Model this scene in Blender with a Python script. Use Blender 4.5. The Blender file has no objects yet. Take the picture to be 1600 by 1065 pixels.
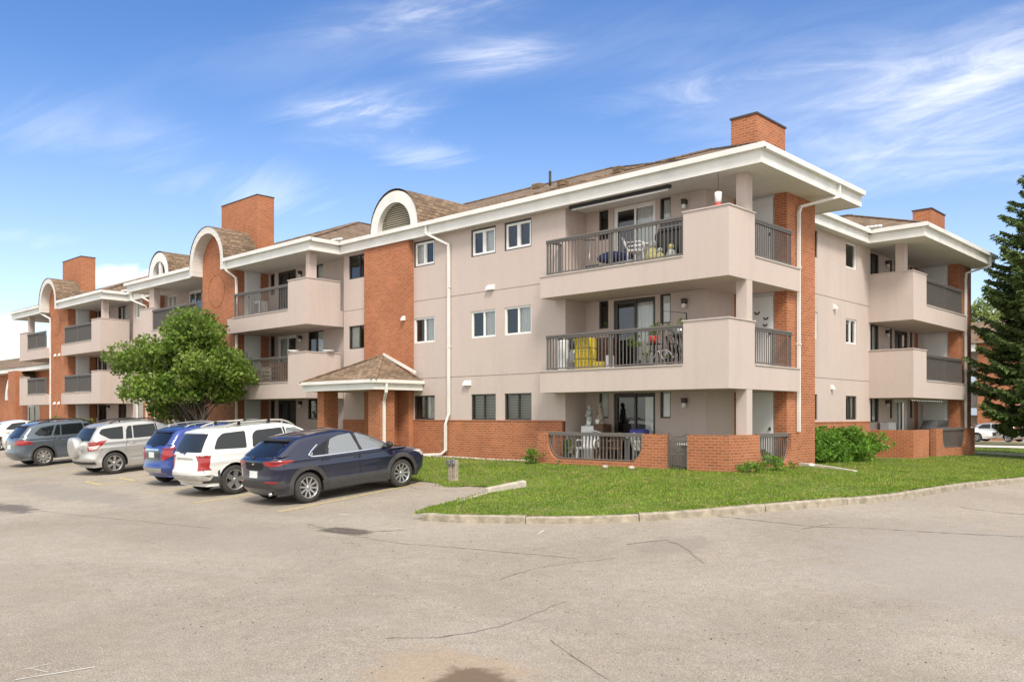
import bpy, math, random, bmesh
import numpy as np
from mathutils import Vector, Matrix
from mathutils.bvhtree import BVHTree
from mathutils.geometry import delaunay_2d_cdt
S = bpy.context.scene
COL = S.collection
RNG = np.random.default_rng(7)
random.seed(7)
PI = math.pi
R = math.radians
# ---------------------------------------------------------------- camera (at the origin; ground lies about 2 m below)
cam = bpy.data.objects.new('camera', bpy.data.cameras.new('camera')); COL.objects.link(cam)
cam.data.sensor_width = 36; cam.data.lens = 36*1343/1600
cam.data.shift_y = 117.5/1600
cam.data.clip_start = .1; cam.data.clip_end = 2000
cam.location = (0, 0, 0)
cam.rotation_euler = (R(90), 0, math.atan2(.68708, .72658))
S.camera = cam
# ---------------------------------------------------------------- light
SUN_EL, SUN_AZ = 50, 124            # azimuth clockwise from +Y
w = bpy.data.worlds.new('World'); S.world = w; w.use_nodes = True
nt = w.node_tree; nt.nodes.clear()
def nn(t, kind, **kw):
    n = t.nodes.new(kind)
    for k, v in kw.items():
        if k.startswith('_'): setattr(n, k[1:], v)
        else: n.inputs[k.replace('__', ' ')].default_value = v
    return n
sky = nn(nt, 'ShaderNodeTexSky', _sky_type='NISHITA', _sun_disc=False, _sun_elevation=R(SUN_EL), _sun_rotation=R(SUN_AZ),
         _air_density=1.0, _dust_density=.6, _ozone_density=2.0)
tc = nn(nt, 'ShaderNodeTexCoord')
hs = nn(nt, 'ShaderNodeHueSaturation', Hue=.510, Saturation=1.26, Value=1.13)
nt.links.new(sky.outputs[0], hs.inputs['Color'])
def cloudlayer(scale, sx, sy, sz, lo, hi, rot=0., det=6, dist=.6):
    mp = nn(nt, 'ShaderNodeMapping'); mp.inputs['Scale'].default_value = (sx, sy, sz); mp.inputs['Rotation'].default_value = (0, 0, rot)
    nt.links.new(tc.outputs['Generated'], mp.inputs[0])
    no = nn(nt, 'ShaderNodeTexNoise', Scale=scale, Detail=det, Roughness=.55, Distortion=dist)
    nt.links.new(mp.outputs[0], no.inputs['Vector'])
    mr = nn(nt, 'ShaderNodeMapRange', _interpolation_type='SMOOTHSTEP'); mr.inputs[1].default_value = lo; mr.inputs[2].default_value = hi
    nt.links.new(no.outputs[0], mr.inputs[0])
    return mr.outputs[0]
def mth(t, op, a, b=None, c=None):
    n = t.nodes.new('ShaderNodeMath'); n.operation = op
    for i, v in enumerate((a, b, c)):
        if v is None: continue
        if isinstance(v, (int, float)): n.inputs[i].default_value = v
        else: t.links.new(v, n.inputs[i])
    return n.outputs[0]
sep = nn(nt, 'ShaderNodeSeparateXYZ'); nt.links.new(tc.outputs['Generated'], sep.inputs[0])
def dot(v):
    vm = nn(nt, 'ShaderNodeVectorMath', _operation='DOT_PRODUCT'); vm.inputs[1].default_value = v; nt.links.new(tc.outputs['Generated'], vm.inputs[0]); return vm.outputs['Value']
# cloud field: gnomonic sky coordinates around the compass direction (-0.69, 0.73), fixed in the world
fw_ = mth(nt, 'MAXIMUM', dot((-.68708, .72658, 0)), .02)
cu = mth(nt, 'DIVIDE', dot((.72658, .68708, 0)), fw_); cv_ = mth(nt, 'DIVIDE', sep.outputs[2], fw_)
front_mask = ramp_ = nn(nt, 'ShaderNodeMapRange'); front_mask.inputs[1].default_value = .05; front_mask.inputs[2].default_value = .3; nt.links.new(dot((-.68708, .72658, 0)), front_mask.inputs[0])
def field(su, sv, det, rough, dist, lo, hi, rot=0., off=0.):
    cb = nn(nt, 'ShaderNodeCombineXYZ'); nt.links.new(cu, cb.inputs[0]); nt.links.new(cv_, cb.inputs[1]); cb.inputs[2].default_value = off
    mp = nn(nt, 'ShaderNodeMapping'); mp.inputs['Rotation'].default_value = (0, 0, rot); mp2 = nn(nt, 'ShaderNodeMapping'); mp2.inputs['Scale'].default_value = (su, sv, 1)
    nt.links.new(cb.outputs[0], mp.inputs[0]); nt.links.new(mp.outputs[0], mp2.inputs[0])
    no = nn(nt, 'ShaderNodeTexNoise', Scale=1., Detail=det, Roughness=rough, Distortion=dist); nt.links.new(mp2.outputs[0], no.inputs['Vector'])
    mr = nn(nt, 'ShaderNodeMapRange', _interpolation_type='SMOOTHSTEP'); mr.inputs[1].default_value = lo; mr.inputs[2].default_value = hi; nt.links.new(no.outputs[0], mr.inputs[0]); return mr.outputs[0]
streak = field(4.5, 24, 8, .66, 1.1, .38, .78, R(-9)); streak2 = field(2.6, 13, 8, .64, .9, .38, .76, R(-20), 4.); puff = field(14, 22, 6, .6, .3, .34, .62, 0, 9.)
def ell(x, y, rx, ry, amt, ang=0.):
    u0, v0 = (x-800)/1343, (650-y)/1343; ca, sa = math.cos(R(ang)), math.sin(R(ang))
    du, dv = mth(nt, 'SUBTRACT', cu, u0), mth(nt, 'SUBTRACT', cv_, v0)
    p = mth(nt, 'ADD', mth(nt, 'MULTIPLY', du, ca*1343/rx), mth(nt, 'MULTIPLY', dv, sa*1343/rx)); q = mth(nt, 'ADD', mth(nt, 'MULTIPLY', du, -sa*1343/ry), mth(nt, 'MULTIPLY', dv, ca*1343/ry))
    r2 = mth(nt, 'ADD', mth(nt, 'MULTIPLY', p, p), mth(nt, 'MULTIPLY', q, q)); return mth(nt, 'MULTIPLY', mth(nt, 'POWER', 2.718, mth(nt, 'MULTIPLY', r2, -1.)), amt)
def fold(items, f):
    r_ = None
    for it in items: e_ = ell(*it); r_ = e_ if r_ is None else mth(nt, 'ADD', r_, e_)
    return mth(nt, 'MULTIPLY', r_, f)
w1 = fold([(775, 88, 95, 26, 1.1, 3), (555, 180, 100, 34, 1.2, 5), (640, 236, 80, 24, 1.1, -4), (650, 22, 170, 34, .6, 12), (1320, 130, 300, 46, .62, 6), (1480, 262, 260, 46, .62, 3), (1560, 90, 150, 60, .5, 30), (1100, 150, 90, 40, .35, -20)], mth(nt, 'ADD', mth(nt, 'MULTIPLY', streak, .46), .10))
w2 = fold([(1500, 170, 330, 110, .8, 10), (230, 250, 330, 60, .42, -14), (60, 375, 120, 26, .5, -5), (480, 330, 200, 40, .2, -12), (900, 60, 700, 60, .16, 5)], mth(nt, 'ADD', mth(nt, 'MULTIPLY', streak2, .5), .16))
w3 = fold([(196, 432, 52, 17, 1.5), (10, 520, 50, 30, .9), (1562, 508, 60, 26, 1.3), (1400, 640, 500, 60, .5)], puff)
allc = mth(nt, 'MULTIPLY', mth(nt, 'ADD', mth(nt, 'ADD', w1, w2), w3), front_mask.outputs[0])
horizon = nn(nt, 'ShaderNodeMapRange', _interpolation_type='SMOOTHSTEP'); horizon.inputs[1].default_value = .40; horizon.inputs[2].default_value = 0.03; horizon.inputs[4].default_value = .20
nt.links.new(sep.outputs[2], horizon.inputs[0])
allc = mth(nt, 'MAXIMUM', allc, horizon.outputs[0])
# unseen bright cloud deck, added overhead and behind the viewpoint to whiten the light
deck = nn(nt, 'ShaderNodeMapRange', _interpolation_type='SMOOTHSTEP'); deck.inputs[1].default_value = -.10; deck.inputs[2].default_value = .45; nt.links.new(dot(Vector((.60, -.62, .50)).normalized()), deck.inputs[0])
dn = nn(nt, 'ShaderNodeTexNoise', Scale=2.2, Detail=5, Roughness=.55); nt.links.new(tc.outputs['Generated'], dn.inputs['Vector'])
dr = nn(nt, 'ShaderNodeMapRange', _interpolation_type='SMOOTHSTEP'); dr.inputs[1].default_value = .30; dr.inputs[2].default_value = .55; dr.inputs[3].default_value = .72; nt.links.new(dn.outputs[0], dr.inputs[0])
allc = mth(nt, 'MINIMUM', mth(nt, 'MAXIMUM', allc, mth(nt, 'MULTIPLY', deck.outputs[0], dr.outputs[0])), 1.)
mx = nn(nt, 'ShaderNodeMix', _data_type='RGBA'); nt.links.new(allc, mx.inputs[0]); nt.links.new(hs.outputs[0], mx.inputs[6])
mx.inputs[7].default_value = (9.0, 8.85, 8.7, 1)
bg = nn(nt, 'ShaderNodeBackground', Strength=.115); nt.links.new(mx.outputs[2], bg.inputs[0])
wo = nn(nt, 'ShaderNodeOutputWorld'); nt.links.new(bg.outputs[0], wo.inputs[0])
sun = bpy.data.objects.new('sun', bpy.data.lights.new('sun', 'SUN')); COL.objects.link(sun)
sun.data.energy = 2.7; sun.data.angle = R(16); sun.data.color = (1, .92, .83)
a, e = R(SUN_AZ), R(SUN_EL)
sdir = Vector((math.sin(a)*math.cos(e), math.cos(a)*math.cos(e), math.sin(e)))
sun.rotation_euler = (-sdir).to_track_quat('-Z', 'Y').to_euler(); sun.location = (0, -10, 30)
S.view_settings.view_transform = 'Standard'; S.view_settings.look = 'None'; S.view_settings.gamma = 1; S.view_settings.exposure = .57
S.render.engine = 'CYCLES'
# ---------------------------------------------------------------- materials
def newmat(name):
    m = bpy.data.materials.new(name); m.use_nodes = True
    t = m.node_tree; b = t.nodes['Principled BSDF']
    return m, t, b
def rgb(c): return (c[0], c[1], c[2], 1)
def noise(t, scale, detail=4, rough=.55, coord='Object', dist=0):
    c = t.nodes.new('ShaderNodeTexCoord'); n = nn(t, 'ShaderNodeTexNoise', Scale=scale, Detail=detail, Roughness=rough, Distortion=dist)
    t.links.new(c.outputs[coord], n.inputs['Vector']); return n.outputs[0]
def ramp(t, src, lo, hi, a=0., b=1.):
    m = t.nodes.new('ShaderNodeMapRange'); t.links.new(src, m.inputs[0])
    for i, v in zip((1, 2, 3, 4), (lo, hi, a, b)): m.inputs[i].default_value = v
    return m.outputs[0]
def mixc(t, fac, c1, c2, mode='MIX'):
    m = nn(t, 'ShaderNodeMix', _data_type='RGBA', _blend_type=mode)
    for i, v in ((0, fac), (6, c1), (7, c2)):
        if isinstance(v, (int, float)): m.inputs[i].default_value = v
        elif isinstance(v, tuple): m.inputs[i].default_value = rgb(v)
        else: t.links.new(v, m.inputs[i])
    return m.outputs[2]
def bump(t, b, h, strength=.3, dist=.01):
    n = nn(t, 'ShaderNodeBump', Strength=strength, Distance=dist); t.links.new(h, n.inputs['Height']); t.links.new(n.outputs[0], b.inputs['Normal'])
def plain(name, c, rough=.6, metal=0, var=.08, spec=.5, coat=0, scale=6.):
    m, t, b = newmat(name)
    if var:
        n = noise(t, scale, 5); v = ramp(t, n, .3, .7, 1-var, 1+var)
        mm = nn(t, 'ShaderNodeVectorMath', _operation='SCALE'); mm.inputs[0].default_value = c; t.links.new(v, mm.inputs['Scale'])
        t.links.new(mm.outputs[0], b.inputs['Base Color'])
        t.links.new(ramp(t, n, .3, .7, max(0, rough-.05), min(1, rough+.06)), b.inputs['Roughness'])
    else:
        b.inputs['Base Color'].default_value = rgb(c); b.inputs['Roughness'].default_value = rough
    b.inputs['Metallic'].default_value = metal; b.inputs['Specular IOR Level'].default_value = spec
    b.inputs['Coat Weight'].default_value = coat; b.inputs['Coat Roughness'].default_value = .04
    return m
def stucco_mat(name, c):
    m, t, b = newmat(name)
    big = noise(t, .55, 5, .6); streakc = t.nodes.new('ShaderNodeTexCoord')
    mp = nn(t, 'ShaderNodeMapping'); mp.inputs['Scale'].default_value = (1.9, 1.9, .16); t.links.new(streakc.outputs['Object'], mp.inputs[0])
    st = nn(t, 'ShaderNodeTexNoise', Scale=1.6, Detail=6, Roughness=.6); t.links.new(mp.outputs[0], st.inputs['Vector'])
    f = mth(t, 'ADD', ramp(t, big, .3, .7, -.03, .03), ramp(t, st.outputs[0], .50, .78, .0, -.07))
    fine = noise(t, 90, 3, .7)
    f = mth(t, 'ADD', mth(t, 'ADD', mth(t, 'ADD', f, ramp(t, noise(t, 9, 5, .7), .3, .7, -.03, .03)), ramp(t, fine, .3, .7, -.05, .05)), 1.)
    mm = nn(t, 'ShaderNodeVectorMath', _operation='SCALE'); mm.inputs[0].default_value = c; t.links.new(f, mm.inputs['Scale'])
    t.links.new(mm.outputs[0], b.inputs['Base Color']); b.inputs['Roughness'].default_value = .92; b.inputs['Specular IOR Level'].default_value = .2
    bump(t, b, fine, .25, .006); return m
def brick_mat(name, c1, c2, mortar, bw=.21, bh=.072, ms=.009, rough=.85, squash=1, bumpd=.006, var=.16):
    m, t, b = newmat(name)
    uv = t.nodes.new('ShaderNodeTexCoord')
    br = nn(t, 'ShaderNodeTexBrick', Scale=1.0); br.inputs['Color1'].default_value = rgb(c1); br.inputs['Color2'].default_value = rgb(c2); br.inputs['Mortar'].default_value = rgb(mortar)
    br.inputs['Mortar Size'].default_value = ms; br.inputs['Mortar Smooth'].default_value = .1; br.inputs['Bias'].default_value = -.1
    br.inputs['Brick Width'].default_value = bw; br.inputs['Row Height'].default_value = bh
    t.links.new(uv.outputs['UV'], br.inputs['Vector'])
    n = noise(t, .9, 5, .6); n2 = noise(t, 25, 3)
    v = mth(t, 'ADD', ramp(t, n, .3, .7, 1-var*.5, 1+var*.5), ramp(t, n2, .3, .7, -var*.4, var*.4))
    mm = nn(t, 'ShaderNodeVectorMath', _operation='SCALE'); t.links.new(br.outputs['Color'], mm.inputs[0]); t.links.new(v, mm.inputs['Scale'])
    t.links.new(mm.outputs[0], b.inputs['Base Color']); b.inputs['Roughness'].default_value = rough; b.inputs['Specular IOR Level'].default_value = .25
    bump(t, b, mth(t, 'SUBTRACT', 1, br.outputs['Fac']), .6, bumpd); return m
M = {}
M['stucco'] = stucco_mat('stucco', (.515, .434, .390))
M['stucco_edge'] = stucco_mat('stucco cap', (.52, .46, .42))
M['brick'] = brick_mat('brick', (.41, .132, .054), (.29, .090, .036), (.39, .225, .14), ms=.0115, bumpd=.004, var=.24)
M['shingle'] = brick_mat('shingle', (.26, .185, .122), (.125, .088, .060), (.075, .055, .042), .26, .13, .010, .95, bumpd=.012, var=.42)
M['white'] = plain('white aluminium', (.72, .71, .67), .45, var=.09, scale=1.6)
M['soffit'] = brick_mat('soffit boards', (.66, .645, .60), (.64, .62, .58), (.45, .44, .40), 4., .2, .006, .6, bumpd=.004, var=.05)
M['vinyl'] = plain('white vinyl', (.78, .78, .76), .4, var=.02)
M['bronze'] = plain('bronze frame', (.045, .036, .03), .4, var=.1)
M['rail'] = plain('railing paint', (.125, .113, .103), .5, var=.12, scale=14)
M['cap'] = plain('dark cap flashing', (.06, .05, .05), .5)
M['door'] = plain('white door paint', (.66, .68, .67), .5, var=.03, scale=1.5)
M['black'] = plain('black plastic', (.02, .02, .02), .5)
M['greyplastic'] = plain('grey plastic', (.09, .09, .092), .55)
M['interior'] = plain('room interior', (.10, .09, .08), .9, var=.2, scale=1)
M['curtain'] = plain('curtain', (.84, .83, .79), .9, var=.06, scale=3)
M['blind'] = brick_mat('blinds', (.42, .41, .37), (.40, .39, .36), (.10, .10, .09), 6, .05, .012, .6, var=.05)
M['louver'] = brick_mat('louver', (.33, .30, .22), (.30, .27, .2), (.05, .045, .035), 6, .075, .02, .6, var=.1)
M['concrete'] = plain('concrete', (.40, .36, .30), .9, var=.22, scale=5)
M['kerb'] = plain('kerb concrete', (.31, .27, .205), .92, var=.35, scale=7)
M['pale'] = plain('cast concrete', (.55, .52, .46), .9, var=.15, scale=9)
M['wood'] = plain('weathered wood', (.33, .28, .22), .85, var=.3, scale=12)
M['darkwood'] = plain('brown wood', (.11, .055, .03), .6, var=.3, scale=8)
M['galv'] = plain('grey metal', (.34, .35, .36), .35, .6, var=.1)
M['stone'] = plain('stones', (.45, .40, .33), .9, var=.4, scale=6)
M['soil'] = plain('soil', (.10, .07, .045), .95, var=.4, scale=3)
M['bluegrey'] = plain('pale blue cladding', (.42, .52, .62), .7, var=.05)
M['paleyellow'] = plain('pale glazed yellow', (.46, .42, .16), .5, var=.3, scale=14)
M['yellow'] = plain('yellow plastic', (.62, .48, .02), .4, var=.12, scale=9)
M['red'] = plain('red plastic', (.55, .035, .02), .4)
M['navy'] = plain('navy cushion fabric', (.02, .035, .12), .9, var=.3)
M['whiteplastic'] = plain('white plastic', (.75, .75, .74), .45, var=.03)
M['statue'] = plain('statue plaster', (.42, .45, .42), .85, var=.25, scale=14)
M['purple'] = plain('blue tub', (.05, .05, .25), .4)
def glass_mat(name, c=(.02, .025, .028), trans=.55, refl=.12, fk=1.6):
    m, t, b = newmat(name); t.nodes.remove(b)
    tr = nn(t, 'ShaderNodeBsdfTransparent'); tr.inputs[0].default_value = (.88, .91, .90, 1)
    df = nn(t, 'ShaderNodeBsdfDiffuse'); df.inputs[0].default_value = rgb(c)
    gl = nn(t, 'ShaderNodeBsdfGlossy', Roughness=.015); gl.inputs[0].default_value = (.95, .97, 1, 1)
    m1 = nn(t, 'ShaderNodeMixShader'); m1.inputs[0].default_value = trans; t.links.new(df.outputs[0], m1.inputs[1]); t.links.new(tr.outputs[0], m1.inputs[2])
    fr = nn(t, 'ShaderNodeFresnel', IOR=1.5); f = mth(t, 'ADD', mth(t, 'MULTIPLY', fr.outputs[0], fk), refl); f = mth(t, 'MINIMUM', f, .95)
    m2 = nn(t, 'ShaderNodeMixShader'); t.links.new(f, m2.inputs[0]); t.links.new(m1.outputs[0], m2.inputs[1]); t.links.new(gl.outputs[0], m2.inputs[2])
    nz = noise(t, 1.3, 2); bp = nn(t, 'ShaderNodeBump', Strength=.06, Distance=.02); t.links.new(nz, bp.inputs['Height']); t.links.new(bp.outputs[0], gl.inputs['Normal'])
    t.links.new(m2.outputs[0], t.nodes['Material Output'].inputs[0]); return m
M['glass'] = glass_mat('window glass', trans=.92, refl=.03, fk=1.3)
M['cglass'] = glass_mat('car glass', (.012, .014, .016), .2, .0, .8)
M['litcg'] = glass_mat('opaque lit car glass', (.17, .185, .19), .0, .08, 1.2)  # opaque; the daylight passing through the cabin is put into this grey
M['screen'] = plain('balcony screen', (.07, .068, .066), .55, var=.35, scale=7)
def asphalt():
    m, t, b = newmat('asphalt')
    g = nn(t, 'ShaderNodeNewGeometry'); P = g.outputs['Position']
    def nz(s, d=5, r=.6, di=0):
        n = nn(t, 'ShaderNodeTexNoise', Scale=s, Detail=d, Roughness=r, Distortion=di); t.links.new(P, n.inputs['Vector']); return n.outputs[0]
    big, mid, fine = nz(.22, 6, .62, .5), nz(1.4, 6, .6), nz(55, 4, .8)
    col = mixc(t, ramp(t, big, .36, .64), (.325, .284, .232), (.425, .378, .316))
    col = mixc(t, ramp(t, mid, .35, .7, 0, .45), col, (.365, .308, .235))
    sp = mth(t, 'MULTIPLY', ramp(t, fine, .36, .64, .62, 1.34), ramp(t, nz(5.5, 5, .65, .4), .3, .7, .9, 1.08))
    vs = nn(t, 'ShaderNodeTexVoronoi', Scale=62); t.links.new(P, vs.inputs['Vector'])
    sp2 = ramp(t, vs.outputs['Distance'], .05, .45, 1.25, .80)
    mm = nn(t, 'ShaderNodeVectorMath', _operation='SCALE'); t.links.new(col, mm.inputs[0]); t.links.new(mth(t, 'MULTIPLY', sp, sp2), mm.inputs['Scale'])
    col = mm.outputs[0]
    # scattered darker pits
    vp = nn(t, 'ShaderNodeTexVoronoi', Scale=7.5); t.links.new(P, vp.inputs['Vector'])
    pit = ramp(t, mth(t, 'ADD', vp.outputs['Distance'], mth(t, 'MULTIPLY', mid, .14)), .125, .10)
    col = mixc(t, mth(t, 'MULTIPLY', pit, .65), col, (.10, .085, .07))
    # stains and repairs that lie on the pavement
    warp = nz(2.2, 5, .65)
    sepp = nn(t, 'ShaderNodeSeparateXYZ'); t.links.new(P, sepp.inputs[0])
    for (cx, cy, rx, ry, colr, am) in ((-12.67, 9.09, .62, .3, (.07, .055, .045), .85), (-21.9, 6.45, 1.3, .42, (.09, .08, .075), .75),
                                     (-7.0, 11.0, .5, .7, (.22, .19, .16), .5), (-5.3, 4.9, .9, .55, (.36, .265, .175), .5), (-5.02, 4.84, .44, .30, (.13, .09, .058), .85), (-13.5, 7.6, 2.6, 1.0, (.26, .23, .2), .35), (-24, 8.6, 5, .8, (.2, .185, .17), .4),
                                     (-17.5, 11.5, .5, 1.2, (.1, .09, .08), .5), (-20.6, 11.4, .5, 1.2, (.1, .09, .08), .5), (-2.5, 13, 3, 3.5, (.30, .275, .25), .5)):
        dx = mth(t, 'DIVIDE', mth(t, 'SUBTRACT', sepp.outputs[0], cx), rx); dy = mth(t, 'DIVIDE', mth(t, 'SUBTRACT', sepp.outputs[1], cy), ry)
        d = mth(t, 'SQRT', mth(t, 'ADD', mth(t, 'MULTIPLY', dx, dx), mth(t, 'MULTIPLY', dy, dy)))
        d = mth(t, 'ADD', d, mth(t, 'MULTIPLY', mth(t, 'SUBTRACT', warp, .5), 2.2))
        col = mixc(t, ramp(t, d, 1.15, .75, 0, am), col, colr)
    t.links.new(col, b.inputs['Base Color']); b.inputs['Roughness'].default_value = .93; b.inputs['Specular IOR Level'].default_value = .25
    bump(t, b, mth(t, 'ADD', fine, mth(t, 'MULTIPLY', vs.outputs['Distance'], -.6)), .5, .012); return m
M['asphalt'] = asphalt()
def grass_mat(name, c1, c2, c3, island=True, trans=.3):
    m, t, b = newmat(name)
    g = nn(t, 'ShaderNodeNewGeometry')
    def nz(s, d=4):
        n = nn(t, 'ShaderNodeTexNoise', Scale=s, Detail=d, Roughness=.6); t.links.new(g.outputs['Position'], n.inputs['Vector']); return n.outputs[0]
    col = mixc(t, ramp(t, nz(.7), .34, .66), c1, c2)
    col = mixc(t, ramp(t, nz(2.6, 5), .50, .70), col, c3)
    if island:
        mm = nn(t, 'ShaderNodeVectorMath', _operation='SCALE'); t.links.new(col, mm.inputs[0]); t.links.new(ramp(t, g.outputs['Random Per Island'], 0, 1, .62, 1.42), mm.inputs['Scale']); col = mm.outputs[0]
    t.links.new(col, b.inputs['Base Color']); b.inputs['Roughness'].default_value = .6; b.inputs['Specular IOR Level'].default_value = .25
    if trans:
        tl = nn(t, 'ShaderNodeBsdfTranslucent'); t.links.new(col, tl.inputs[0])
        ms = nn(t, 'ShaderNodeMixShader'); ms.inputs[0].default_value = trans
        t.links.new(b.outputs[0], ms.inputs[1]); t.links.new(tl.outputs[0], ms.inputs[2]); t.links.new(ms.outputs[0], t.nodes['Material Output'].inputs[0])
    return m
M['lawn'] = grass_mat('lawn base', (.085, .13, .022), (.12, .165, .028), (.15, .16, .045), False, 0)
M['blade'] = grass_mat('grass blades', (.165, .255, .030), (.235, .325, .045), (.36, .34, .11), True, .38)
M['leaf'] = grass_mat('tree leaves', (.10, .18, .024), (.17, .26, .036), (.31, .36, .13), True, .4)
M['hedge'] = grass_mat('hedge leaves', (.10, .22, .025), (.16, .29, .035), (.13, .25, .03), True, .35)
M['needle'] = grass_mat('spruce needles', (.12, .185, .065), (.18, .25, .085), (.23, .30, .11), True, .3)
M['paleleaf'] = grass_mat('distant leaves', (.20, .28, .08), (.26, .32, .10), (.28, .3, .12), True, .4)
M['bark'] = plain('bark', (.07, .055, .042), .95, var=.35, scale=9)
M['linepaint'] = plain('worn yellow paint', (.50, .40, .18), .9, var=.22, scale=22)
M['crack'] = plain('crack filling', (.22, .185, .15), .95, var=.3, scale=9)
# ---------------------------------------------------------------- mesh helpers
ORG = {}
def org(o): return ORG.get(o.name, Vector((0, 0, 0))) if o else Vector((0, 0, 0))
def tag(o, label=None, cat=None, group=None, kind=None):
    for k, v in (('label', label), ('category', cat), ('group', group), ('kind', kind)):
        if v: o[k] = v
    return o
def thing(name, label, cat, loc, group=None):
    o = bpy.data.objects.new(name, None); COL.objects.link(o); o.location = loc; o.empty_display_size = .2
    ORG[o.name] = Vector(loc); return tag(o, label, cat, group)
class MB:
    def __init__(s): s.v = []; s.f = []; s.m = []; s.sm = []; s.cur = 0; s.smooth = False
    def add(s, vs, fs):
        n = len(s.v); s.v += [tuple(p) for p in vs]
        for f in fs: s.f.append(tuple(i+n for i in f)); s.m.append(s.cur); s.sm.append(s.smooth)
        return s
    def quad(s, a, b, c, d): return s.add([a, b, c, d], [(0, 1, 2, 3)])
    def box(s, x0, x1, y0, y1, z0, z1, bev=0):
        if x0 > x1: x0, x1 = x1, x0
        if y0 > y1: y0, y1 = y1, y0
        if bev:
            b = bev; vs = []
            for z, i in ((z0, b), (z0+b, 0), (z1-b, 0), (z1, b)):
                vs += [(x0+i+b, y0+i, z), (x1-i-b, y0+i, z), (x1-i, y0+i+b, z), (x1-i, y1-i-b, z), (x1-i-b, y1-i, z), (x0+i+b, y1-i, z), (x0+i, y1-i-b, z), (x0+i, y0+i+b, z)]
            fs = [(7, 6, 5, 4, 3, 2, 1, 0), tuple(range(24, 32))]
            for k in range(3):
                for j in range(8): fs.append((k*8+j, k*8+(j+1) % 8, k*8+8+(j+1) % 8, k*8+8+j))
            return s.add(vs, fs)
        return s.add([(x0, y0, z0), (x1, y0, z0), (x1, y1, z0), (x0, y1, z0), (x0, y0, z1), (x1, y0, z1), (x1, y1, z1), (x0, y1, z1)],
                     [(3, 2, 1, 0), (4, 5, 6, 7), (0, 1, 5, 4), (1, 2, 6, 5), (2, 3, 7, 6), (3, 0, 4, 7)])
    def obox(s, c, ax, ay, az, hx, hy, hz):
        c, ax, ay, az = Vector(c), Vector(ax), Vector(ay), Vector(az)
        vs = [c+ax*hx*i+ay*hy*j+az*hz*k for k in (-1, 1) for j in (-1, 1) for i in (-1, 1)]
        return s.add(vs, [(2, 3, 1, 0), (4, 5, 7, 6), (0, 1, 5, 4), (1, 3, 7, 5), (3, 2, 6, 7), (2, 0, 4, 6)])
    def bar(s, a, b, w_, h_=None):
        a, b = Vector(a), Vector(b); d = (b-a); L = d.length; d.normalize(); h_ = h_ or w_
        up = Vector((0, 0, 1)) if abs(d.z) < .95 else Vector((0, 1, 0)); x = d.cross(up).normalized(); y = x.cross(d)
        return s.obox((a+b)/2, x, d, y, w_/2, L/2, h_/2)
    def prism(s, poly, a, b):      # poly: 3D points list, extruded by vector b-a
        n = len(poly); d = Vector(b)-Vector(a); vs = [Vector(p) for p in poly]+[Vector(p)+d for p in poly]
        fs = [tuple(range(n))[::-1], tuple(range(n, 2*n))]+[(i, (i+1) % n, n+(i+1) % n, n+i) for i in range(n)]
        return s.add(vs, fs)
    def tube(s, pts, r, n=8, caps=True, closed=False):
        pts = [Vector(p) for p in pts]; rr = r if isinstance(r, (list, tuple)) else [r]*len(pts); rings = []
        prev = None
        for i, p in enumerate(pts):
            d = (pts[min(i+1, len(pts)-1)]-pts[max(i-1, 0)]).normalized()
            if prev is None:
                up = Vector((0, 0, 1)) if abs(d.z) < .9 else Vector((1, 0, 0)); x = d.cross(up).normalized()
            else: x = (prev-d*prev.dot(d)).normalized()
            prev = x; y = d.cross(x)
            rings.append([p+(x*math.cos(2*PI*k/n)+y*math.sin(2*PI*k/n))*rr[i] for k in range(n)])
        vs = [v for q in rings for v in q]; fs = []
        for i in range(len(pts)-1):
            for k in range(n): fs.append((i*n+k, i*n+(k+1) % n, (i+1)*n+(k+1) % n, (i+1)*n+k))
        if caps: fs += [tuple(range(n))[::-1], tuple(range((len(pts)-1)*n, len(pts)*n))]
        sm = s.smooth; s.smooth = True; s.add(vs, fs); s.smooth = sm; return s
    def lathe(s, prof, c, axis='z', n=16):   # prof: (r, h)
        c = Vector(c); vs = []; fs = []
        for (r, h) in prof:
            for k in range(n):
                a = 2*PI*k/n; p, q = r*math.cos(a), r*math.sin(a)
                vs.append(c+(Vector((p, q, h)) if axis == 'z' else Vector((p, h, q)) if axis == 'y' else Vector((h, p, q))))
        for i in range(len(prof)-1):
            for k in range(n):
                f = (i*n+k, i*n+(k+1) % n, (i+1)*n+(k+1) % n, (i+1)*n+k); fs.append(f if axis != 'y' else f[::-1])
        sm = s.smooth; s.smooth = True; s.add(vs, fs); s.smooth = sm; return s
    def ball(s, c, r, n=12, sc=(1, 1, 1)):
        prof = [(max(1e-4, r*math.sin(PI*i/8)), -r*math.cos(PI*i/8)) for i in range(9)]
        k = len(s.v); s.lathe(prof, (0, 0, 0), 'z', n)
        for i in range(k, len(s.v)):
            p = s.v[i]; s.v[i] = (c[0]+p[0]*sc[0], c[1]+p[1]*sc[1], c[2]+p[2]*sc[2])
        return s
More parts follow.
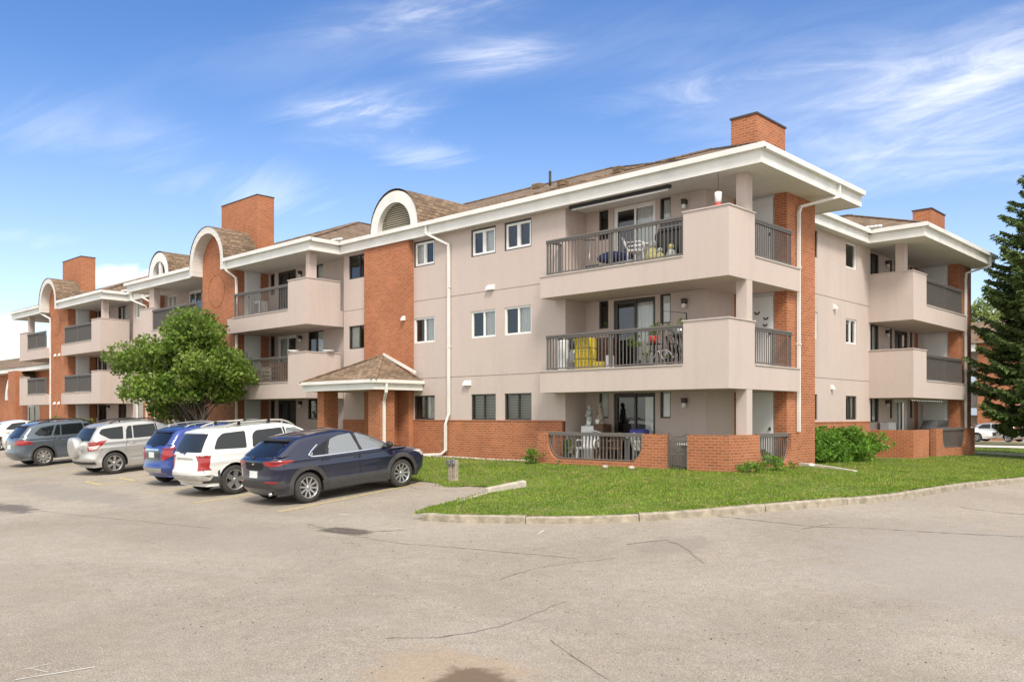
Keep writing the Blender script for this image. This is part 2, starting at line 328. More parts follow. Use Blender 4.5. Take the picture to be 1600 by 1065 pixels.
    def build(s, name, mats, parent=None, local=False, label=None):
        me = bpy.data.meshes.new(name); o3 = org(parent) if not local else Vector((0, 0, 0))
        V = np.array(s.v, dtype=float).reshape(-1, 3)-np.array(o3)
        me.from_pydata(V.tolist(), [], s.f); me.update()
        if not isinstance(mats, (list, tuple)): mats = [mats]
        for m in mats: me.materials.append(m)
        me.polygons.foreach_set('material_index', s.m); me.polygons.foreach_set('use_smooth', s.sm)
        uv = me.uv_layers.new(name='UVMap'); co = V+np.array(o3)
        buf = np.zeros((len(me.loops), 2))
        for p in me.polygons:
            n = p.normal
            if abs(n.z) > .93: ua = Vector((1, 0, 0)); va = Vector((0, 1, 0))
            else: ua = Vector((-n.y, n.x, 0)).normalized(); va = n.cross(ua)
            for li in p.loop_indices:
                c_ = co[me.loops[li].vertex_index]; buf[li] = (c_[0]*ua.x+c_[1]*ua.y+c_[2]*ua.z, c_[0]*va.x+c_[1]*va.y+c_[2]*va.z)
        uv.data.foreach_set('uv', buf.ravel())
        o = bpy.data.objects.new(name, me); COL.objects.link(o)
        if parent: o.parent = parent; ORG[o.name] = o3
        if label: o['label'] = label
        return o
def npmesh(name, V, F, mat, parent=None, smooth=False):   # V (n,3), F (m,k) arrays
    me = bpy.data.meshes.new(name); V = np.asarray(V)-np.array(org(parent)); k = F.shape[1]
    me.vertices.add(len(V)); me.vertices.foreach_set('co', V.astype(np.float32).ravel())
    me.loops.add(F.size); me.loops.foreach_set('vertex_index', F.astype(np.int32).ravel())
    me.polygons.add(len(F)); me.polygons.foreach_set('loop_start', np.arange(0, F.size, k, dtype=np.int32)); me.polygons.foreach_set('loop_total', np.full(len(F), k, dtype=np.int32))
    me.update(); me.validate(); me.materials.append(mat)
    if smooth: me.polygons.foreach_set('use_smooth', [True]*len(me.polygons))
    o = bpy.data.objects.new(name, me); COL.objects.link(o)
    if parent: o.parent = parent; ORG[o.name] = org(parent)
    return o
class PL:      # facade plane; 'Y' faces -Y (u = X), 'X' faces +X (u = Y); n is the outward offset
    def __init__(s, o, c): s.o = o; s.c = c
    def p(s, u, n, z): return (u, s.c-n, z) if s.o == 'Y' else (s.c+n, u, z)
    def box(s, mb, u0, u1, n0, n1, z0, z1, bev=0):
        a, b = s.p(u0, n0, z0), s.p(u1, n1, z1); return mb.box(a[0], b[0], a[1], b[1], z0, z1, bev)
    def quad(s, mb, pts):   # pts (u,n,z) counter-clockwise seen from outside
        return mb.add([s.p(*q) for q in pts], [tuple(range(len(pts)))])
def wall(mb, pl, u0, u1, z0, z1, holes=(), n=0, dep=.14):
    us = sorted({u0, u1, *[h[0] for h in holes], *[h[1] for h in holes]}); zs = sorted({z0, z1, *[h[2] for h in holes], *[h[3] for h in holes]})
    us = [u for u in us if u0 <= u <= u1]; zs = [z for z in zs if z0 <= z <= z1]
    for i in range(len(us)-1):
        for j in range(len(zs)-1):
            cu, cz = (us[i]+us[i+1])/2, (zs[j]+zs[j+1])/2
            if any(h[0] < cu < h[1] and h[2] < cz < h[3] for h in holes): continue
            pl.quad(mb, [(us[i], n, zs[j]), (us[i+1], n, zs[j]), (us[i+1], n, zs[j+1]), (us[i], n, zs[j+1])])
    for h in holes:
        a, b, c, d = h[:4]; e = -(h[4] if len(h) > 4 else dep)+n
        pl.quad(mb, [(a, n, c), (a, e, c), (b, e, c), (b, n, c)][::-1]); pl.quad(mb, [(a, n, d), (a, e, d), (b, e, d), (b, n, d)])
        pl.quad(mb, [(a, n, c), (a, e, c), (a, e, d), (a, n, d)]); pl.quad(mb, [(b, n, c), (b, e, c), (b, e, d), (b, n, d)][::-1])
        if len(h) > 4: pl.quad(mb, [(a, e, c), (b, e, c), (b, e, d), (a, e, d)])
def window(par, pl, u0, u1, z0, z1, style='vinyl', kind='slider', cover=None, dep=.10, fw=.055, name='window'):
    mat = M[style]; b = -dep
    if kind == 'casement':
        tr_ = MB()
        for (a, c, d, f) in ((u0+.003, u1-.003, z1-.055, z1-.003), (u0+.003, u0+.05, z0+.003, z1-.055), (u1-.03, u1-.003, z0+.003, z1-.055), (u0+.05, u1-.03, z0+.003, z0+.035)): pl.box(tr_, a, c, b-.02, b+.09, d, f)
        u0, u1, z0, z1 = u0+.05, u1-.03, z0+.035, z1-.055; fw = .038
    mb = MB(); uc = (u0+u1)/2
    e = .003
    for (a, c, d, f) in ((u0+e, u1-e, z0+e, z0+fw), (u0+e, u1-e, z1-fw, z1-e), (u0+e, u0+fw, z0+fw, z1-fw), (u1-fw, u1-e, z0+fw, z1-fw)): pl.box(mb, a, c, b, b+.07, d, f)
    if kind == 'slider': pl.box(mb, uc-fw*.5, uc+fw*.5, b+.004, b+.062, z0+fw, z1-fw)
    if kind == 'casement':
        pl.box(mb, uc-.035, uc+.035, b+.004, b+.075, z0+fw, z1-fw)
        for (p, q) in ((u0+fw, uc-.035), (uc+.035, u1-fw)):
            for (a, c, d, f) in ((p, q, z0+fw, z0+fw+.032), (p, q, z1-fw-.032, z1-fw), (p, p+.03, z0+fw+.032, z1-fw-.032), (q-.03, q, z0+fw+.032, z1-fw-.032)): pl.box(mb, a, c, b+.01, b+.065, d, f)
    if kind == 'door':
        for (p, q, k) in ((u0+fw, uc+.04, .03), (uc-.04, u1-fw, .003)):
            for (a, c, d, f) in ((p, q, z0+fw, z0+fw+.08), (p, q, z1-fw-.07, z1-fw), (p, p+.06, z0+fw+.08, z1-fw-.07), (q-.06, q, z0+fw+.08, z1-fw-.07)): pl.box(mb, a, c, b+k, b+k+.03, d, f)
    o = mb.build(name, mat, par)
    if kind == 'casement': tr_.build('window_trim', M['bronze'], o)
    g = MB(); pl.quad(g, [(u0+fw, b+.02, z0+fw), (u1-fw, b+.02, z0+fw), (u1-fw, b+.02, z1-fw), (u0+fw, b+.02, z1-fw)]); g.build('pane', M['glass'], o)
    if cover:
        c = MB(); kind2, fr = cover if isinstance(cover, tuple) else (cover, 1.)
        ua, ub = u0+.02, u1-.02
        if fr < 0: ua = u1-(u1-u0)*-fr
        elif fr < 1: ub = u0+(u1-u0)*fr
        if kind2 == 'curtain':
            n_ = max(8, int((ub-ua)/.035)); pts = [(ua+(ub-ua)*i/n_, b-.045+.02*math.sin(i*2.1)) for i in range(n_+1)]
            for i in range(n_): pl.quad(c, [(pts[i][0], pts[i][1], z0+.03), (pts[i+1][0], pts[i+1][1], z0+.03), (pts[i+1][0], pts[i+1][1], z1-.02), (pts[i][0], pts[i][1], z1-.02)])
            c.build('curtain', M['curtain'], o)
        else:
            q_ = b-.1 if kind2 == 'blinds' else b+.01; kind2 = 'shade' if kind2 != 'blinds' else kind2; pl.quad(c, [(ua, q_, z0+.02), (ub, q_, z0+.02), (ub, q_, z1-.02), (ua, q_, z1-.02)]); c.build('blinds', M['blind'] if kind2 == 'blinds' else M['curtain'], o)
    return o
def railing(par, pl, u0, u1, zt, zb, ret=None, screen=False, name='railing', sp=.115):
    mb = MB()
    pl.box(mb, u0, u1, -.10, .0, zt-.055, zt, .008); pl.box(mb, u0, u1, -.085, -.015, zt-.10, zt-.055)
    pl.box(mb, u0, u1, -.07, -.035, zb+.03, zb+.065)
    for u in (u0+.03, (u0+u1)/2, u1-.03): pl.box(mb, u-.022, u+.022, -.075, -.03, zb, zt-.10)
    if ret:   # return leg at u0 running inwards
        pl.box(mb, u0, u0+.09, -ret, -.10, zt-.055, zt); pl.box(mb, u0+.02, u0+.07, -ret, -.07, zb+.03, zb+.065)
        pl.box(mb, u0+.03, u0+.07, -ret, -ret+.04, zb, zt-.055)
    o = mb.build(name, M['rail'], par)
    b = MB(); n = int((u1-u0)/sp)
    for i in range(1, n):
        u = u0+(u1-u0)*i/n; pl.box(b, u-.01, u+.01, -.062, -.042, zb+.065, zt-.10)
    if ret:
        m_ = max(2, int(ret/.11))
        for i in range(1, m_):
            q = -.07-(ret-.07)*i/m_; pl.box(b, u0+.035, u0+.055, q-.01, q+.01, zb+.065, zt-.055)
    b.build('balusters', M['rail'], o)
    if screen:
        c = MB(); pl.box(c, u0+.06, u1-.06, -.088, -.082, zb+.07, zt-.11); c.build('privacy_screen', M['screen'], o)
    return o
def wallamp(par, pl, u, z):
    mb = MB(); pl.box(mb, u-.07, u+.07, 0, .12, z-.02, z+.10, .01); pl.box(mb, u-.05, u+.05, .02, .16, z+.06, z+.11)
    o = mb.build('wall_light', M['bronze'], par)
    g = MB(); pl.box(g, u-.05, u+.05, .03, .13, z-.14, z-.02, .015); g.build('lamp_glass', M['whiteplastic'], o)
def vent(par, pl, u, z, k=1):
    for i in range(k):
        mb = MB(); q = u+i*.17; k_ = .78
        mb.add([pl.p(q+a_*k_, n_*k_, z+b_*k_) for a_, n_, b_ in ((-.09, 0, -.09), (.09, 0, -.09), (.09, 0, .1), (-.09, 0, .1), (-.08, .14, -.09), (.08, .14, -.09), (.08, .12, 0), (-.08, .12, 0), (.07, .05, .1), (-.07, .05, .1))],
               [(4, 5, 6, 7), (7, 6, 8, 9), (9, 8, 2, 3), (0, 1, 5, 4)[::-1], (0, 4, 7, 9, 3), (1, 2, 8, 6, 5)])
        mb.build('exhaust_vent', M['vinyl'], par)
def hip(mb, x0, x1, y0, y1, z0, p, base=.06):
    wx, wy = x1-x0, y1-y0; h = min(wx, wy)/2
    if wx >= wy: r0, r1 = (x0+h, (y0+y1)/2, z0+p*h), (x1-h, (y0+y1)/2, z0+p*h)
    else: r0, r1 = ((x0+x1)/2, y0+h, z0+p*h), ((x0+x1)/2, y1-h, z0+p*h)
    b = [(x0, y0, z0), (x1, y0, z0), (x1, y1, z0), (x0, y1, z0)]
    mb.add([(q[0], q[1], z0-base) for q in b], [(3, 2, 1, 0)])
    for i in range(4):
        a, c = b[i], b[(i+1) % 4]; mb.quad((a[0], a[1], z0-base), (c[0], c[1], z0-base), c, a)
    if wx >= wy:
        mb.add([b[0], b[1], r1, r0], [(0, 1, 2, 3)]); mb.add([b[2], b[3], r0, r1], [(0, 1, 2, 3)]); mb.add([b[1], b[2], r1], [(0, 1, 2)]); mb.add([b[3], b[0], r0], [(0, 1, 2)])
    else:
        mb.add([b[1], b[2], r1, r0], [(0, 1, 2, 3)]); mb.add([b[3], b[0], r0, r1], [(0, 1, 2, 3)]); mb.add([b[0], b[1], r0], [(0, 1, 2)]); mb.add([b[2], b[3], r1], [(0, 1, 2)])
    caps = [(b[0], r0), (b[3], r0), (b[1], r1), (b[2], r1), (r0, r1)] if wx >= wy else [(b[0], r0), (b[1], r0), (b[2], r1), (b[3], r1), (r0, r1)]
    return caps
# ================================================================ GROUND
def gz(X, Y):
    X, Y = np.asarray(X, float), np.asarray(Y, float)
    base = -1.36-.012*np.clip(Y-22, 0, 60)
    a = np.clip(18.45-Y, 0, None); b = np.clip(X+10.33, 0, None); s = (a**4+b**4)**.25
    f = np.where(s < 8, .075*s, .6+.2*(1-np.exp(-(np.maximum(s, 8)-8)*.375)))
    return base-f
def g1(x, y): return float(gz(x, y))
def grid(name, xs, ys, zf, mat, kind='structure'):
    X, Y = np.meshgrid(xs, ys); Z = zf(X, Y); V = np.stack([X.ravel(), Y.ravel(), Z.ravel()], 1); nx = len(xs)
    i, j = np.meshgrid(np.arange(nx-1), np.arange(len(ys)-1)); q = (j*nx+i).ravel()
    o = npmesh(name, V, np.stack([q, q+1, q+1+nx, q+nx], 1), mat, smooth=True); return tag(o, kind=kind)
xs = np.concatenate([np.array([-900, -500, -260, -150, -110]), np.arange(-90, 14, .5), np.array([16, 20, 30, 60, 120, 300, 800])])
ys = np.concatenate([np.array([-60, -30, -15, -8]), np.arange(-4, 60, .5), np.array([62, 66, 72, 80, 100, 150, 300, 600, 1200])])
ground = grid('ground', xs, ys, gz, M['asphalt'])
KERB = [(-12.29, 10.53), (-11.7, 10.66), (-11.09, 10.88), (-10.52, 11.12), (-9.96, 11.38), (-9.45, 11.66), (-9.02, 11.96), (-8.55, 12.38), (-8.05, 12.92), (-7.45, 13.78), (-6.9, 14.85), (-6.48, 16.03), (-6.25, 17.3), (-6.15, 18.6), (-6.1, 20.2), (-6.0, 22.2), (-5.8, 25.6), (-5.6, 32), (-5.5, 40), (-5.5, 50.4)]
def catmull(P, step):
    P = [np.array(p, float) for p in P]; out = []
    for i in range(len(P)-1):
        p0, p1, p2, p3 = P[max(i-1, 0)], P[i], P[i+1], P[min(i+2, len(P)-1)]
        n = max(1, int(np.linalg.norm(p2-p1)/step))
        for k in range(n):
            t = k/n; out.append(.5*((2*p1)+(-p0+p2)*t+(2*p0-5*p1+4*p2-p3)*t*t+(-p0+3*p1-3*p2+p3)*t**3))
    out.append(P[-1]); return np.array(out)
KC = catmull(KERB, .14)
KT = np.gradient(KC, axis=0); KT /= np.linalg.norm(KT, axis=1)[:, None]; KN = np.stack([-KT[:, 1], KT[:, 0]], 1)   # towards the lawn
def kdist(X, Y):
    sh = np.shape(X); P = np.stack([np.ravel(X), np.ravel(Y)], 1); d = np.full(len(P), 99.)
    for k in KC[::3]: d = np.minimum(d, np.hypot(P[:, 0]-k[0], P[:, 1]-k[1]))
    return d.reshape(sh)
def lawnz(X, Y):
    d = kdist(X, Y); t = np.clip((4.5-d)/4.5, 0, 1); t = t*t*(3-2*t)
    X, Y = np.asarray(X, float), np.asarray(Y, float)
    e = np.clip(np.hypot(np.clip(X+12.6, None, 0), 0)/1.2, 0, 1)   # flush with the parking tongue at the left
    return gz(X, Y)+.025+.105*t*(1-e)+.012*np.sin(X*1.7+1.3*np.sin(Y*.9))*np.cos(Y*1.3)
# kerb: cast segments with open joints
mb = MB(); seg = []
arc = np.concatenate([[0], np.cumsum(np.linalg.norm(np.diff(KC, axis=0), axis=1))])
cuts = [0.0]
while cuts[-1] < arc[-1]: cuts.append(cuts[-1]+random.uniform(1.9, 2.6))
def kpt(s_):
    x = np.interp(s_, arc, KC[:, 0]); y = np.interp(s_, arc, KC[:, 1]); i = min(int(np.searchsorted(arc, s_)), len(KC)-1); return x, y, KN[i]
for a_, b_ in zip(cuts[:-1], cuts[1:]):
    ss = np.linspace(a_+.008, min(b_, arc[-1])-.008, max(3, int((b_-a_)/.16))); jz = random.uniform(-.008, .008); n0 = len(mb.v); prof = [(0, -.04), (.012, .105), (.035, .128), (.15, .132), (.16, .0)]
    for s_ in ss:
        x, y, n_ = kpt(s_); z = g1(x, y); w_ = random.uniform(-.006, .006)
        for (q, h) in prof: mb.v.append((x+n_[0]*(q+w_*(h > .1)), y+n_[1]*(q+w_), z+h+(jz+w_*.6 if h > .05 else 0)))
    k = len(prof)
    for i in range(len(ss)-1):
        for j in range(k-1):
            p = n0+i*k+j; mb.f.append((p, p+k, p+k+1, p+1)); mb.m.append(0); mb.sm.append(False)
    mb.f.append(tuple(range(n0, n0+k))); mb.m.append(0); mb.sm.append(False)
    e0 = n0+(len(ss)-1)*k; mb.f.append(tuple(range(e0, e0+k))[::-1]); mb.m.append(0); mb.sm.append(False)
tag(mb.build('kerb', M['kerb']), kind='structure')
# lawn: exact outline, triangulated
inner = [(k[0]+n_[0]*.13, k[1]+n_[1]*.13) for k, n_ in zip(KC[::2], KN[::2])]
rag = []
edge = [(-12.45, 10.62), (-12.85, 11.35), (-13.28, 12.45), (-13.55, 13.6), (-13.75, 14.1), (-14.3, 14.22), (-14.85, 14.2), (-15.2, 13.98), (-15.7, 14.12), (-16.1, 14.38), (-17.1, 14.36), (-40, 14.4), (-80, 14.4)]
ee = catmull(edge, .16)
ee = [(x, y) for x, y in ee if x > -34]+[(-80, 14.4)]
ee = [(x+random.uniform(-.04, .04), y+random.uniform(-.05, .05)) for x, y in ee]
outline = inner+[(-30, 50.4), (-80, 50.4)]+ee[::-1]
def inside(P, poly):
    x, y = P[:, 0], P[:, 1]; c = np.zeros(len(P), bool); n = len(poly); j = n-1
    for i in range(n):
        xi, yi = poly[i]; xj, yj = poly[j]
        m = ((yi > y) != (yj > y)) & (x < (xj-xi)*(y-yi)/(yj-yi+1e-12)+xi); c ^= m; j = i
    return c
def dedupe(poly, d=.03):
    out = []
    for p in poly:
        if not out or math.hypot(p[0]-out[-1][0], p[1]-out[-1][1]) > d: out.append((float(p[0]), float(p[1])))
    return out
outline = dedupe(outline)
gx, gy = np.meshgrid(np.arange(-35, -5, .5), np.arange(10, 50, .5)); GP = np.stack([gx.ravel(), gy.ravel()], 1); GP = GP[inside(GP, outline)]
GP = GP[::1]; n = len(outline)
cv, ce, cf, *_ = delaunay_2d_cdt([Vector(p) for p in outline]+[Vector(p) for p in GP.tolist()], [(i, (i+1) % n) for i in range(n)], [], 1, 1e-4)
CV = np.array([(p.x, p.y) for p in cv]); CF = [f for f in cf if len(f) == 3]
cen = CV[np.array(CF)].mean(1); keep = inside(cen, outline); CF = np.array(CF)[keep]
lawn = npmesh('lawn', np.concatenate([CV, lawnz(CV[:, 0], CV[:, 1])[:, None]], 1), CF, M['lawn'], smooth=True); tag(lawn, kind='structure')
# path, verge and far lot beyond the lawn
def strip(name, y0, y1, dz, mat, x0=-80, x1=30, kind='structure'):
    return grid(name, np.arange(x0, x1+.1, 2.), np.linspace(y0, y1, 6), lambda X, Y: gz(X, Y)+dz, mat, kind)
strip('path', 50.4, 56.2, .06, M['pale']); strip('verge', 56.2, 68, .05, M['lawn']); strip('soil_bed', 57.5, 62.5, .075, M['soil'], -17.4, 10)
mb = MB()   # narrow concrete edging beside the hedge and beyond
def ribbon(mb, pts, w_, dz, zf=gz):
    pts = catmull(pts, .4); T = np.gradient(pts, axis=0); T /= np.linalg.norm(T, axis=1)[:, None]; N = np.stack([-T[:, 1], T[:, 0]], 1)
    for i in range(len(pts)-1):
        q = []
        for p, n_, s_ in ((pts[i], N[i], -1), (pts[i], N[i], 1), (pts[i+1], N[i+1], 1), (pts[i+1], N[i+1], -1)):
            x, y = p+n_*s_*w_/2; q.append((x, y, float(zf(x, y))+dz))
        a, b, c, d = q
        mb.add(q+[(v[0], v[1], v[2]-dz-.02) for v in q], [(0, 3, 2, 1), (4, 7, 3, 0), (1, 2, 6, 5), (0, 1, 5, 4), (3, 7, 6, 2)])
ribbon(mb, [(-10.45, 22.55), (-9.6, 22.35), (-8.7, 21.95)], .14, .10)
ribbon(mb, [(-10.6, 39.2), (-9.8, 39.8), (-8.8, 40.4)], .35, .09)
tag(mb.build('edging', M['pale']), kind='structure')
# grass blades over the part of the lawn in view
def blades(poly, dens, hmin, hmax, cond=None):
    P = []; xs_ = [p[0] for p in poly]; ys_ = [p[1] for p in poly]
    x0, x1, y0, y1 = max(min(xs_), -34), max(xs_), min(ys_), min(max(ys_), 50)
    n = int((x1-x0)*(y1-y0)*dens); A = np.stack([RNG.uniform(x0, x1, n), RNG.uniform(y0, y1, n)], 1); A = A[inside(A, poly)]
    d = A[:, 0]*-.687+A[:, 1]*.7266; pr = np.clip((20/np.maximum(d, 1))**2, .12, 1.3); A = A[RNG.uniform(0, 1.0, len(A)) < pr]
    A = A[~((A[:, 0] < -10.3) & (A[:, 1] > 18.5) & (A[:, 1] < 38.2))]
    return A
A = blades(outline, 620, 0, 0)
band = blades(outline, 500, 0, 0); dk = kdist(band[:, 0], band[:, 1]); band = band[dk < .5]; band = np.concatenate([band, band[::2]+RNG.normal(0, .06, band[::2].shape)])
A = np.concatenate([A, band])
# ragged tufts along the parking edge
tuft = np.array([p for p in ee if p[0] > -34]); tuft = np.repeat(tuft, 26, 0)+RNG.normal(0, .07, (len(tuft)*26, 2)); A = np.concatenate([A, tuft])
def nz2(x, y): return .5+.25*np.sin(x*.9+np.sin(y*.7)*2)+.25*np.sin(y*1.3+1.7*np.sin(x*.5))
h = RNG.uniform(.02, .05, len(A))*(.7+.6*nz2(A[:, 0], A[:, 1])); wd = RNG.uniform(.010, .020, len(A))
th = RNG.uniform(0, 2*PI, len(A)); ln = RNG.uniform(.15, .75, len(A)); z = lawnz(A[:, 0], A[:, 1])-.006; ta = RNG.uniform(0, 2*PI, len(A))
dx, dy = np.cos(th)*wd, np.sin(th)*wd; lx, ly = np.cos(ta)*ln*h, np.sin(ta)*ln*h
V = np.stack([np.stack([A[:, 0]-dx, A[:, 1]-dy, z], 1), np.stack([A[:, 0]+dx, A[:, 1]+dy, z], 1), np.stack([A[:, 0]+lx, A[:, 1]+ly, z+h], 1)], 1).reshape(-1, 3)
tag(npmesh('grass', V, np.arange(len(V)).reshape(-1, 3), M['blade']), 'short bright green grass covering the lawn between kerb and building', 'grass', kind='stuff')
# flat painted lines and cracks that follow the ground
def line(mb, p, q, w_, dz=.005, jit=0.):
    p, q = np.array(p, float), np.array(q, float); n = max(2, int(np.linalg.norm(q-p)/.25)); d = (q-p)/np.linalg.norm(q-p); N = np.array([-d[1], d[0]])
    prev = None
    for i in range(n+1):
        c = p+(q-p)*i/n; a_ = w_/2*(1+random.uniform(-jit, jit)); b_ = w_/2*(1+random.uniform(-jit, jit))
        L_, R_ = c-N*a_, c+N*b_; cur = ((L_[0], L_[1], g1(*L_)+dz), (R_[0], R_[1], g1(*R_)+dz))
        if prev: mb.add([prev[0], prev[1], cur[1], cur[0]], [(3, 2, 1, 0)])
        prev = cur
mb = MB()
for (p, q) in (((-15.98, 9.75), (-16.5, 14.1)), ((-19.15, 9.4), (-19.45, 14.2)), ((-22.2, 9.6), (-22.5, 14.2)), ((-25.8, 9.95), (-25.8, 14.0)), ((-27.3, 10.05), (-25.8, 9.95)), ((-27.3, 10.05), (-27.1, 11.9)), ((-27.15, 11.0), (-25.8, 10.92)), ((-31.3, 9.9), (-31.5, 14.2)), ((-34, 9.9), (-34.2, 14.2)), ((-37.6, 9.9), (-37.8, 14.2))): line(mb, p, q, .10, .006, .25)
tag(mb.build('parking_markings', M['linepaint']), kind='structure')
mb = MB()
def crackpath(pts, w_, am=.05):
    c = catmull(pts, .11); prev = None
    for i in range(len(c)-1):
        p, q = c[i]+RNG.normal(0, am*.5, 2) if prev is None else prev, c[i+1]+RNG.normal(0, am*.5, 2); line(mb, p, q, w_*random.uniform(.4, 1.7), .005); prev = q
def G(x, y):
    lat = (x-800)/1343; k = ((y-650)/1343); X, Y = lat*.72658-.68708, lat*.68708+.72658; t = 10.
    for _ in range(60): t = t*.6+.4*(-g1(X*t, Y*t)/k)
    return (X*t, Y*t)
CR = [([(-14.0, 9.16), (-12.61, 9.04), (-11.81, 9.7)], .03), ([(-13.73, 8.99), (-11.24, 8.82), (-9.71, 9.11), (-7.74, 9.51)], .016), ([(-6.58, 5.17), (-6.26, 5.46), (-6.07, 5.87)], .020), ([(-6.07, 5.87), (-6.07, 6.41), (-6.25, 7.45)], .008), ([(-7.41, 11.29), (-6.95, 11.02), (-6.44, 10.54), (-6.09, 10.21)], .028), ([(-7.7, 10.69), (-7.38, 11.25)], .02),
      ([(-7.73, 13.38), (-6.01, 13.44), (-5.44, 13.82), (-4.38, 14.42), (-3.42, 15.28)], .026), ([(-6.08, 13.11), (-5.87, 13.85)], .02), ([(-5.11, 17.97), (-4.45, 17.99), (-4.08, 18.23)], .03), ([(-7.66, 7.86), (-7.74, 8.82), (-7.28, 9.81)], .010), ([(-5.33, 6.16), (-4.56, 5.77), (-4.21, 5.58)], .012), ([(-22.0, 6.5), (-19.14, 7.0), (-17.6, 7.3), (-15.07, 7.78)], .014), ([(-16.9, 14.0), (-15.8, 13.4), (-14.6, 13.6)], .018)]
for pts, w_ in CR: crackpath(pts, w_, .022)
tag(mb.build('pavement_cracks', M['crack']), kind='structure')
# leftover white paint arrow strokes near the bottom left corner of the view
mb = MB(); line(mb, (-7.76, 2.31), (-7.66, 2.9), .022, .005, .6); line(mb, (-8.02, 2.45), (-8.04, 2.66), .012, .005, .6); line(mb, (-8.06, 2.49), (-7.79, 2.57), .012, .005, .6); line(mb, (-14.46, 10.21), (-14.2, 10.26), .05, .005, .5); line(mb, (-9.58, 10.92), (-9.45, 10.6), .022, .005, .6)
tag(mb.build('paint_marks', M['pale']), kind='structure')
# loose grit on the pavement and pebbles along the wall base
def pebbles(name, P, size, mat, zf, label, cat):
    V = []; F = []; base = np.array([(1, 0, 0), (0, 1, 0), (-1, 0, 0), (0, -1, 0), (0, 0, .7), (0, 0, -.5)]); f = [(0, 1, 4), (1, 2, 4), (2, 3, 4), (3, 0, 4), (1, 0, 5), (2, 1, 5), (3, 2, 5), (0, 3, 5)]
    for i, (x, y) in enumerate(P):
        s_ = RNG.uniform(*size); a_ = RNG.uniform(0, PI); c_, d_ = math.cos(a_), math.sin(a_); q = base*RNG.uniform(.6, 1.2, (6, 3))*s_
        V.append(np.stack([q[:, 0]*c_-q[:, 1]*d_+x, q[:, 0]*d_+q[:, 1]*c_+y, q[:, 2]+float(zf(x, y))+s_*.3], 1)); F += [tuple(k+6*i for k in t) for t in f]
    tag(npmesh(name, np.concatenate(V), np.array(F), mat), label, cat, kind='stuff')
n = 700; P = np.stack([RNG.uniform(-22.3, -15.5, n), 18.98-np.abs(RNG.normal(0, .14, n))], 1); pebbles('gravel', P, (.015, .045), M['stone'], lawnz, 'strip of pale pebbles along the foot of the brick wall', 'gravel')
n = 1500; P = np.stack([RNG.uniform(-14, 2, n), RNG.uniform(4.2, 12, n)], 1); P = P[~inside(P, outline)]; pebbles('grit', P, (.003, .008), M['stone'], gz, 'loose grit scattered over the asphalt', 'grit')
n = 900; P = np.stack([RNG.uniform(-12, 1, n), RNG.uniform(4.0, 10, n)], 1); P = P[~inside(P, outline)]; pebbles('dark_grit', P, (.004, .011), M['soil'], gz, 'sparse dark bits of gravel lying on the nearest asphalt', 'grit')
# ================================================================ BUILDING
B = thing('apartment_building', 'long three storey apartment building in beige stucco and orange brick with stacked balconies', 'apartment building', (-10.33, 18.45, -1.4))
ZS, ZB = 6.02, -1.75
STK, BRK = M['stucco'], M['brick']
WF = [(-22.68, -21.62), (-19.86, -18.76), (-18.38, -17.26)]
F3, F2, F1 = (5.08, 5.95), (2.49, 3.34), (-.115, .70)
front = PL('Y', 19.1)
holes = [(*u, *z) for u in WF for z in (F3, F2)]+[(*u, *F1) for u in WF]+[(-26.43, -25.2, *F3), (-26.43, -25.2, *F2)]
holes += [(-26.75, -15.94, z-.012, z+.012, .02) for z in (3.92, 1.28)]
mb = MB(); wall(mb, front, -26.75, -15.94, -.14, ZS, holes); mb.build('wall', STK, B)
for i, u in enumerate(WF):
    window(B, front, *u, *F3, 'vinyl', 'casement', [('curtain', .45), ('curtain', -.5), None][i])
    window(B, front, *u, *F2, 'vinyl', 'slider', [('curtain', -.55), ('curtain', -.6), ('curtain', -.6)][i])
    window(B, front, *u, *F1, 'bronze', 'slider', [('curtain', -.45), 'blinds', 'blinds'][i], fw=.04)
window(B, front, -26.43, -25.2, *F3, 'bronze', 'slider', ('curtain', -.4), fw=.04); window(B, front, -26.43, -25.2, *F2, 'bronze', 'slider', ('curtain', .45), fw=.04)
mb = MB(); wall(mb, front, -26.75, -16.04, ZB, -.14, [], n=.03); front.box(mb, -26.75, -16.04, -.02, .045, -.145, -.118); front.quad(mb, [(-16.04, .03, ZB), (-16.04, -.8, ZB), (-16.04, -.8, -.14), (-16.04, .03, -.14)]); mb.build('brick_base', BRK, B)
vent(B, front, -19.05, 4.02+.0, 2); vent(B, front, -20.1, 1.06, 2)
# the dim rooms behind all the glass
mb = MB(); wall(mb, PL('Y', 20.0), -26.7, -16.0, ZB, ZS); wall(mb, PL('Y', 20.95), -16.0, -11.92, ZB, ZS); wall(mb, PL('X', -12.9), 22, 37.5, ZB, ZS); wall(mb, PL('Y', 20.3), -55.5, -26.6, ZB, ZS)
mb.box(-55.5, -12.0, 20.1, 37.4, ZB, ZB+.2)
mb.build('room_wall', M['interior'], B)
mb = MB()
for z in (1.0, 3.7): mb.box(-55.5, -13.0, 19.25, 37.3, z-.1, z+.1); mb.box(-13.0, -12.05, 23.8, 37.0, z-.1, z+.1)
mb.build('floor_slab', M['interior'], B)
# brick entrance tower
mb = MB(); mb.box(-25.2, -22.70, 18.88, 19.3, ZB, ZS); mb.build('brick_tower', BRK, B)
vent(B, PL('Y', 18.88), -22.95, 3.35)
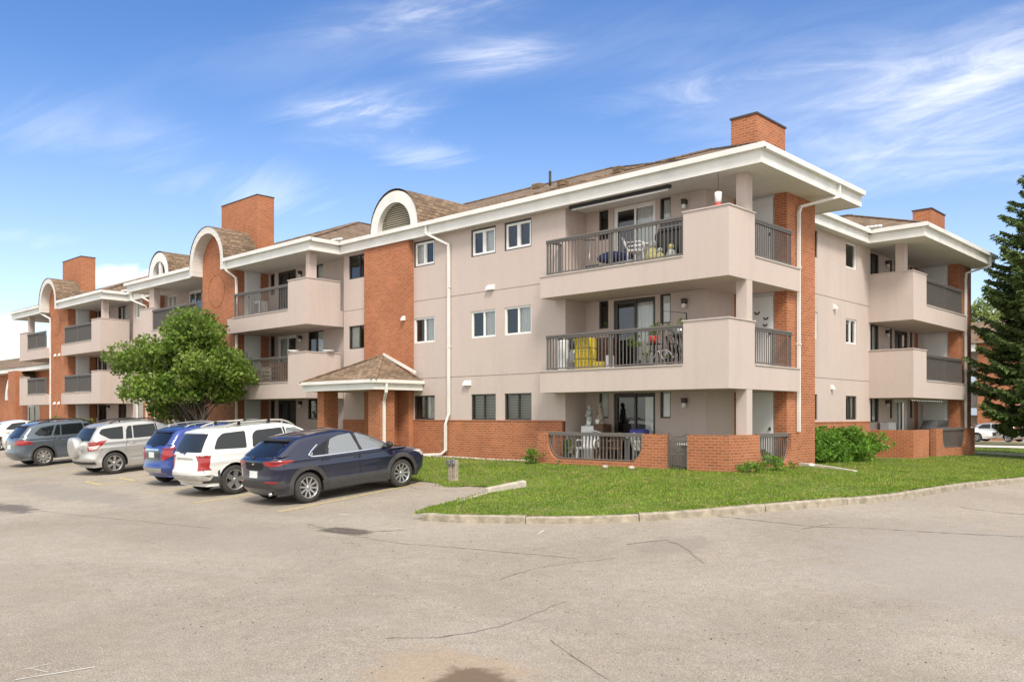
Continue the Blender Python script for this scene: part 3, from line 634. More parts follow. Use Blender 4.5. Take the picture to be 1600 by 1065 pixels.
# ---- balcony stack A (corner)
XC, YC = -10.33, 18.45
sideA = PL('X', -15.94); backA = PL('Y', 20.06); XA = PL('X', XC); YA = PL('Y', YC)
nar = [(-15.46, -15.12), (-13.34, -13.0)]; sld = (-14.93, -13.5)
H = []
for z in (F3, F2, F1): H += [(*n_, z[0]+.06, z[1]+(.05 if z is F3 else .02)) for n_ in nar]
SLD = [(4.0, 6.0), (1.33, 3.33), (-1.28, .66)]
H += [(*sld, *z) for z in SLD]
mb = MB(); wall(mb, sideA, 19.1, 20.06, ZB, ZS); wall(mb, backA, -15.94, -11.9, ZB, ZS, H); wall(mb, PL('X', -11.9), 20.06, 21.55, ZB, ZS); mb.build('balcony_wall', STK, B)
mb = MB(); wall(mb, PL('X', -11.9), 21.55, 21.9, ZB, ZS); mb.box(-10.86, -10.5, 21.85, 23.6, ZB, ZS); mb.build('brick_column', BRK, B)
mb = MB(); wall(mb, PL('Y', 21.9), -11.9, -10.86, ZB, ZS); mb.build('storage_wall', M['door'], B)
for k, z in enumerate(SLD):
    for n_ in nar: window(B, backA, *n_, F3[0]+.06 if k == 0 else (F2[0]+.06 if k == 1 else F1[0]+.06), (F3[1]+.05 if k == 0 else (F2[1] if k == 1 else F1[1])+.02), 'bronze', 'fixed', (None, None, 'panel')[k] if n_ is nar[0] else ('curtain', ('blind', .8), 'panel')[k], fw=.04)
    window(B, backA, *sld, *z, ('vinyl', 'bronze', 'bronze')[k], 'door', (('curtain', -.5), ('curtain', -.55), ('curtain', -.3))[k], fw=.05, name='patio_door')
    wallamp(B, backA, -12.53, z[1]-.28)
    zf = (3.95, 1.26, -1.34)[k]
    mb = MB(); mb.box(-11.72, -10.9, 21.84, 21.897, zf+.05, zf+(2.0)); o = mb.build('storage_door', M['door'], B)
    mb = MB(); mb.ball((-10.98, 21.81, zf+1.0), .035); mb.box(-11.0, -10.96, 21.83, 21.84, zf+.95, zf+1.05); mb.build('handle', M['black'], o)
def cap(mb, x0, x1, y0, y1, z, t=.03, ov=.025): mb.box(x0-ov, x1+ov, y0-ov, y1+ov, z, z+t)
def slab_balcony(xl, xr, yf, yb, zb, bandz=.60):   # deck
    mb = MB(); mb.box(xl, xr, yf, yb, zb, zb+bandz); return mb
for zb in (3.37, .67):
    mb = slab_balcony(-16.34, XC, YC, 22.28, zb); mb.box(-11.59, XC, YC, YC+.14, zb+.60, zb+1.68); mb.box(XC-.14, XC, YC+.14, 19.74, zb+.60, zb+1.68)
    o = mb.build('balcony', STK, B)
    c = MB(); zt = zb+.6; c.box(-16.37, -11.6, YC-.025, YC+.12, zt, zt+.03); c.box(XC-.12, XC+.025, 19.75, 22.3, zt, zt+.03); zt = zb+1.68
    c.box(-11.62, XC+.025, YC-.025, YC+.165, zt, zt+.03); c.box(XC-.165, XC+.025, YC+.165, 19.77, zt, zt+.03); c.build('coping', M['stucco_edge'], o)
    railing(o, YA, -16.13, -11.60, zb+1.62, zb+.63, ret=.62); railing(o, XA, 19.76, 21.84, zb+1.58, zb+.63)
    q = MB(); q.box(-10.62, XC-.005, 19.33, 19.62, zb+1.711, 6.02 if zb > 3 else 3.37); q.build('post', STK, o)
mb = MB(); mb.box(-10.62, XC-.005, 19.33, 19.62, -.9, .67); mb.build('post', STK, B)
# retractable shade and feeder under the top soffit
t_ = thing('roller_shade', 'black roller shade rolled up under the eave above the top corner balcony', 'shade', (-14.2, 18.95, 5.95))
mb = MB(); mb.box(-15.75, -12.35, 19.02, 19.10, 5.93, 6.01); mb.build('housing', M['black'], t_)
mb = MB(); mb.tube([(-15.65, 19.06, 5.90), (-12.42, 19.06, 5.90)], .028); mb.build('roll', M['whiteplastic'], t_)
t_ = thing('hummingbird_feeder', 'red and clear hummingbird feeder hanging above the top corner parapet', 'bird feeder', (-10.9, 18.95, 5.2))
mb = MB(); mb.tube([(-10.9, 18.95, 6.02), (-10.9, 18.95, 5.55)], .006, 5); mb.build('hook', M['black'], t_)
mb = MB(); mb.lathe([(.01, 5.56), (.09, 5.53), (.08, 5.3), (.05, 5.27)], (-10.9, 18.95, 0)); mb.build('bottle', M['whiteplastic'], t_)
mb = MB(); mb.lathe([(.05, 5.27), (.11, 5.22), (.11, 5.17), (.02, 5.15)], (-10.9, 18.95, 0)); mb.build('tray', M['red'], t_)
# ---- N side (faces right)
rw = PL('X', -11.85); nb = PL('X', -12.05)
WN = (29.08, 30.0); wn0 = (25.6, 26.82)
holes = [(*u, *z) for u in (WN, wn0) for z in (F3, F2, F1)]+[(23.6, 31.1, z-.012, z+.012, .02) for z in (3.92, 1.24)]
mb = MB(); wall(mb, rw, 22.3, 31.25, -.2, ZS, holes); mb.build('wall', STK, B)
mb = MB(); wall(mb, rw, 22.3, 31.1, ZB, -.2, [], n=.03); rw.box(mb, 22.3, 31.1, -.02, .045, -.205, -.18); mb.build('brick_base', BRK, B)
for k, z in enumerate((F3, F2, F1)):
    window(B, rw, *WN, *z, 'bronze' if k == 2 else 'vinyl', 'fixed' if k == 0 else 'slider', (None, ('curtain', .4), ('curtain', -.5))[k], fw=.05)
    window(B, rw, *wn0, *z, 'vinyl' if k == 1 else 'bronze', 'slider', 'curtain' if k == 1 else None)
vent(B, rw, 28.1, 3.62); vent(B, rw, 27.9, .95)
wu, nu, du, nu2 = (31.45, 32.6), (33.74, 33.98), (34.2, 35.66), (35.92, 36.2)
H = []
for k in range(3):
    z = (F3, F2, F1)[k]; H += [(*wu, z[0]-.1, z[1]+.03), (*nu, z[0]+.03, z[1]+.03), (*nu2, z[0]+.03, z[1]+.03), (*du, *SLD[k])]
mb = MB(); wall(mb, nb, 31.25, 36.4, ZB, ZS, H); mb.build('balcony_wall', STK, B)
mb = MB(); wall(mb, nb, 36.4, 36.85, ZB, ZS); mb.box(-10.9, -10.5, 36.8, 38.4, ZB, ZS); mb.build('brick_column', BRK, B)
mb = MB(); wall(mb, PL('Y', 36.85), -12.05, -10.9, ZB, ZS); mb.build('storage_wall', M['door'], B)
for k in range(3):
    z = (F3, F2, F1)[k]
    window(B, nb, *wu, z[0]-.1, z[1]+.03, 'bronze', 'slider', ('curtain', -.5) if k else None, fw=.04)
    window(B, nb, *nu, z[0]+.03, z[1]+.03, 'bronze', 'fixed', None, fw=.03); window(B, nb, *nu2, z[0]+.03, z[1]+.03, 'bronze', 'fixed', None, fw=.03)
    window(B, nb, *du, *SLD[k], ('bronze', 'bronze', 'vinyl')[k], 'door', (None, None, ('curtain', .5))[k], name='patio_door')
    wallamp(B, nb, 33.3, z[1]-.2)
    zf = (3.95, 1.26, -1.5)[k]; mb = MB(); mb.box(-11.85, -11.0, 36.79, 36.847, zf+.05, zf+2.0); o = mb.build('storage_door', M['door'], B); mb = MB(); mb.ball((-11.08, 36.76, zf+1), .035); mb.build('handle', M['black'], o)
Y31 = PL('Y', 31.1)
for zb in (3.35, .65):
    mb = MB(); mb.box(-12.0, XC, 31.1, 37.12, zb, zb+.6); mb.box(-11.86, XC, 31.1, 31.24, zb+.6, zb+1.68); mb.box(XC-.14, XC, 31.24, 32.46, zb+.6, zb+1.68); o = mb.build('balcony', STK, B)
    c = MB(); zt = zb+1.68; c.box(-11.86, XC+.025, 31.075, 31.265, zt, zt+.03); c.box(XC-.165, XC+.025, 31.265, 32.48, zt, zt+.03); c.box(XC-.12, XC+.025, 32.49, 37.14, zb+.6, zb+.63); c.build('coping', M['stucco_edge'], o)
    railing(o, XA, 32.48, 36.7, zb+1.58, zb+.63, screen=True)
    if zb > 3: q = MB(); q.box(-10.93, -10.62, 31.105, 31.4, zb+1.711, 6.02); q.build('post', STK, o)
# back and far ends so the block is closed from other sides
mb = MB(); mb.box(-55.6, -12.9, 37.42, 37.5, ZB, ZS); mb.box(-12.9, -10.9, 38.3, 38.38, ZB, ZS); mb.build('rear_wall', STK, B)
mb = MB(); mb.box(-55.62, -55.5, 19.43, 37.4, ZB, ZS); mb.build('end_wall', STK, B)
# ---- front bays: E/F/G and J/K/L share one design
def bay_stack(xl, xr, so, ro, post, seed, solid_right, screen=False):
    # so = solid front parapet range, ro = railing range
    yf = 17.59
    for zb in (3.37, .67):
        mb = MB(); mb.box(xl, xr, yf, 19.45, zb, zb+.6); mb.box(*so, yf, yf+.14, zb+.6, zb+1.68)
        cx = xr if solid_right else xl; s_ = -1 if solid_right else 1
        a_, b_ = sorted((cx, cx+s_*.14)); mb.box(a_, b_, yf+.14, 19.1, zb+.6, zb+1.68); o = mb.build('balcony', STK, B)
        c = MB(); zt = zb+1.68; c.box(so[0]-.02, so[1]+.02, yf-.025, yf+.165, zt, zt+.03); c.box(a_-.025, b_+.025, yf+.165, 19.1, zt, zt+.03)
        c.box(ro[0]-.05, ro[1]+.02, yf-.025, yf+.12, zb+.6, zb+.63); c.build('coping', M['stucco_edge'], o)
        railing(o, PL('Y', yf), *ro, zb+1.58, zb+.63, screen=screen)
        if zb > 3: q = MB(); q.box(*post, 17.75, 18.05, zb+(1.711 if solid_right else 1.60), 6.02); q.build('post', STK, o)
def backwall(u0, u1, doorr, nars, wins, style, par=B, y=19.42):
    H = []
    for k in range(3):
        z = (F3, F2, F1)[k]; H += [(*n_, z[0]+.03, z[1]+.04) for n_ in nars]+[(*n_, z[0], z[1]+.04) for n_ in wins]+([(*doorr, *SLD[k])] if doorr else [])
    pl = PL('Y', y); mb = MB(); wall(mb, pl, u0, u1, ZB, ZS, H); mb.build('balcony_wall', STK, par)
    for k in range(3):
        z = (F3, F2, F1)[k]
        for n_ in nars: window(par, pl, *n_, z[0]+.03, z[1]+.04, 'bronze', 'fixed', None, fw=.03)
        for n_ in wins: window(par, pl, *n_, z[0], z[1]+.04, style[2], 'slider', ('curtain', -.6) if k == 1 else (None if k else 'curtain'), fw=.04)
        if doorr: window(par, pl, *doorr, *SLD[k], style[k % 2], 'door', ('curtain', .5) if k == 1 else None, name='patio_door'); wallamp(par, pl, doorr[1]+.4, z[1]-.2)
def tower(xl, xr, r_in, r_out, xc, chim):
    yf = 17.88
    mb = MB(); mb.box(xl, xr, yf, 19.42, ZB, 6.02)
    n = 20; arc_ = [(xc+r_in*math.cos(PI*i/n), 6.47+r_in*math.sin(PI*i/n)) for i in range(n+1)]
    mb.prism([(x, yf, z) for x, z in [(xc+r_in, 6.021)]+arc_+[(xc-r_in, 6.021)]][::-1], (0, yf, 0), (0, yf+.3, 0)); mb.build('brick_tower', BRK, B)
    ring = MB(); k = 32   # faint round brick course high on the tower
    for i in range(k):
        a0, a1 = 2*PI*i/k, 2*PI*(i+.82)/k; q = [(xc+rr*math.cos(a_), yf-.014, 5.35+rr*math.sin(a_)) for rr, a_ in ((.62, a0), (.74, a0), (.74, a1), (.62, a1))]
        ring.prism(q, (0, 0, 0), (0, .013, 0))
    ring.build('brick_medallion', BRK, B)
    # vault
    v = MB(); v.smooth = True; y0, y1 = 17.42, 19.2
    pts = [(xc+r_out*math.cos(PI*i/24), 6.47+r_out*math.sin(PI*i/24)) for i in range(25)]
    for i in range(24): v.quad((pts[i][0], y0-.03, pts[i][1]), (pts[i][0], y1, pts[i][1]), (pts[i+1][0], y1, pts[i+1][1]), (pts[i+1][0], y0-.03, pts[i+1][1]))
    o = v.build('vault_roof', M['shingle'], B)
    L_ = 0; uvl = o.data.uv_layers[0].data; rad = r_out   # unroll the curve for the shingle courses
    for p in o.data.polygons:
        for li in p.loop_indices:
            c_ = o.data.vertices[o.data.loops[li].vertex_index].co+org(o); uvl[li].uv = (c_.y, math.atan2(c_.z-6.47, c_.x-xc)*rad)
    arch(xc, 6.47, r_out-.02, r_in, y0, yf, 6.02, 'arch_trim')
    v = MB(); n = 24; v.prism([(x, y1, z) for x, z in pts]+[], (0, y1-.02, 0), (0, y1, 0)); v.build('vault_end', M['shingle'], B)
    v = MB(); cxl, cxr, cy0, cy1, cz = chim; v.box(cxl, cxr, cy0, cy1, 6.3, cz); o = v.build('chimney', BRK, B)
    v = MB(); v.box(cxl-.02, cxr+.02, cy0-.02, cy1+.02, cz, cz+.035); v.build('cap_flashing', M['cap'], o)
def arch(xc, zc, ro_, ri, y0, y1, legz, name):
    a = MB(); n = 24
    o_ = [(xc+ro_*math.cos(PI*i/n), zc+ro_*math.sin(PI*i/n)) for i in range(n+1)]; i_ = [(xc+ri*math.cos(PI*i/n), zc+ri*math.sin(PI*i/n)) for i in range(n+1)]
    if legz < zc: o_ = [(xc+ro_, legz)]+o_+[(xc-ro_, legz)]; i_ = [(xc+ri, legz)]+i_+[(xc-ri, legz)]
    for k in range(len(o_)-1):
        p, q, r, s_ = o_[k], o_[k+1], i_[k+1], i_[k]
        a.quad((p[0], y0, p[1]), (q[0], y0, q[1]), (r[0], y0, r[1]), (s_[0], y0, s_[1])); a.quad((s_[0], y0, s_[1]), (r[0], y0, r[1]), (r[0], y1, r[1]), (s_[0], y1, s_[1]))
        a.quad((p[0], y0, p[1]), (p[0], y1, p[1]), (q[0], y1, q[1]), (q[0], y0, q[1]))
    a.quad((o_[0][0], y0, o_[0][1]), (i_[0][0], y0, i_[0][1]), (i_[0][0], y1, i_[0][1]), (o_[0][0], y1, o_[0][1])); a.quad((i_[-1][0], y0, i_[-1][1]), (o_[-1][0], y0, o_[-1][1]), (o_[-1][0], y1, o_[-1][1]), (i_[-1][0], y1, i_[-1][1]))
    return a.build(name, M['soffit'] if legz < zc else M['white'], B)
def sidewall(x, doorz=True, face=1):   # tower side face with the white storage door
    pl = PL('X', x); mb = MB(); wall(mb, pl, 18.3, 19.05, ZB, ZS, [], n=.004); o = mb.build('storage_wall', M['door'], B)
    for zf in (3.95, 1.26, -1.34):
        mb = MB(); mb.box(x+.01, x+.05, 18.38, 18.98, zf+.05, zf+1.98); d = mb.build('storage_door', M['door'], B); mb = MB(); mb.ball((x+.07, 18.45, zf+1), .03); mb.build('handle', M['black'], d)
# E
bay_stack(-32.7, -26.96, (-28.16, -26.96), (-32.2, -28.18), (-27.22, -26.97), 1, True)
backwall(-32.6, -26.62, (-31.85, -30.5), [(-32.45, -32.12)], [(-29.62, -28.55)], ('bronze', 'vinyl', 'bronze'))
mb = MB(); wall(mb, PL('X', -26.62), 19.1, 19.45, ZB, ZS); wall(mb, PL('X', -26.75), 19.1, 19.45, ZB, ZS); mb.build('wall', STK, B)
tower(-35.4, -32.6, 1.2, 1.5, -34.18, (-35.75, -32.7, 18.95, 19.75, 9.33)); sidewall(-32.6)
# G
bay_stack(-41.06, -35.3, (-41.06, -39.75), (-39.73, -35.45), (-40.4, -39.9), 2, False, True)
backwall(-42.4, -35.4, (-39.9, -38.6), [], [(-42.1, -41.1), (-37.6, -36.6)], ('vinyl', 'vinyl', 'vinyl'))
# between G and J
mb = MB(); wall(mb, PL('Y', 19.1), -45.4, -44.2, ZB, ZS, [(-45.08, -44.3, *F3), (-45.08, -44.3, *F2), (-45.08, -44.3, *F1)]); wall(mb, PL('X', -42.2), 19.1, 19.45, ZB, ZS); mb.build('wall', STK, B)
for z in (F3, F2, F1): window(B, PL('Y', 19.1), -45.08, -44.3, *z, 'vinyl', 'fixed', 'curtain')
mb = MB(); wall(mb, PL('Y', 19.08), -44.2, -42.2, ZB, ZS); wall(mb, PL('X', -42.2), 19.08, 19.3, ZB, ZS, [], n=.01); mb.build('brick_panel', BRK, B)
# J
bay_stack(-51.3, -45.86, (-46.98, -45.86), (-50.9, -47.0), (-46.12, -45.87), 3, True, True)
backwall(-51.3, -45.4, (-50.9, -49.7), [(-51.25, -51.0)], [(-48.1, -47.0)], ('bronze', 'bronze', 'bronze'))
tower(-53.85, -51.15, 1.1, 1.4, -52.95, (-54.6, -51.75, 18.8, 19.6, 9.15)); sidewall(-51.15)
# L
bay_stack(-58.3, -53.75, (-58.3, -56.95), (-56.93, -53.85), (-57.3, -57.0), 4, False, True)
mb = MB(); wall(mb, PL('Y', 19.42), -55.6, -53.85, ZB, ZS); mb.build('brick_panel', BRK, B)
# white lobby-style door under L
# ---- eaves: soffit, fascia, gutter
sf = MB()
for (a, b, c, d) in ((-59.9, -9.68, 18.8, 24.83), (-59.9, -11.5, 24.83, 37.6), (-11.5, -9.68, 30.2, 38.6), (-32.7, -26.58, 17.5, 18.8), (-42.3, -35.66, 17.5, 18.8), (-51.57, -45.4, 17.5, 18.8), (-59.45, -54.33, 17.5, 18.8)): sf.box(a, b, c, d, 6.021, 6.06)
sf.build('soffit', M['soffit'], B)
fa = MB(); gu = MB()
def eave(p, q, ext0=0, ext1=0):   # p->q keeps the outside on the right-hand side
    p, q = Vector(p), Vector(q); d = (q-p).normalized(); n = Vector((d.y, -d.x)); 
    def b3(mb, s0, s1, n0, n1, z0, z1, bev=0):
        a_ = p+d*s0+n*n0; b_ = q+d*s1+n*n1; mb.box(a_.x, b_.x, a_.y, b_.y, z0, z1, bev)
    b3(fa, -.002, .002, -.03, .004, 6.0, 6.33)
    lip0, lip1 = ext0, ext1
    if abs(d.x) < .5:
        lip0, lip1 = (.0995 if ext0 else 0), (.0995 if ext1 else 0); ext0, ext1 = (-.001 if ext0 else 0), (-.001 if ext1 else 0)
    else: lip0 = ext0 = .125 if ext0 else 0; lip1 = ext1 = .125 if ext1 else 0
    # gutter with a rolled lip
    b3(gu, -ext0, ext1, .006, .02, 6.31, 6.43); b3(gu, -ext0, ext1, .02, .10, 6.31, 6.33); b3(gu, -lip0, lip1, .10, .125, 6.31, 6.445)
for p, q, e0, e1 in (((-26.58, 18.8), (-9.67, 18.8), 0, .125), ((-9.67, 18.8), (-9.67, 24.83), .125, .0), ((-9.67, 24.83), (-11.5, 24.83), 0, 0), ((-11.5, 24.83), (-11.5, 30.2), 0, 0), ((-11.5, 30.2), (-9.67, 30.2), 0, .125), ((-9.67, 30.2), (-9.67, 38.6), .125, 0),
                     ((-26.58, 17.5), (-26.58, 18.8), .125, 0), ((-32.7, 17.5), (-26.58, 17.5), 0, .125), ((-42.3, 17.5), (-35.66, 17.5), .1, 0), ((-42.3, 18.8), (-42.3, 17.5), 0, .1), ((-45.4, 18.8), (-42.3, 18.8), 0, 0), ((-45.4, 17.5), (-45.4, 18.8), .125, 0), ((-51.57, 17.5), (-45.4, 17.5), 0, .125), ((-59.45, 17.5), (-54.33, 17.5), 0, 0), ((-59.45, 20.5), (-59.45, 17.5), 0, .1)): eave(p, q, e0, e1)
fa.build('fascia', M['white'], B); gu.build('gutter', M['white'], B)
# ---- roofs
PT = .385
caps = []; rf = MB()
for args in ((-59.9, -11.50, 18.76, 37.7), (-19, -9.64, 18.755, 24.86), (-27, -9.64, 30.18, 38.64)): caps += hip(rf, *args, 6.435, PT)
roof = rf.build('roof', M['shingle'], B)
for args, (va, vb) in (((-42.34, -26.54, 17.46, 36.9), (-35.5, -32.86)), ((-59.5, -45.36, 17.46, 36.9), (-54.2, -51.7))):
    q = MB(); caps += hip(q, *args, 6.435, PT); ob = q.build('roof', M['shingle'], B)
    bm = bmesh.new(); bm.from_mesh(ob.data); bmesh.ops.remove_doubles(bm, verts=bm.verts, dist=1e-4); bmesh.ops.recalc_face_normals(bm, faces=bm.faces); bm.to_mesh(ob.data); bm.free()
    cu_ = MB().box(va, vb, 17.0, 19.0, 6.0, 7.4).build('cutter', M['shingle'], B); md = ob.modifiers.new('b', 'BOOLEAN'); md.object = cu_; md.solver = 'EXACT'; bpy.context.view_layer.update()
    me = bpy.data.meshes.new_from_object(ob.evaluated_get(bpy.context.evaluated_depsgraph_get())); ob.modifiers.clear(); ob.data = me; cm = cu_.data; bpy.data.objects.remove(cu_); bpy.data.meshes.remove(cm)
rc = MB()
for a_, b_ in caps:
    a_, b_ = Vector(a_), Vector(b_)
    if (b_-a_).length > .5: rc.bar(a_+Vector((0, 0, .0)), b_+Vector((0, 0, .0)), .24, .05)
rc.build('ridge_cap', M['shingle'], roof)
# long barrel dormer over the entrance tower
def barrel(xc, ro_, ri, y0, y1, zc, dark='louver', mull=False):
    v = MB(); v.smooth = True; pts = [(xc+ro_*math.cos(PI*i/24), zc+ro_*1.05*math.sin(PI*i/24)) for i in range(25)]
    for i in range(24): v.quad((pts[i][0], y0-.03, pts[i][1]), (pts[i][0], y1, pts[i][1]), (pts[i+1][0], y1, pts[i+1][1]), (pts[i+1][0], y0-.03, pts[i+1][1]))
    o = v.build('barrel_dormer', M['shingle'], B); uvl = o.data.uv_layers[0].data
    for p in o.data.polygons:
        for li in p.loop_indices:
            c_ = o.data.vertices[o.data.loops[li].vertex_index].co+org(o); uvl[li].uv = (c_.y, math.atan2(c_.z-zc, c_.x-xc)*ro_)
    arch(xc, zc, ro_-.01, ri, y0, y0+.25, zc, 'arch_trim')
    n = 20; q = [(xc+ri*math.cos(PI*i/n), y0+.2, zc+ri*math.sin(PI*i/n)) for i in range(n+1)]
    f = MB(); f.add(q, [tuple(range(n+1))]); f.build('louver' if not mull else 'lunette_window', M['louver'] if not mull else M['glass'], o)
    if mull: f = MB(); f.box(xc-.12, xc+.12, y0+.05, y0+.15, zc, zc+ri); f.build('mullion', M['white'], o)
barrel(-23.32, 1.3, .9, 18.72, 23.5, 6.46); barrel(-38.72, 1.03, .62, 17.45, 20.2, 6.45, mull=True)
v = MB(); v.box(-11.97, -11.2, 21.5, 23.2, 6.4, 8.2); o = v.build('chimney', BRK, B); v = MB(); v.box(-12.0, -11.17, 21.47, 23.23, 8.2, 8.25); v.build('cap_flashing', M['cap'], o)
v = MB(); v.box(-11.9, -11.2, 35.75, 37.4, 6.4, 8.12); o = v.build('chimney', BRK, B); v = MB(); v.box(-11.93, -11.17, 35.72, 37.43, 8.12, 8.17); v.build('cap_flashing', M['cap'], o)
# small roof penetrations
def rz(x, y): return 6.42+PT*min(y-18.68, -11.42-x, 37.7-y)
for (x, y, r_, h_) in ((-21.8, 25.2, .05, .55), (-27.6, 24.4, .05, .5), (-33.5, 26.4, .06, .4), (-56, 27, .05, .5)):
    mb = MB(); z = max(rz(x, y), 0); mb.tube([(x, y, z-.3), (x, y, z+h_)], r_); mb.build('vent_pipe', M['black'], B)
for (x, y) in ((-18.8, 22.4), (-22.7, 25.6), (-23.4, 26.2), (-15.8, 21.5)):
    mb = MB(); z = rz(x, y); mb.box(x-.15, x+.15, y-.15, y+.15, z-.05, z+.16, .02); mb.build('roof_vent', M['shingle'], B)
# splash guards in the roof valleys
for (x, y) in ((-26.6, 18.62), (-45.45, 18.62), (-11.35, 30.05)):
    mb = MB()
    for k in range(4): mb.ball((x-.14+.13*k, y+.02*k, 6.52), .085, 8, (1.1, 1, .6))
    mb.build('valley_foam', M['whiteplastic'], B)
mb = MB()
for k in range(12): mb.ball((-32.5+.12*k, 18.2+.13*(k % 3), 6.62+.04*(k % 3)), .08, 6, (1.2, 1, .5))
mb.build('valley_foam', M['pale'], B)
# ---- downspouts
def spout(par, pts, w_=.085):
    mb = MB()
    for a_, b_ in zip(pts[:-1], pts[1:]): mb.bar(a_, b_, w_, w_*.8)
    for p in pts[1:-1]: mb.ball(p, w_*.56, 8)
    for a_, b_ in zip(pts[:-1], pts[1:]):
        d = Vector(b_)-Vector(a_)
        if abs(d.z) > 2.2:
            for t in (.25, .6): c = Vector(a_)+d*t; mb.box(c.x-w_*.7, c.x+w_*.7, c.y-w_*.5, c.y+w_*.6, c.z-.02, c.z+.02)
    mb.build('downspout', M['white'], par)
spout(B, [(-21.65, 18.75, 6.33), (-21.65, 18.75, 6.05), (-20.85, 19.03, 5.62), (-20.85, 19.03, .05), (-20.95, 18.98, -.28), (-20.95, 18.98, -1.12), (-21.1, 18.93, -1.24), (-23.2, 18.45, -1.34)])
spout(B, [(-9.62, 23.15, 6.33), (-9.62, 23.15, 5.98), (-10.42, 22.5, 5.72), (-10.43, 22.42, 5.55), (-10.43, 22.42, -.42)])
spout(B, [(-9.62, 37.75, 6.33), (-9.62, 37.75, 5.95), (-10.42, 37.5, 5.72), (-10.43, 37.45, 5.5), (-10.43, 37.45, -.5)])
spout(B, [(-32.62, 17.46, 6.36), (-32.66, 17.5, 5.98), (-32.42, 17.82, 5.66), (-32.42, 17.84, 5.4), (-32.42, 17.84, -1.4)])
spout(B, [(-54.3, 17.46, 6.36), (-54.3, 17.5, 5.98), (-53.7, 17.8, 5.66), (-53.7, 17.82, 5.4), (-53.7, 17.82, -1.4)])
spout(B, [(-44.75, 18.74, 6.3), (-44.75, 18.74, 6.0), (-43.6, 19.02, 5.6), (-43.6, 19.02, -1.4)]); spout(B, [(-43.4, 18.74, 6.3), (-43.4, 18.74, 6.0), (-42.6, 19.02, 5.6), (-42.6, 19.02, -1.4)])
vent(B, PL('Y', 17.88), -53.0, 3.5); vent(B, PL('Y', 17.88), -52.35, 3.5); vent(B, PL('Y', 17.88), -53.1, .75); vent(B, PL('Y', 17.88), -52.45, .75)
# ---- entrance canopy
CN = thing('entrance_canopy', 'hip roofed porch on brick pillars in front of the brick tower', 'canopy', (-24.2, 17.4, -1.4))
cx0, cx1, cy0, cy1, cz = -26.3, -22.2, 17.02, 18.88, .87
PCX = -24.0
mb = MB(); mb.box(cx0, cx1, cy0, cy0+.04, cz, cz+.23); mb.box(cx1-.04, cx1, cy0+.04, cy1+.2, cz, cz+.23); mb.box(cx0, cx0+.04, cy0+.04, cy1+.2, cz, cz+.23); mb.build('fascia', M['white'], CN)
mb = MB(); mb.box(cx0+.04, cx1-.04, cy0+.04, cy1+.2, cz+.02, cz+.06); mb.build('soffit', M['soffit'], CN)
mb = MB(); mb.box(cx0-.1, cx1+.1, cy0-.1, cy0, cz+.21, cz+.32, .008); mb.box(cx1, cx1+.1, cy0, cy1+.2, cz+.21, cz+.32, .008); mb.box(cx0-.1, cx0, cy0, cy1+.2, cz+.21, cz+.32, .008); mb.build('gutter', M['white'], CN)
ap = (PCX, 18.85, 2.12); z0 = cz+.31
mb = MB(); a_, b_, c_, d_ = (cx0-.06, cy0-.06, z0), (cx1+.06, cy0-.06, z0), (cx1+.06, 19.08, z0), (cx0-.06, 19.08, z0); mid1, mid2 = (PCX, 18.70, 2.12), (PCX, 19.08, 2.12)
mb.add([a_, b_, mid1], [(0, 1, 2)]); mb.add([b_, c_, mid2, mid1], [(0, 1, 2, 3)]); mb.add([d_, a_, mid1, mid2], [(0, 1, 2, 3)]); mb.add([a_, b_, c_, d_], [(3, 2, 1, 0)]); o = mb.build('roof', M['shingle'], CN)
mb = MB(); mb.bar(a_, mid1, .2, .04); mb.bar(b_, mid1, .2, .04); mb.build('ridge_cap', M['shingle'], o)
mb = MB(); mb.bar((PCX-.05, 18.85, 2.17), (cx1-.1, 18.86, z0+.28), .05, .09); mb.build('wall_flashing', M['white'], o)
for (x0, x1, y0, y1) in ((-26.1, -25.7, 17.5, 18.1), (-23.13, -22.5, 17.5, 18.1), (-23.8, -23.3, 18.35, 18.88)):
    mb = MB(); mb.box(x0, x1, y0, y1, ZB, cz+.02); mb.build('pillar', BRK, CN)
spout(CN, [(cx1+.06, cy0+.45, cz+.2), (cx1+.06, cy0+.45, cz-.08), (-22.44, 17.62, cz-.34), (-22.44, 17.62, -1.5)])
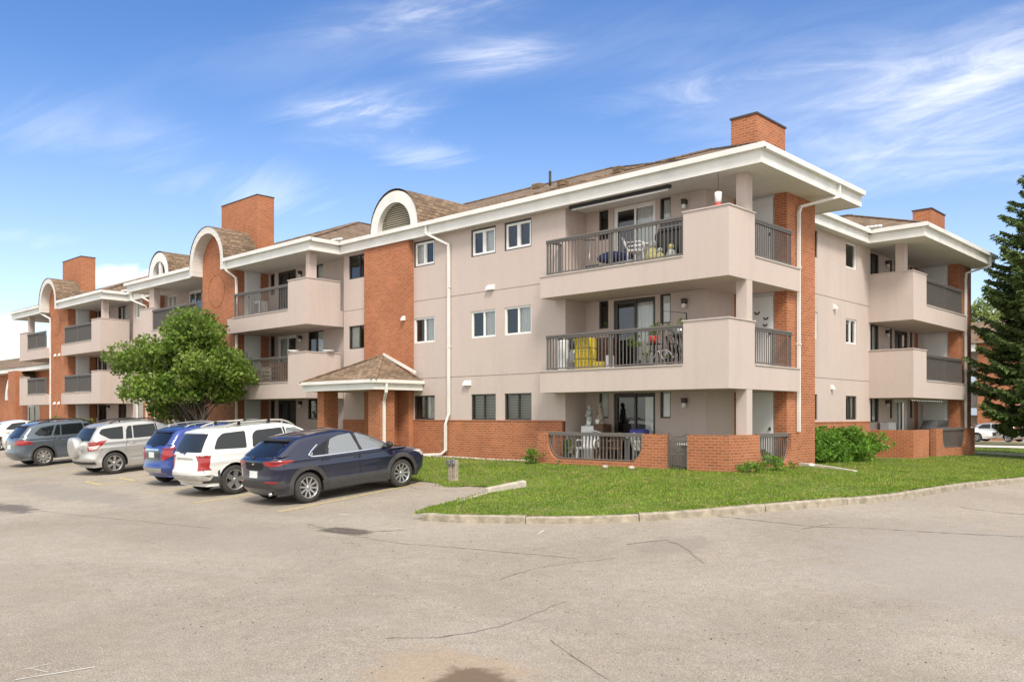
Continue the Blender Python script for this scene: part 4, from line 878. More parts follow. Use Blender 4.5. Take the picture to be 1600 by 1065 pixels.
# ================================================================ PATIO WALLS
def patio_wall(name, label, pl, u0, u1, zt, arch_u, gate, th=.2):
    """brick garden wall with a U-shaped railed opening"""
    pass
def ucut(mb, pl, u0, u1, z0, z1, a0, a1, zb_, r_, th):
    # wall from u0..u1 with an opening a0..a1 open to the top, whose bottom corners are rounded
    n = 8; prof = [(a0, z1)]+[(a0+r_*.75-r_*.75*math.cos(PI/2*i/n), zb_+r_-r_*math.sin(PI/2*i/n)) for i in range(n+1)]+[(a1-r_*.75+r_*.75*math.sin(PI/2*i/n), zb_+r_-r_*math.cos(PI/2*i/n)) for i in range(n+1)]+[(a1, z1)]
    for fn, rev in ((0, False), (-th, True)):
        qs = [[(u0, fn, z0), (a0, fn, z0), (a0, fn, z1), (u0, fn, z1)], [(a1, fn, z0), (u1, fn, z0), (u1, fn, z1), (a1, fn, z1)]]
        for k in range(len(prof)-1):
            p, q = prof[k], prof[k+1]
            if q[0]-p[0] > 1e-5: qs.append([(p[0], fn, z0), (q[0], fn, z0), (q[0], fn, q[1]), (p[0], fn, p[1])])
        for q in qs: pl.quad(mb, q[::-1] if rev else q)
    for k in range(len(prof)-1):
        p, q = prof[k], prof[k+1]; pl.quad(mb, [(p[0], 0, p[1]), (q[0], 0, q[1]), (q[0], -th, q[1]), (p[0], -th, p[1])])
    for (a_, b_) in ((u0, a0), (a1, u1)): pl.quad(mb, [(a_, 0, z1), (b_, 0, z1), (b_, -th, z1), (a_, -th, z1)])
    for u in (u0, u1): pl.quad(mb, [(u, 0, z0), (u, -th, z0), (u, -th, z1), (u, 0, z1)][::(1 if u == u0 else -1)])
    return prof
def curved_rail(par, pl, prof, zt, th):
    n_ = -th*.5; mb = MB(); a0, a1 = prof[0][0], prof[-1][0]
    pl.box(mb, a0+.005, a1-.005, n_-.045, n_+.045, zt-.10, zt, .006)
    pts = [pl.p(u+(.03 if k < len(prof)/2 else -.03), n_, z+.03) for k, (u, z) in enumerate(prof)]; pts[0] = pl.p(prof[0][0]+.03, n_, zt-.1); pts[-1] = pl.p(prof[-1][0]-.03, n_, zt-.1)
    mb.tube(pts, .022, 6); o = mb.build('railing', M['rail'], par)
    b = MB(); us = [p[0] for p in prof]; zs = [p[1] for p in prof]; k = int((a1-a0)/.118)
    for i in range(1, k):
        u = a0+(a1-a0)*i/k; z = np.interp(u, us, zs); pl.box(b, u-.012, u+.012, n_-.012, n_+.012, z+.03, zt-.09)
    b.build('balusters', M['rail'], o)
ZT = -.46; TH = .2
PW = thing('patio_wall', 'low orange brick patio wall with curved railed openings around the ground floor corner unit', 'wall', (-10.33, 18.45, -1.4))
mb = MB(); pf = ucut(mb, PL('Y', 18.45), -16.42, -12.1, ZB, ZT, -16.08, -12.82, -1.2, .55, TH); PL('Y', 18.45).quad(mb, [(-11.48, 0, ZB), (-10.33, 0, ZB), (-10.33, 0, ZT), (-11.48, 0, ZT)])
mb.box(-11.48, -10.535, 18.455, 18.65, ZB, ZT-.002)
pr = ucut(mb, PL('X', -10.33), 18.456, 22.1, ZB, ZT, 20.0, 21.75, -1.22, .5, TH); mb.box(-16.42, -16.2, 18.65, 19.06, ZB, ZT); mb.build('brickwork', BRK, PW)
curved_rail(PW, PL('Y', 18.45), pf, ZT+.02, TH); curved_rail(PW, PL('X', -10.33), pr, ZT+.02, TH)
# gate
gt = MB(); g0, g1_ = -12.09, -11.49
for u in (g0, g1_-.03): gt.box(u, u+.03, 18.53, 18.56, -1.42, -.42)
n = 8
for i in range(n+1):
    u = g0+.03+(g1_-g0-.06)*i/n; s_ = ((i-n/2)/(n/2))**2; gt.box(u-.007, u+.007, 18.54, 18.555, -1.38, -.52+.1*s_)
for z in (-1.36, -.95, -.62): gt.box(g0, g1_, 18.535, 18.56, z-.012, z+.012)
gt.tube([(g0+.03+(g1_-g0-.06)*i/n, 18.55, -.52+.1*((i-n/2)/(n/2))**2) for i in range(n+1)], .012, 6)
for k in (-1, 1):
    gt.tube([((g0+g1_)/2+k*(.03+.05*math.sin(t)), 18.53, -.85+.05*math.cos(t)) for t in np.linspace(0, 5.2, 12)], .008, 5)
gt.build('gate', M['rail'], PW)
# N patio
PN = thing('patio_wall', 'low orange brick patio wall with one railed opening at the far right unit', 'wall', (-10.33, 31.1, -1.5))
mb = MB(); mb.box(-11.8, -10.33, 31.1, 31.3, -1.9, ZT-.02); mb.box(-10.53, -10.33, 31.3, 32.75, -1.9, ZT-.021); p2 = ucut(mb, PL('X', -10.33), 33.5, 38.3, -1.9, ZT, 34.25, 37.15, -1.2, .5, TH); mb.build('brickwork', BRK, PN)
curved_rail(PN, PL('X', -10.33), p2, ZT+.02, TH)
# E patio low wall by the porch
PE = thing('patio_wall', 'low brick patio wall between the porch and the ground floor unit left of it', 'wall', (-28, 17.6, -1.4))
mb = MB(); mb.box(-32.3, -27.0, 17.62, 17.8, ZB, -.55); mb.box(-27.15, -26.97, 17.8, 19.0, ZB, -.55); mb.build('brickwork', BRK, PE)
PG = thing('patio_wall', 'low brick patio wall behind the leafy tree', 'wall', (-39, 17.6, -1.4))
mb = MB(); mb.box(-41.1, -35.5, 17.62, 17.8, ZB, -.5); mb.box(-51.2, -45.9, 17.62, 17.8, ZB, -.5); mb.build('brickwork', BRK, PG)
# ================================================================ CARS
def paint(name, c, metal=.35, rough=.28):
    m = plain(name, c, rough, metal, var=.0, spec=.5, coat=1.0)
    t = m.node_tree; b = t.nodes['Principled BSDF']
    n = noise(t, 2.2, 4, .6); n2 = noise(t, 30, 3, .7)
    z = nn(t, 'ShaderNodeTexCoord'); sx = nn(t, 'ShaderNodeSeparateXYZ'); t.links.new(z.outputs['Object'], sx.inputs[0])
    dirt = mth(t, 'MULTIPLY', ramp(t, sx.outputs[2], .75, .22), ramp(t, n, .3, .7, .25, .8)); col = mixc(t, mth(t, 'MULTIPLY', dirt, .16), c, (.30, .25, .19)); t.links.new(col, b.inputs['Base Color'])
    t.links.new(mth(t, 'ADD', mth(t, 'MULTIPLY', dirt, .35), ramp(t, n2, .3, .7, rough-.03, rough+.05)), b.inputs['Roughness'])
    t.links.new(ramp(t, mth(t, 'ADD', dirt, ramp(t, n2, .4, .7, 0, .08)), 0, 1, .04, .35), b.inputs['Coat Roughness']); return m
P_NAVY = paint('navy paint', (.0012, .005, .028), .0, .22); P_WHITE = paint('white paint', (.74, .74, .72), 0, .3); P_BLUE = paint('blue paint', (.018, .05, .25)); P_SILV = paint('silver paint', (.52, .52, .50), .6, .32); P_GREY = paint('slate paint', (.10, .125, .155), .5, .32)
M['clad'] = plain('dusty black cladding', (.045, .043, .041), .62, var=.2, scale=9); M['tyre'] = plain('tyre rubber', (.042, .039, .036), .85, var=.25, scale=14)
M['rim'] = plain('alloy', (.46, .46, .45), .3, .75, var=.08, scale=20); M['rimdark'] = plain('dark alloy', (.03, .03, .032), .4, .3); M['chrome'] = plain('chrome', (.75, .75, .76), .12, 1, var=0)
M['lens'] = plain('red lens', (.30, .008, .010), .12, 0, var=.1, coat=1, scale=30); M['lensw'] = plain('clear lens', (.55, .50, .48), .12, 0, var=.2, coat=1, scale=25); M['plate'] = plain('licence plate', (.66, .70, .66), .45, var=.12, scale=30)
M['bumper'] = plain('faded silver plastic', (.40, .385, .35), .5, var=.15, scale=8)
M['well'] = plain('wheel well', (.008, .008, .008), .95, var=0)
def wheel_meshes(R_, style):
    t = MB(); w2 = .105
    t.lathe([(R_*.66, -w2+.01), (R_*.72, -w2), (R_*.93, -w2+.012), (R_*.985, -w2+.035), (R_, -w2+.07), (R_, w2-.07), (R_*.985, w2-.035), (R_*.93, w2-.01), (R_*.68, w2)], (0, 0, 0), 'y', 40)
    for k in range(48):
        a = 2*PI*k/48; c, s_ = math.cos(a), math.sin(a)
        t.obox((c*(R_-.001), 0, s_*(R_-.001)), (c, 0, s_), (0, 1, 0), (-s_, 0, c), .004, .07, .012)
    rr = R_*.69; r = MB(); r.lathe([(rr, -w2+.006), (rr*1.0, -w2+.0), (rr*.94, -w2+.012), (rr*.90, -w2+.04), (rr*.88, w2*.3)], (0, 0, 0), 'y', 36)
    d = MB(); d.lathe([(rr*.9, -.035), (rr*.4, -.03), (.002, -.03)], (0, 0, 0), 'y', 24)
    n, ww, tw = {'ten': (10, .021, 0), 'five': (5, .052, 0), 'six': (6, .038, 0), 'vee': (5, .022, .2), 'cover': (9, .034, .12)}[style]
    for k in range(n):
        for sg in ((0,) if tw == 0 or style == 'cover' else (-1, 1)):
            a = 2*PI*k/n+.2; a2 = a+sg*tw+(tw if style == 'cover' else 0)
            p = Vector((math.cos(a)*rr*.16, -w2+.035, math.sin(a)*rr*.16)); q = Vector((math.cos(a2)*rr*.96, -w2+.022, math.sin(a2)*rr*.96)); dd = (q-p).normalized(); sd_ = Vector((-dd.z, 0, dd.x)).normalized()
            h0, h1 = ww*.95, ww*(1.25 if style != 'ten' else .9); y = Vector((0, .03, 0))
            r.add([p-sd_*h0, p+sd_*h0, q+sd_*h1, q-sd_*h1, p-sd_*h0+y, p+sd_*h0+y, q+sd_*h1+y, q-sd_*h1+y], [(0, 3, 2, 1), (0, 1, 5, 4), (1, 2, 6, 5), (2, 3, 7, 6), (3, 0, 4, 7)])
    r.lathe([(.0015, -w2+.018), (rr*.16, -w2+.02), (rr*.2, -w2+.035), (rr*.2, -w2+.08)], (0, 0, 0), 'y', 18)
    return t, r, d
def interp(tab, z): zs = [p[0] for p in tab]; return np.interp(z, zs, [p[1] for p in tab])
def smoothpoly(pts, n=7):
    return [tuple(p) for p in catmull_t(pts, n)]
def catmull_t(P, n):
    P = [np.array(p, float) for p in P]; out = []
    for i in range(len(P)-1):
        p0, p1, p2, p3 = P[max(i-1, 0)], P[i], P[i+1], P[min(i+2, len(P)-1)]
        for k in range(n):
            t = k/n; out.append(.5*((2*p1)+(-p0+p2)*t+(2*p0-5*p1+4*p2-p3)*t*t+(-p0+3*p1-3*p2+p3)*t**3))
    out.append(P[-1]); return out
class Car:
    def __init__(s, name, label, loc, yaw, pitch, spec, group='vehicles parked in the lot'):
        s.sp = spec; s.root = thing(name, label, 'car', (0, 0, 0), group)
        s.root.location = loc; s.root.rotation_euler = Matrix.Rotation(yaw, 3, 'Z').to_4x4().to_euler()
        s.root.rotation_euler = (Matrix.Rotation(yaw, 4, 'Z') @ Matrix.Rotation(-pitch, 4, 'Y')).to_euler()
        s.body(); s.wheels()
    def W(s, x, z):
        sp = s.sp; w_ = sp['w']/2; xc = (sp['xr']+sp['xf'])/2; t = (x-xc)/((sp['xf']-sp['xr'])/2)
        y = w_*(1-.035*np.abs(t)**2.2-.11*np.abs(t)**9); zb = sp['zb']
        y = y-np.clip(z-zb, 0, None)*sp.get('tum', .36)-.05*np.exp(-((z-zb+.02)/.07)**2)*0-np.clip(.42-z, 0, None)*.22
        y = y+.018*np.exp(-((z-sp.get('zc', zb-.16))/.07)**2)-.012*np.exp(-((z-.52)/.10)**2)
        for wx in s.wx: y = y+.016*np.exp(-(((x-wx)**2+(z-.33)**2)**.5-sp['rw']-.05)**2/.004)
        return y
    def body(s):
        sp = s.sp; s.wx = (-sp['wb']/2, sp['wb']/2)
        rear = smoothpoly([(x, z) for z, x in sp['rear']]); fr = smoothpoly([(x, z) for z, x in sp['front']])
        def mono(P):
            out = []; zmax = -1
            for x, z in P:
                if z <= zmax+1e-4: z = zmax+1e-4
                out.append((z, x)); zmax = z
            return out
        rear, fr = mono(rear), mono(fr); ztop = min(rear[-1][0], fr[-1][0]); zs = sorted({round(z, 4) for z, _ in rear+fr if z <= ztop}|{ztop, sp['zclad']}); z2 = [zs[0]]
        for z in zs[1:]:
            if z-z2[-1] > .0035: z2.append(z)
        z3 = [z2[0]]
        for z in z2[1:]:
            k = int((z-z3[-1])/.045)
            for i in range(1, k+1): z3.append(z3[-1]+(z-z3[-1])/(k+2-i))
            z3.append(z)
        zs = np.array(z3); nx = 110; u = np.linspace(0, 1, nx); u = u-.12*np.sin(2*PI*u)/(2*PI)*1.8
        Xr, Xf = interp(rear, zs), interp(fr, zs); X = Xr[:, None]+(Xf-Xr)[:, None]*u[None]; Z = np.repeat(zs[:, None], nx, 1)
        edge = np.array([(x, z) for z, x in rear]+[(x, z) for z, x in fr[::-1]])
        seg = np.concatenate([np.array([edge[i]+(edge[i+1]-edge[i])*t for t in np.linspace(0, 1, 6, endpoint=False)]) for i in range(len(edge)-1)])
        D = np.sqrt(((X.ravel()[:, None]-seg[None, :, 0])**2+(Z.ravel()[:, None]-seg[None, :, 1])**2).min(1)).reshape(X.shape); D[:, 0] = 0; D[:, -1] = 0; D[-1] = 0
        zb = sp['zb']; r = np.where(Z < zb-.02, sp.get('rl', .17)+.08, sp.get('ru', .09)); r = np.where((Z < zb+.1) & (Z > zb-.02), sp.get('rl', .17), r)
        d = np.clip(D, 0, r); Y = s.W(X, Z)-(r-np.sqrt(np.clip(r*r-(r-d)**2, 0, None)))*1.0
        nz_ = len(zs); mb = MB(); mb.smooth = True
        L = [[(X[j, i], Y[j, i], Z[j, i]) for i in range(nx)] for j in range(nz_)]
        idx = np.arange(nz_*nx).reshape(nz_, nx); F = []
        vs = [p for row in L for p in row]; vs2 = [(p[0], -p[1], p[2]) for p in vs]; off = len(vs)
        for j in range(nz_-1):
            for i in range(nx-1):
                a, b, c, e = idx[j, i], idx[j, i+1], idx[j+1, i+1], idx[j+1, i]; F.append((e, c, b, a)); F.append((a+off, b+off, c+off, e+off))
        # band over the silhouette: rear edge up, over the roof, down the front
        loop = [idx[j, 0] for j in range(nz_)]+[idx[nz_-1, i] for i in range(1, nx)]+[idx[j, nx-1] for j in range(nz_-2, -1, -1)]
        allv = vs+vs2; base = len(allv); m = 9; rows = [loop]
        LP = np.array([(vs[k][0], vs[k][2]) for k in loop]); T = np.gradient(LP, axis=0); T /= np.maximum(np.linalg.norm(T, axis=1), 1e-6)[:, None]; N = np.stack([-T[:, 1], T[:, 0]], 1)
        for q in range(1, m):
            f = 1-2*q/m; row = []
            for k, l in enumerate(loop):
                y = vs[l][1]*f; cr = .035*(1-f*f); row.append(len(allv)); allv.append((vs[l][0]+N[k][0]*cr, y, vs[l][2]+N[k][1]*cr))
            rows.append(row)
        rows.append([l+off for l in loop])
        for a, b in zip(rows[:-1], rows[1:]):
            for k in range(len(loop)-1): F.append((a[k], a[k+1], b[k+1], b[k]))
        F.append(tuple([idx[0, i] for i in range(nx)]+[r_[-1] for r_ in rows[1:-1]]+[idx[0, i]+off for i in range(nx-1, -1, -1)]+[r_[0] for r_ in rows[-2:0:-1]]))
        mb.add(allv, F); o = mb.build('body', [sp['paint'], M['clad'], M['well']], s.root, local=True); s.bvh = BVHTree.FromPolygons([Vector(v) for v in allv], F)
        for p in o.data.polygons:
            if p.center.z < sp['zclad']: p.material_index = 1
        bm = bmesh.new(); bm.from_mesh(o.data); bmesh.ops.recalc_face_normals(bm, faces=bm.faces); bm.to_mesh(o.data); bm.free()
        c = MB(); 
        for wx in s.wx:
            for sy in (-1, 1):
                n0 = len(c.v); rr = sp['rw']+.055; n = 36; y0, y1 = sorted((sy*(sp['w']/2-.34), sy*(sp['w']/2+.3)))
                c.prism([(wx+rr*math.cos(2*PI*k/n), y0, sp['rw']+.01+rr*math.sin(2*PI*k/n)) for k in range(n)], (0, y0, 0), (0, y1, 0))
        co = c.build('wheel_cutter', M['well'], s.root, local=True)
        bm = bmesh.new(); bm.from_mesh(co.data); bmesh.ops.recalc_face_normals(bm, faces=bm.faces); bm.to_mesh(co.data); bm.free()
        md = o.modifiers.new('b', 'BOOLEAN'); md.object = co; md.operation = 'DIFFERENCE'; md.solver = 'EXACT'
        bpy.context.view_layer.update(); dg = bpy.context.evaluated_depsgraph_get(); me = bpy.data.meshes.new_from_object(o.evaluated_get(dg)); o.modifiers.clear(); old = o.data; o.data = me; bpy.data.meshes.remove(old)
        cm = co.data; bpy.data.objects.remove(co); bpy.data.meshes.remove(cm)
        me.materials.clear()
        for m_ in (sp['paint'], M['clad'], M['well']): me.materials.append(m_)
        for p in me.polygons:
            ctr = p.center
            for wx in s.wx:
                if all(math.hypot(me.vertices[v].co.x-wx, me.vertices[v].co.z-sp['rw']-.01) < sp['rw']+.062 for v in p.vertices) and abs(p.normal.x*(ctr.z-sp['rw'])-p.normal.z*(ctr.x-wx)) < 9: p.material_index = 2; p.use_smooth = False
        s.bodyo = o
    def cast(s, axis, a, b):
        if axis == 'side': h = s.bvh.ray_cast(Vector((a, -3, b)), Vector((0, 1, 0)))
        elif axis == 'rear': h = s.bvh.ray_cast(Vector((-6, a, b)), Vector((1, 0, 0)))
        elif axis == 'front': h = s.bvh.ray_cast(Vector((6, a, b)), Vector((-1, 0, 0)))
        else: h = s.bvh.ray_cast(Vector((a, b, 4)), Vector((0, 0, -1)))
        if h[0] is None: return None
        if axis == 'rear' and h[0].x > s.sp['xr']+(.34 if b < s.sp['zb']+.08 else 1.2): return None
        if axis == 'front' and h[0].x < s.sp['xf']-(.5 if b < s.sp['zb']+.05 else 9): return None
        if axis == 'side' and abs(h[0].y) < s.sp['w']*.28: return None
        n = h[1]; dirs = {'side': Vector((0, -1, 0)), 'rear': Vector((-1, 0, 0)), 'front': Vector((1, 0, 0)), 'top': Vector((0, 0, 1))}[axis]
        if n.dot(dirs) < 0: n = -n
        return h[0], n
    def decal(s, axis, poly, mat, name, off=.006, both=True, g=.045, parent=None, round_=0, skirt=True):
        P = [Vector(p) for p in poly]
        if round_:
            q = []; n = len(P)
            for i in range(n):
                a, b, c = P[i-1], P[i], P[(i+1) % n]; d1 = min(round_, (a-b).length*.45); d2 = min(round_, (c-b).length*.45); p1 = b+(a-b).normalized()*d1; p2 = b+(c-b).normalized()*d2
                for t in (0, .25, .5, .75, 1): q.append(p1*(1-t)**2+b*2*t*(1-t)+p2*t*t)
            P = q
        bd = []
        for i in range(len(P)):
            a, b = P[i], P[(i+1) % len(P)]; k = max(1, int((b-a).length/g))
            for j in range(k): bd.append(a+(b-a)*j/k)
        arr = np.array(bd); x0, y0 = arr.min(0); x1, y1 = arr.max(0)
        gx_, gy_ = np.meshgrid(np.arange(x0+g/2, x1, g), np.arange(y0+g/2, y1, g)); GP_ = np.stack([gx_.ravel(), gy_.ravel()], 1)
        if len(GP_):
            GP_ = GP_[inside(GP_, [tuple(p) for p in bd])]
            GP_ = np.array([p for p in GP_ if np.hypot(arr[:, 0]-p[0], arr[:, 1]-p[1]).min() > g*.5]).reshape(-1, 2)
        n = len(bd); cv_, ce_, cf_, *_ = delaunay_2d_cdt([Vector(p) for p in bd]+[Vector(p) for p in GP_.tolist()], [(i, (i+1) % n) for i in range(n)], [], 1, 1e-5)
        V = []; ok = []
        for p in cv_:
            h = s.cast(axis, p.x, p.y)
            if h is None: V.append((0, 0, 0)); ok.append(False)
            else: V.append(tuple(h[0]+h[1]*off)); ok.append(True)
        F = [f for f in cf_ if all(ok[i] for i in f)]
        if not F: return None
        cen_ = np.array([np.mean([[cv_[i].x, cv_[i].y] for i in f], 0) for f in F]); kp = inside(cen_, [tuple(p) for p in bd]); F = [f for f, k in zip(F, kp) if k]
        mb = MB(); mb.smooth = True; mb.add(V, F)
        if skirt:
            from collections import Counter
            cnt = Counter(); 
            for f in F:
                for i in range(len(f)): cnt[tuple(sorted((f[i], f[(i+1) % len(f)])))] += 1
            mb.smooth = False
            for (a, b), c_ in cnt.items():
                if c_ == 1:
                    ha, hb = s.cast(axis, cv_[a].x, cv_[a].y), s.cast(axis, cv_[b].x, cv_[b].y)
                    if ha and hb: mb.add([V[a], V[b], tuple(hb[0]-hb[1]*.006), tuple(ha[0]-ha[1]*.006)], [(0, 1, 2, 3)])
        par = parent or s.root; o = mb.build(name, mat, par, local=True)
        bm = bmesh.new(); bm.from_mesh(o.data); bmesh.ops.recalc_face_normals(bm, faces=bm.faces)
        dirs = {'side': Vector((0, -1, 0)), 'rear': Vector((-1, 0, 0)), 'front': Vector((1, 0, 0)), 'top': Vector((0, 0, 1))}[axis]
        if sum(f.normal.dot(dirs)*f.calc_area() for f in bm.faces) < 0: bmesh.ops.reverse_faces(bm, faces=bm.faces)
        bm.to_mesh(o.data); bm.free(); o.data.materials.clear(); o.data.materials.append(mat)
        if both and axis in ('side',) or both == 'mirror':
            c = o.copy(); c.data = o.data.copy(); COL.objects.link(c)
            for v in c.data.vertices: v.co.y = -v.co.y
            c.data.flip_normals(); c.parent = par
        return o
    def strip(s, pts, w_, mat, name, off=.004, axis='side', both=True, parent=None):
        pts = [np.array(p) for p in (catmull_t(pts, 5) if len(pts) > 2 else [np.array(pts[0])+(np.array(pts[1])-np.array(pts[0]))*t for t in np.linspace(0, 1, 12)])]; T = np.gradient(np.array(pts), axis=0); T /= np.linalg.norm(T, axis=1)[:, None]; N = np.stack([-T[:, 1], T[:, 0]], 1)
        poly = [tuple(p+n_*w_/2) for p, n_ in zip(pts, N)]+[tuple(p-n_*w_/2) for p, n_ in zip(pts, N)][::-1]
        return s.decal(axis, poly, mat, name, off, both, g=.06, parent=parent, skirt=off > .003)
    def wheels(s):
        sp = s.sp; R_ = sp['rw']; t, r, d = wheel_meshes(R_, sp['rim']); first = None
        for wx in s.wx:
            for sy in (-1, 1):
                if first is None:
                    tt = t.build('wheel', M['tyre'], s.root, local=True); rr = r.build('rim', M['rim'], tt, local=True); dd = d.build('brake', M['rimdark'], tt, local=True); first = (tt, rr, dd)
                else:
                    tt = first[0].copy(); COL.objects.link(tt); tt.parent = s.root
                    for q in first[1:]: c = q.copy(); COL.objects.link(c); c.parent = tt
                tt.location = (wx, sy*(sp['w']/2-.125), R_); tt.rotation_euler = (0, random.uniform(0, 6), 0 if sy < 0 else PI)
    def arches(s, w_=.085, mat=None, off=.016):
        for wx in s.wx:
            R0 = s.sp['rw']+.05; zc = s.sp['rw']+.01; n = 18; a0, a1 = (-.5, PI+.5); a0 = -math.asin(min(1, (zc-s.sp['z0']-.03)/R0)); a1 = PI-a0
            A_ = [a0+(a1-a0)*i/n for i in range(n+1)]; poly = [(wx+R0*math.cos(a), zc+R0*math.sin(a)) for a in A_]+[(wx+(R0+w_)*math.cos(a), max(s.sp['z0']+.03, zc+(R0+w_)*math.sin(a))) for a in A_[::-1]]
            s.decal('side', poly, mat or M['clad'], 'wheel_arch_trim', off, g=.05)
    def plate(s, z, y=0, w_=.30, h_=.15, off=.02):
        s.decal('rear', [(y-w_/2, z-h_/2), (y+w_/2, z-h_/2), (y+w_/2, z+h_/2), (y-w_/2, z+h_/2)], M['plate'], 'licence_plate', off, both=False)
    def mirrors(s, x, z, mat):
        for sy in (-1, 1):
            h = s.cast('side', x, z); y = abs(h[0].y)
            mb = MB(); mb.ball((x+.02, sy*(y+.13), z+.06), .12, 12, (.55, .9, .68)); mb.bar((x+.02, sy*(y-.03), z), (x+.02, sy*(y+.08), z+.03), .05, .05); mb.build('wing_mirror', mat, s.root, local=True)
    def handles(s, pts, mat):
        for (x, z) in pts:
            for sy in (-1, 1):
                h = s.cast('side', x, z); y = abs(h[0].y); mb = MB(); mb.smooth = True
                mb.tube([(x-.085, sy*(y-.005), z), (x-.07, sy*(y+.03), z+.004), (x+.07, sy*(y+.03), z+.004), (x+.085, sy*(y-.005), z)], .013, 6); mb.build('door_handle', mat, s.root, local=True)
    def rails(s, x0, x1, mat, y=None, r_=.017, lift=.05, cross=False):
        for sy in (-1, 1):
            pts = []
            for x in np.linspace(x0, x1, 12):
                yy = y; h = s.cast('top', x, -yy); t = (x-x0)/(x1-x0); pts.append((x, sy*yy, h[0].z+lift*min(1, math.sin(PI*t)*2.2)+.01))
            mb = MB(); mb.tube(pts, r_, 8); 
            for k in (2, 9): mb.bar((pts[k][0], pts[k][1], pts[k][2]-.07), pts[k], .05, .02)
            mb.build('roof_rail', mat, s.root, local=True)
        if cross:
            for x in (x0+(x1-x0)*.2, x0+(x1-x0)*.62):
                h = s.cast('top', x, -y); mb = MB(); mb.bar((x, -y-.03, h[0].z+lift+.02), (x, y+.03, h[0].z+lift+.02), .045, .025)
                for sy in (-1, 1): mb.box(x-.04, x+.04, sy*y-.03, sy*y+.03, h[0].z+.02, h[0].z+lift+.04)
                mb.build('cross_bar', M['black'], s.root, local=True)
    def spoiler(s, x, z, w_, d=.16, mat=None):
        mb = MB(); mb.add([(x, -w_, z-.012), (x-d, -w_*.9, z-.05), (x-d, w_*.9, z-.05), (x, w_, z-.012), (x, -w_, z-.05), (x-d+.02, -w_*.9, z-.075), (x-d+.02, w_*.9, z-.075), (x, w_, z-.05)],
                          [(0, 3, 2, 1), (4, 5, 6, 7), (0, 1, 5, 4), (1, 2, 6, 5), (2, 3, 7, 6)]); mb.build('spoiler', mat or M['black'], s.root, local=True)
    def wiper(s, y0, z0, y1, z1):
        a, b = s.cast('rear', y0, z0), s.cast('rear', y1, z1); mb = MB(); mb.bar(a[0]-Vector((.03, 0, 0)), b[0]-Vector((.03, 0, 0)), .02, .02); mb.ball(a[0]-Vector((.02, 0, 0)), .03, 8); mb.build('rear_wiper', M['black'], s.root, local=True)
    def common(s, sp):
        # windscreen and headlamps (turned away from the camera)
        zb = sp['zb']; s.decal('front', [(-.62, zb+.13), (.62, zb+.13), (.50, sp['zt']-.10), (-.50, sp['zt']-.10)], M['cglass'], 'windscreen', .005, both=False, round_=.06)
        for sy in (-1, 1): s.decal('front', [(sy*.82, zb-.26), (sy*.52, zb-.28), (sy*.5, zb-.16), (sy*.80, zb-.12)], M['lensw'], 'headlight', .008, both=False, g=.05)
        s.decal('front', [(-.45, zb-.5), (.45, zb-.5), (.5, zb-.22), (-.5, zb-.22)], M['black'], 'grille', .008, both=False, round_=.05)
def place(x, y, fwd=0.): return (x, y, g1(x, y)), 0
def car_at(xc, yr, wb, extra=0.):
    # put the rear axle at y = yr, nose towards the building, sitting on the sloping lot
    z0, z1 = g1(xc, yr), g1(xc, yr+wb); pitch = math.atan2(z1-z0, wb); return ((xc, yr+wb/2, (z0+z1)/2+.004), PI/2, pitch)
def seams(c, xs_, z0, z1, mat=None):
    for x in xs_: c.strip(x if isinstance(x, list) else [(x, z0), (x, z1)], .011, M['well'], 'door_seam', .0015)
# ---- navy crossover
sp = dict(w=1.80, wb=2.66, xr=-2.14, xf=2.25, zb=.98, zt=1.54, z0=.22, zclad=.44, rw=.345, rim='ten', paint=P_NAVY, zc=.80, rl=.2, ru=.10, tum=.40,
          rear=[(.24, -1.98), (.34, -2.08), (.45, -2.13), (.55, -2.15), (.70, -2.13), (.86, -2.12), (.98, -2.11), (1.04, -2.06), (1.14, -1.90), (1.28, -1.68), (1.38, -1.52), (1.45, -1.36), (1.50, -1.05), (1.53, -.65), (1.545, -.25)],
          front=[(.24, 2.04), (.34, 2.16), (.48, 2.23), (.62, 2.26), (.76, 2.23), (.86, 2.12), (.93, 1.85), (.98, 1.50), (1.02, 1.16), (1.10, 1.02), (1.24, .74), (1.38, .42), (1.47, .14), (1.52, -.08), (1.545, -.22)])
loc, yaw, pit = car_at(-17.30, 10.82, 2.66)
c = Car('parked_car', 'dark navy crossover with black wheel arch cladding parked nearest the lawn', loc, yaw, pit, sp)
c.common(sp); c.arches(.10)
c.decal('side', [(-.95, .26), (.92, .26), (.95, .50), (-.98, .46)], M['clad'], 'sill_cladding', .012)
c.decal('side', [(.95, 1.055), (.18, 1.04), (.04, 1.42), (.12, 1.44), (.42, 1.33), (.70, 1.20)], M['litcg'], 'front_window', .006, round_=.03)
c.decal('side', [(.10, 1.04), (-.78, 1.035), (-.62, 1.36), (-.40, 1.42), (-.04, 1.445)], M['litcg'], 'rear_window', .006, round_=.03)
c.decal('side', [(-.84, 1.035), (-1.20, 1.05), (-1.16, 1.13), (-.84, 1.30), (-.70, 1.345)], M['cglass'], 'quarter_window', .006, round_=.02)
c.strip([(.12, 1.03), (.04, 1.45)], .07, M['black'], 'door_pillar', .007); c.strip([(-.80, 1.03), (-.66, 1.38)], .05, M['black'], 'door_pillar', .007)
c.strip([(1.0, 1.035), (-.2, 1.02), (-1.05, 1.02), (-1.24, 1.045), (-1.22, 1.12), (-1.0, 1.27)], .022, M['chrome'], 'window_trim', .012)
c.decal('rear', [(-.60, 1.07), (.60, 1.07), (.53, 1.36), (-.53, 1.36)], M['cglass'], 'rear_glass', .006, both=False, round_=.05)
c.spoiler(-1.44, 1.455, .56, .20, M['black'])
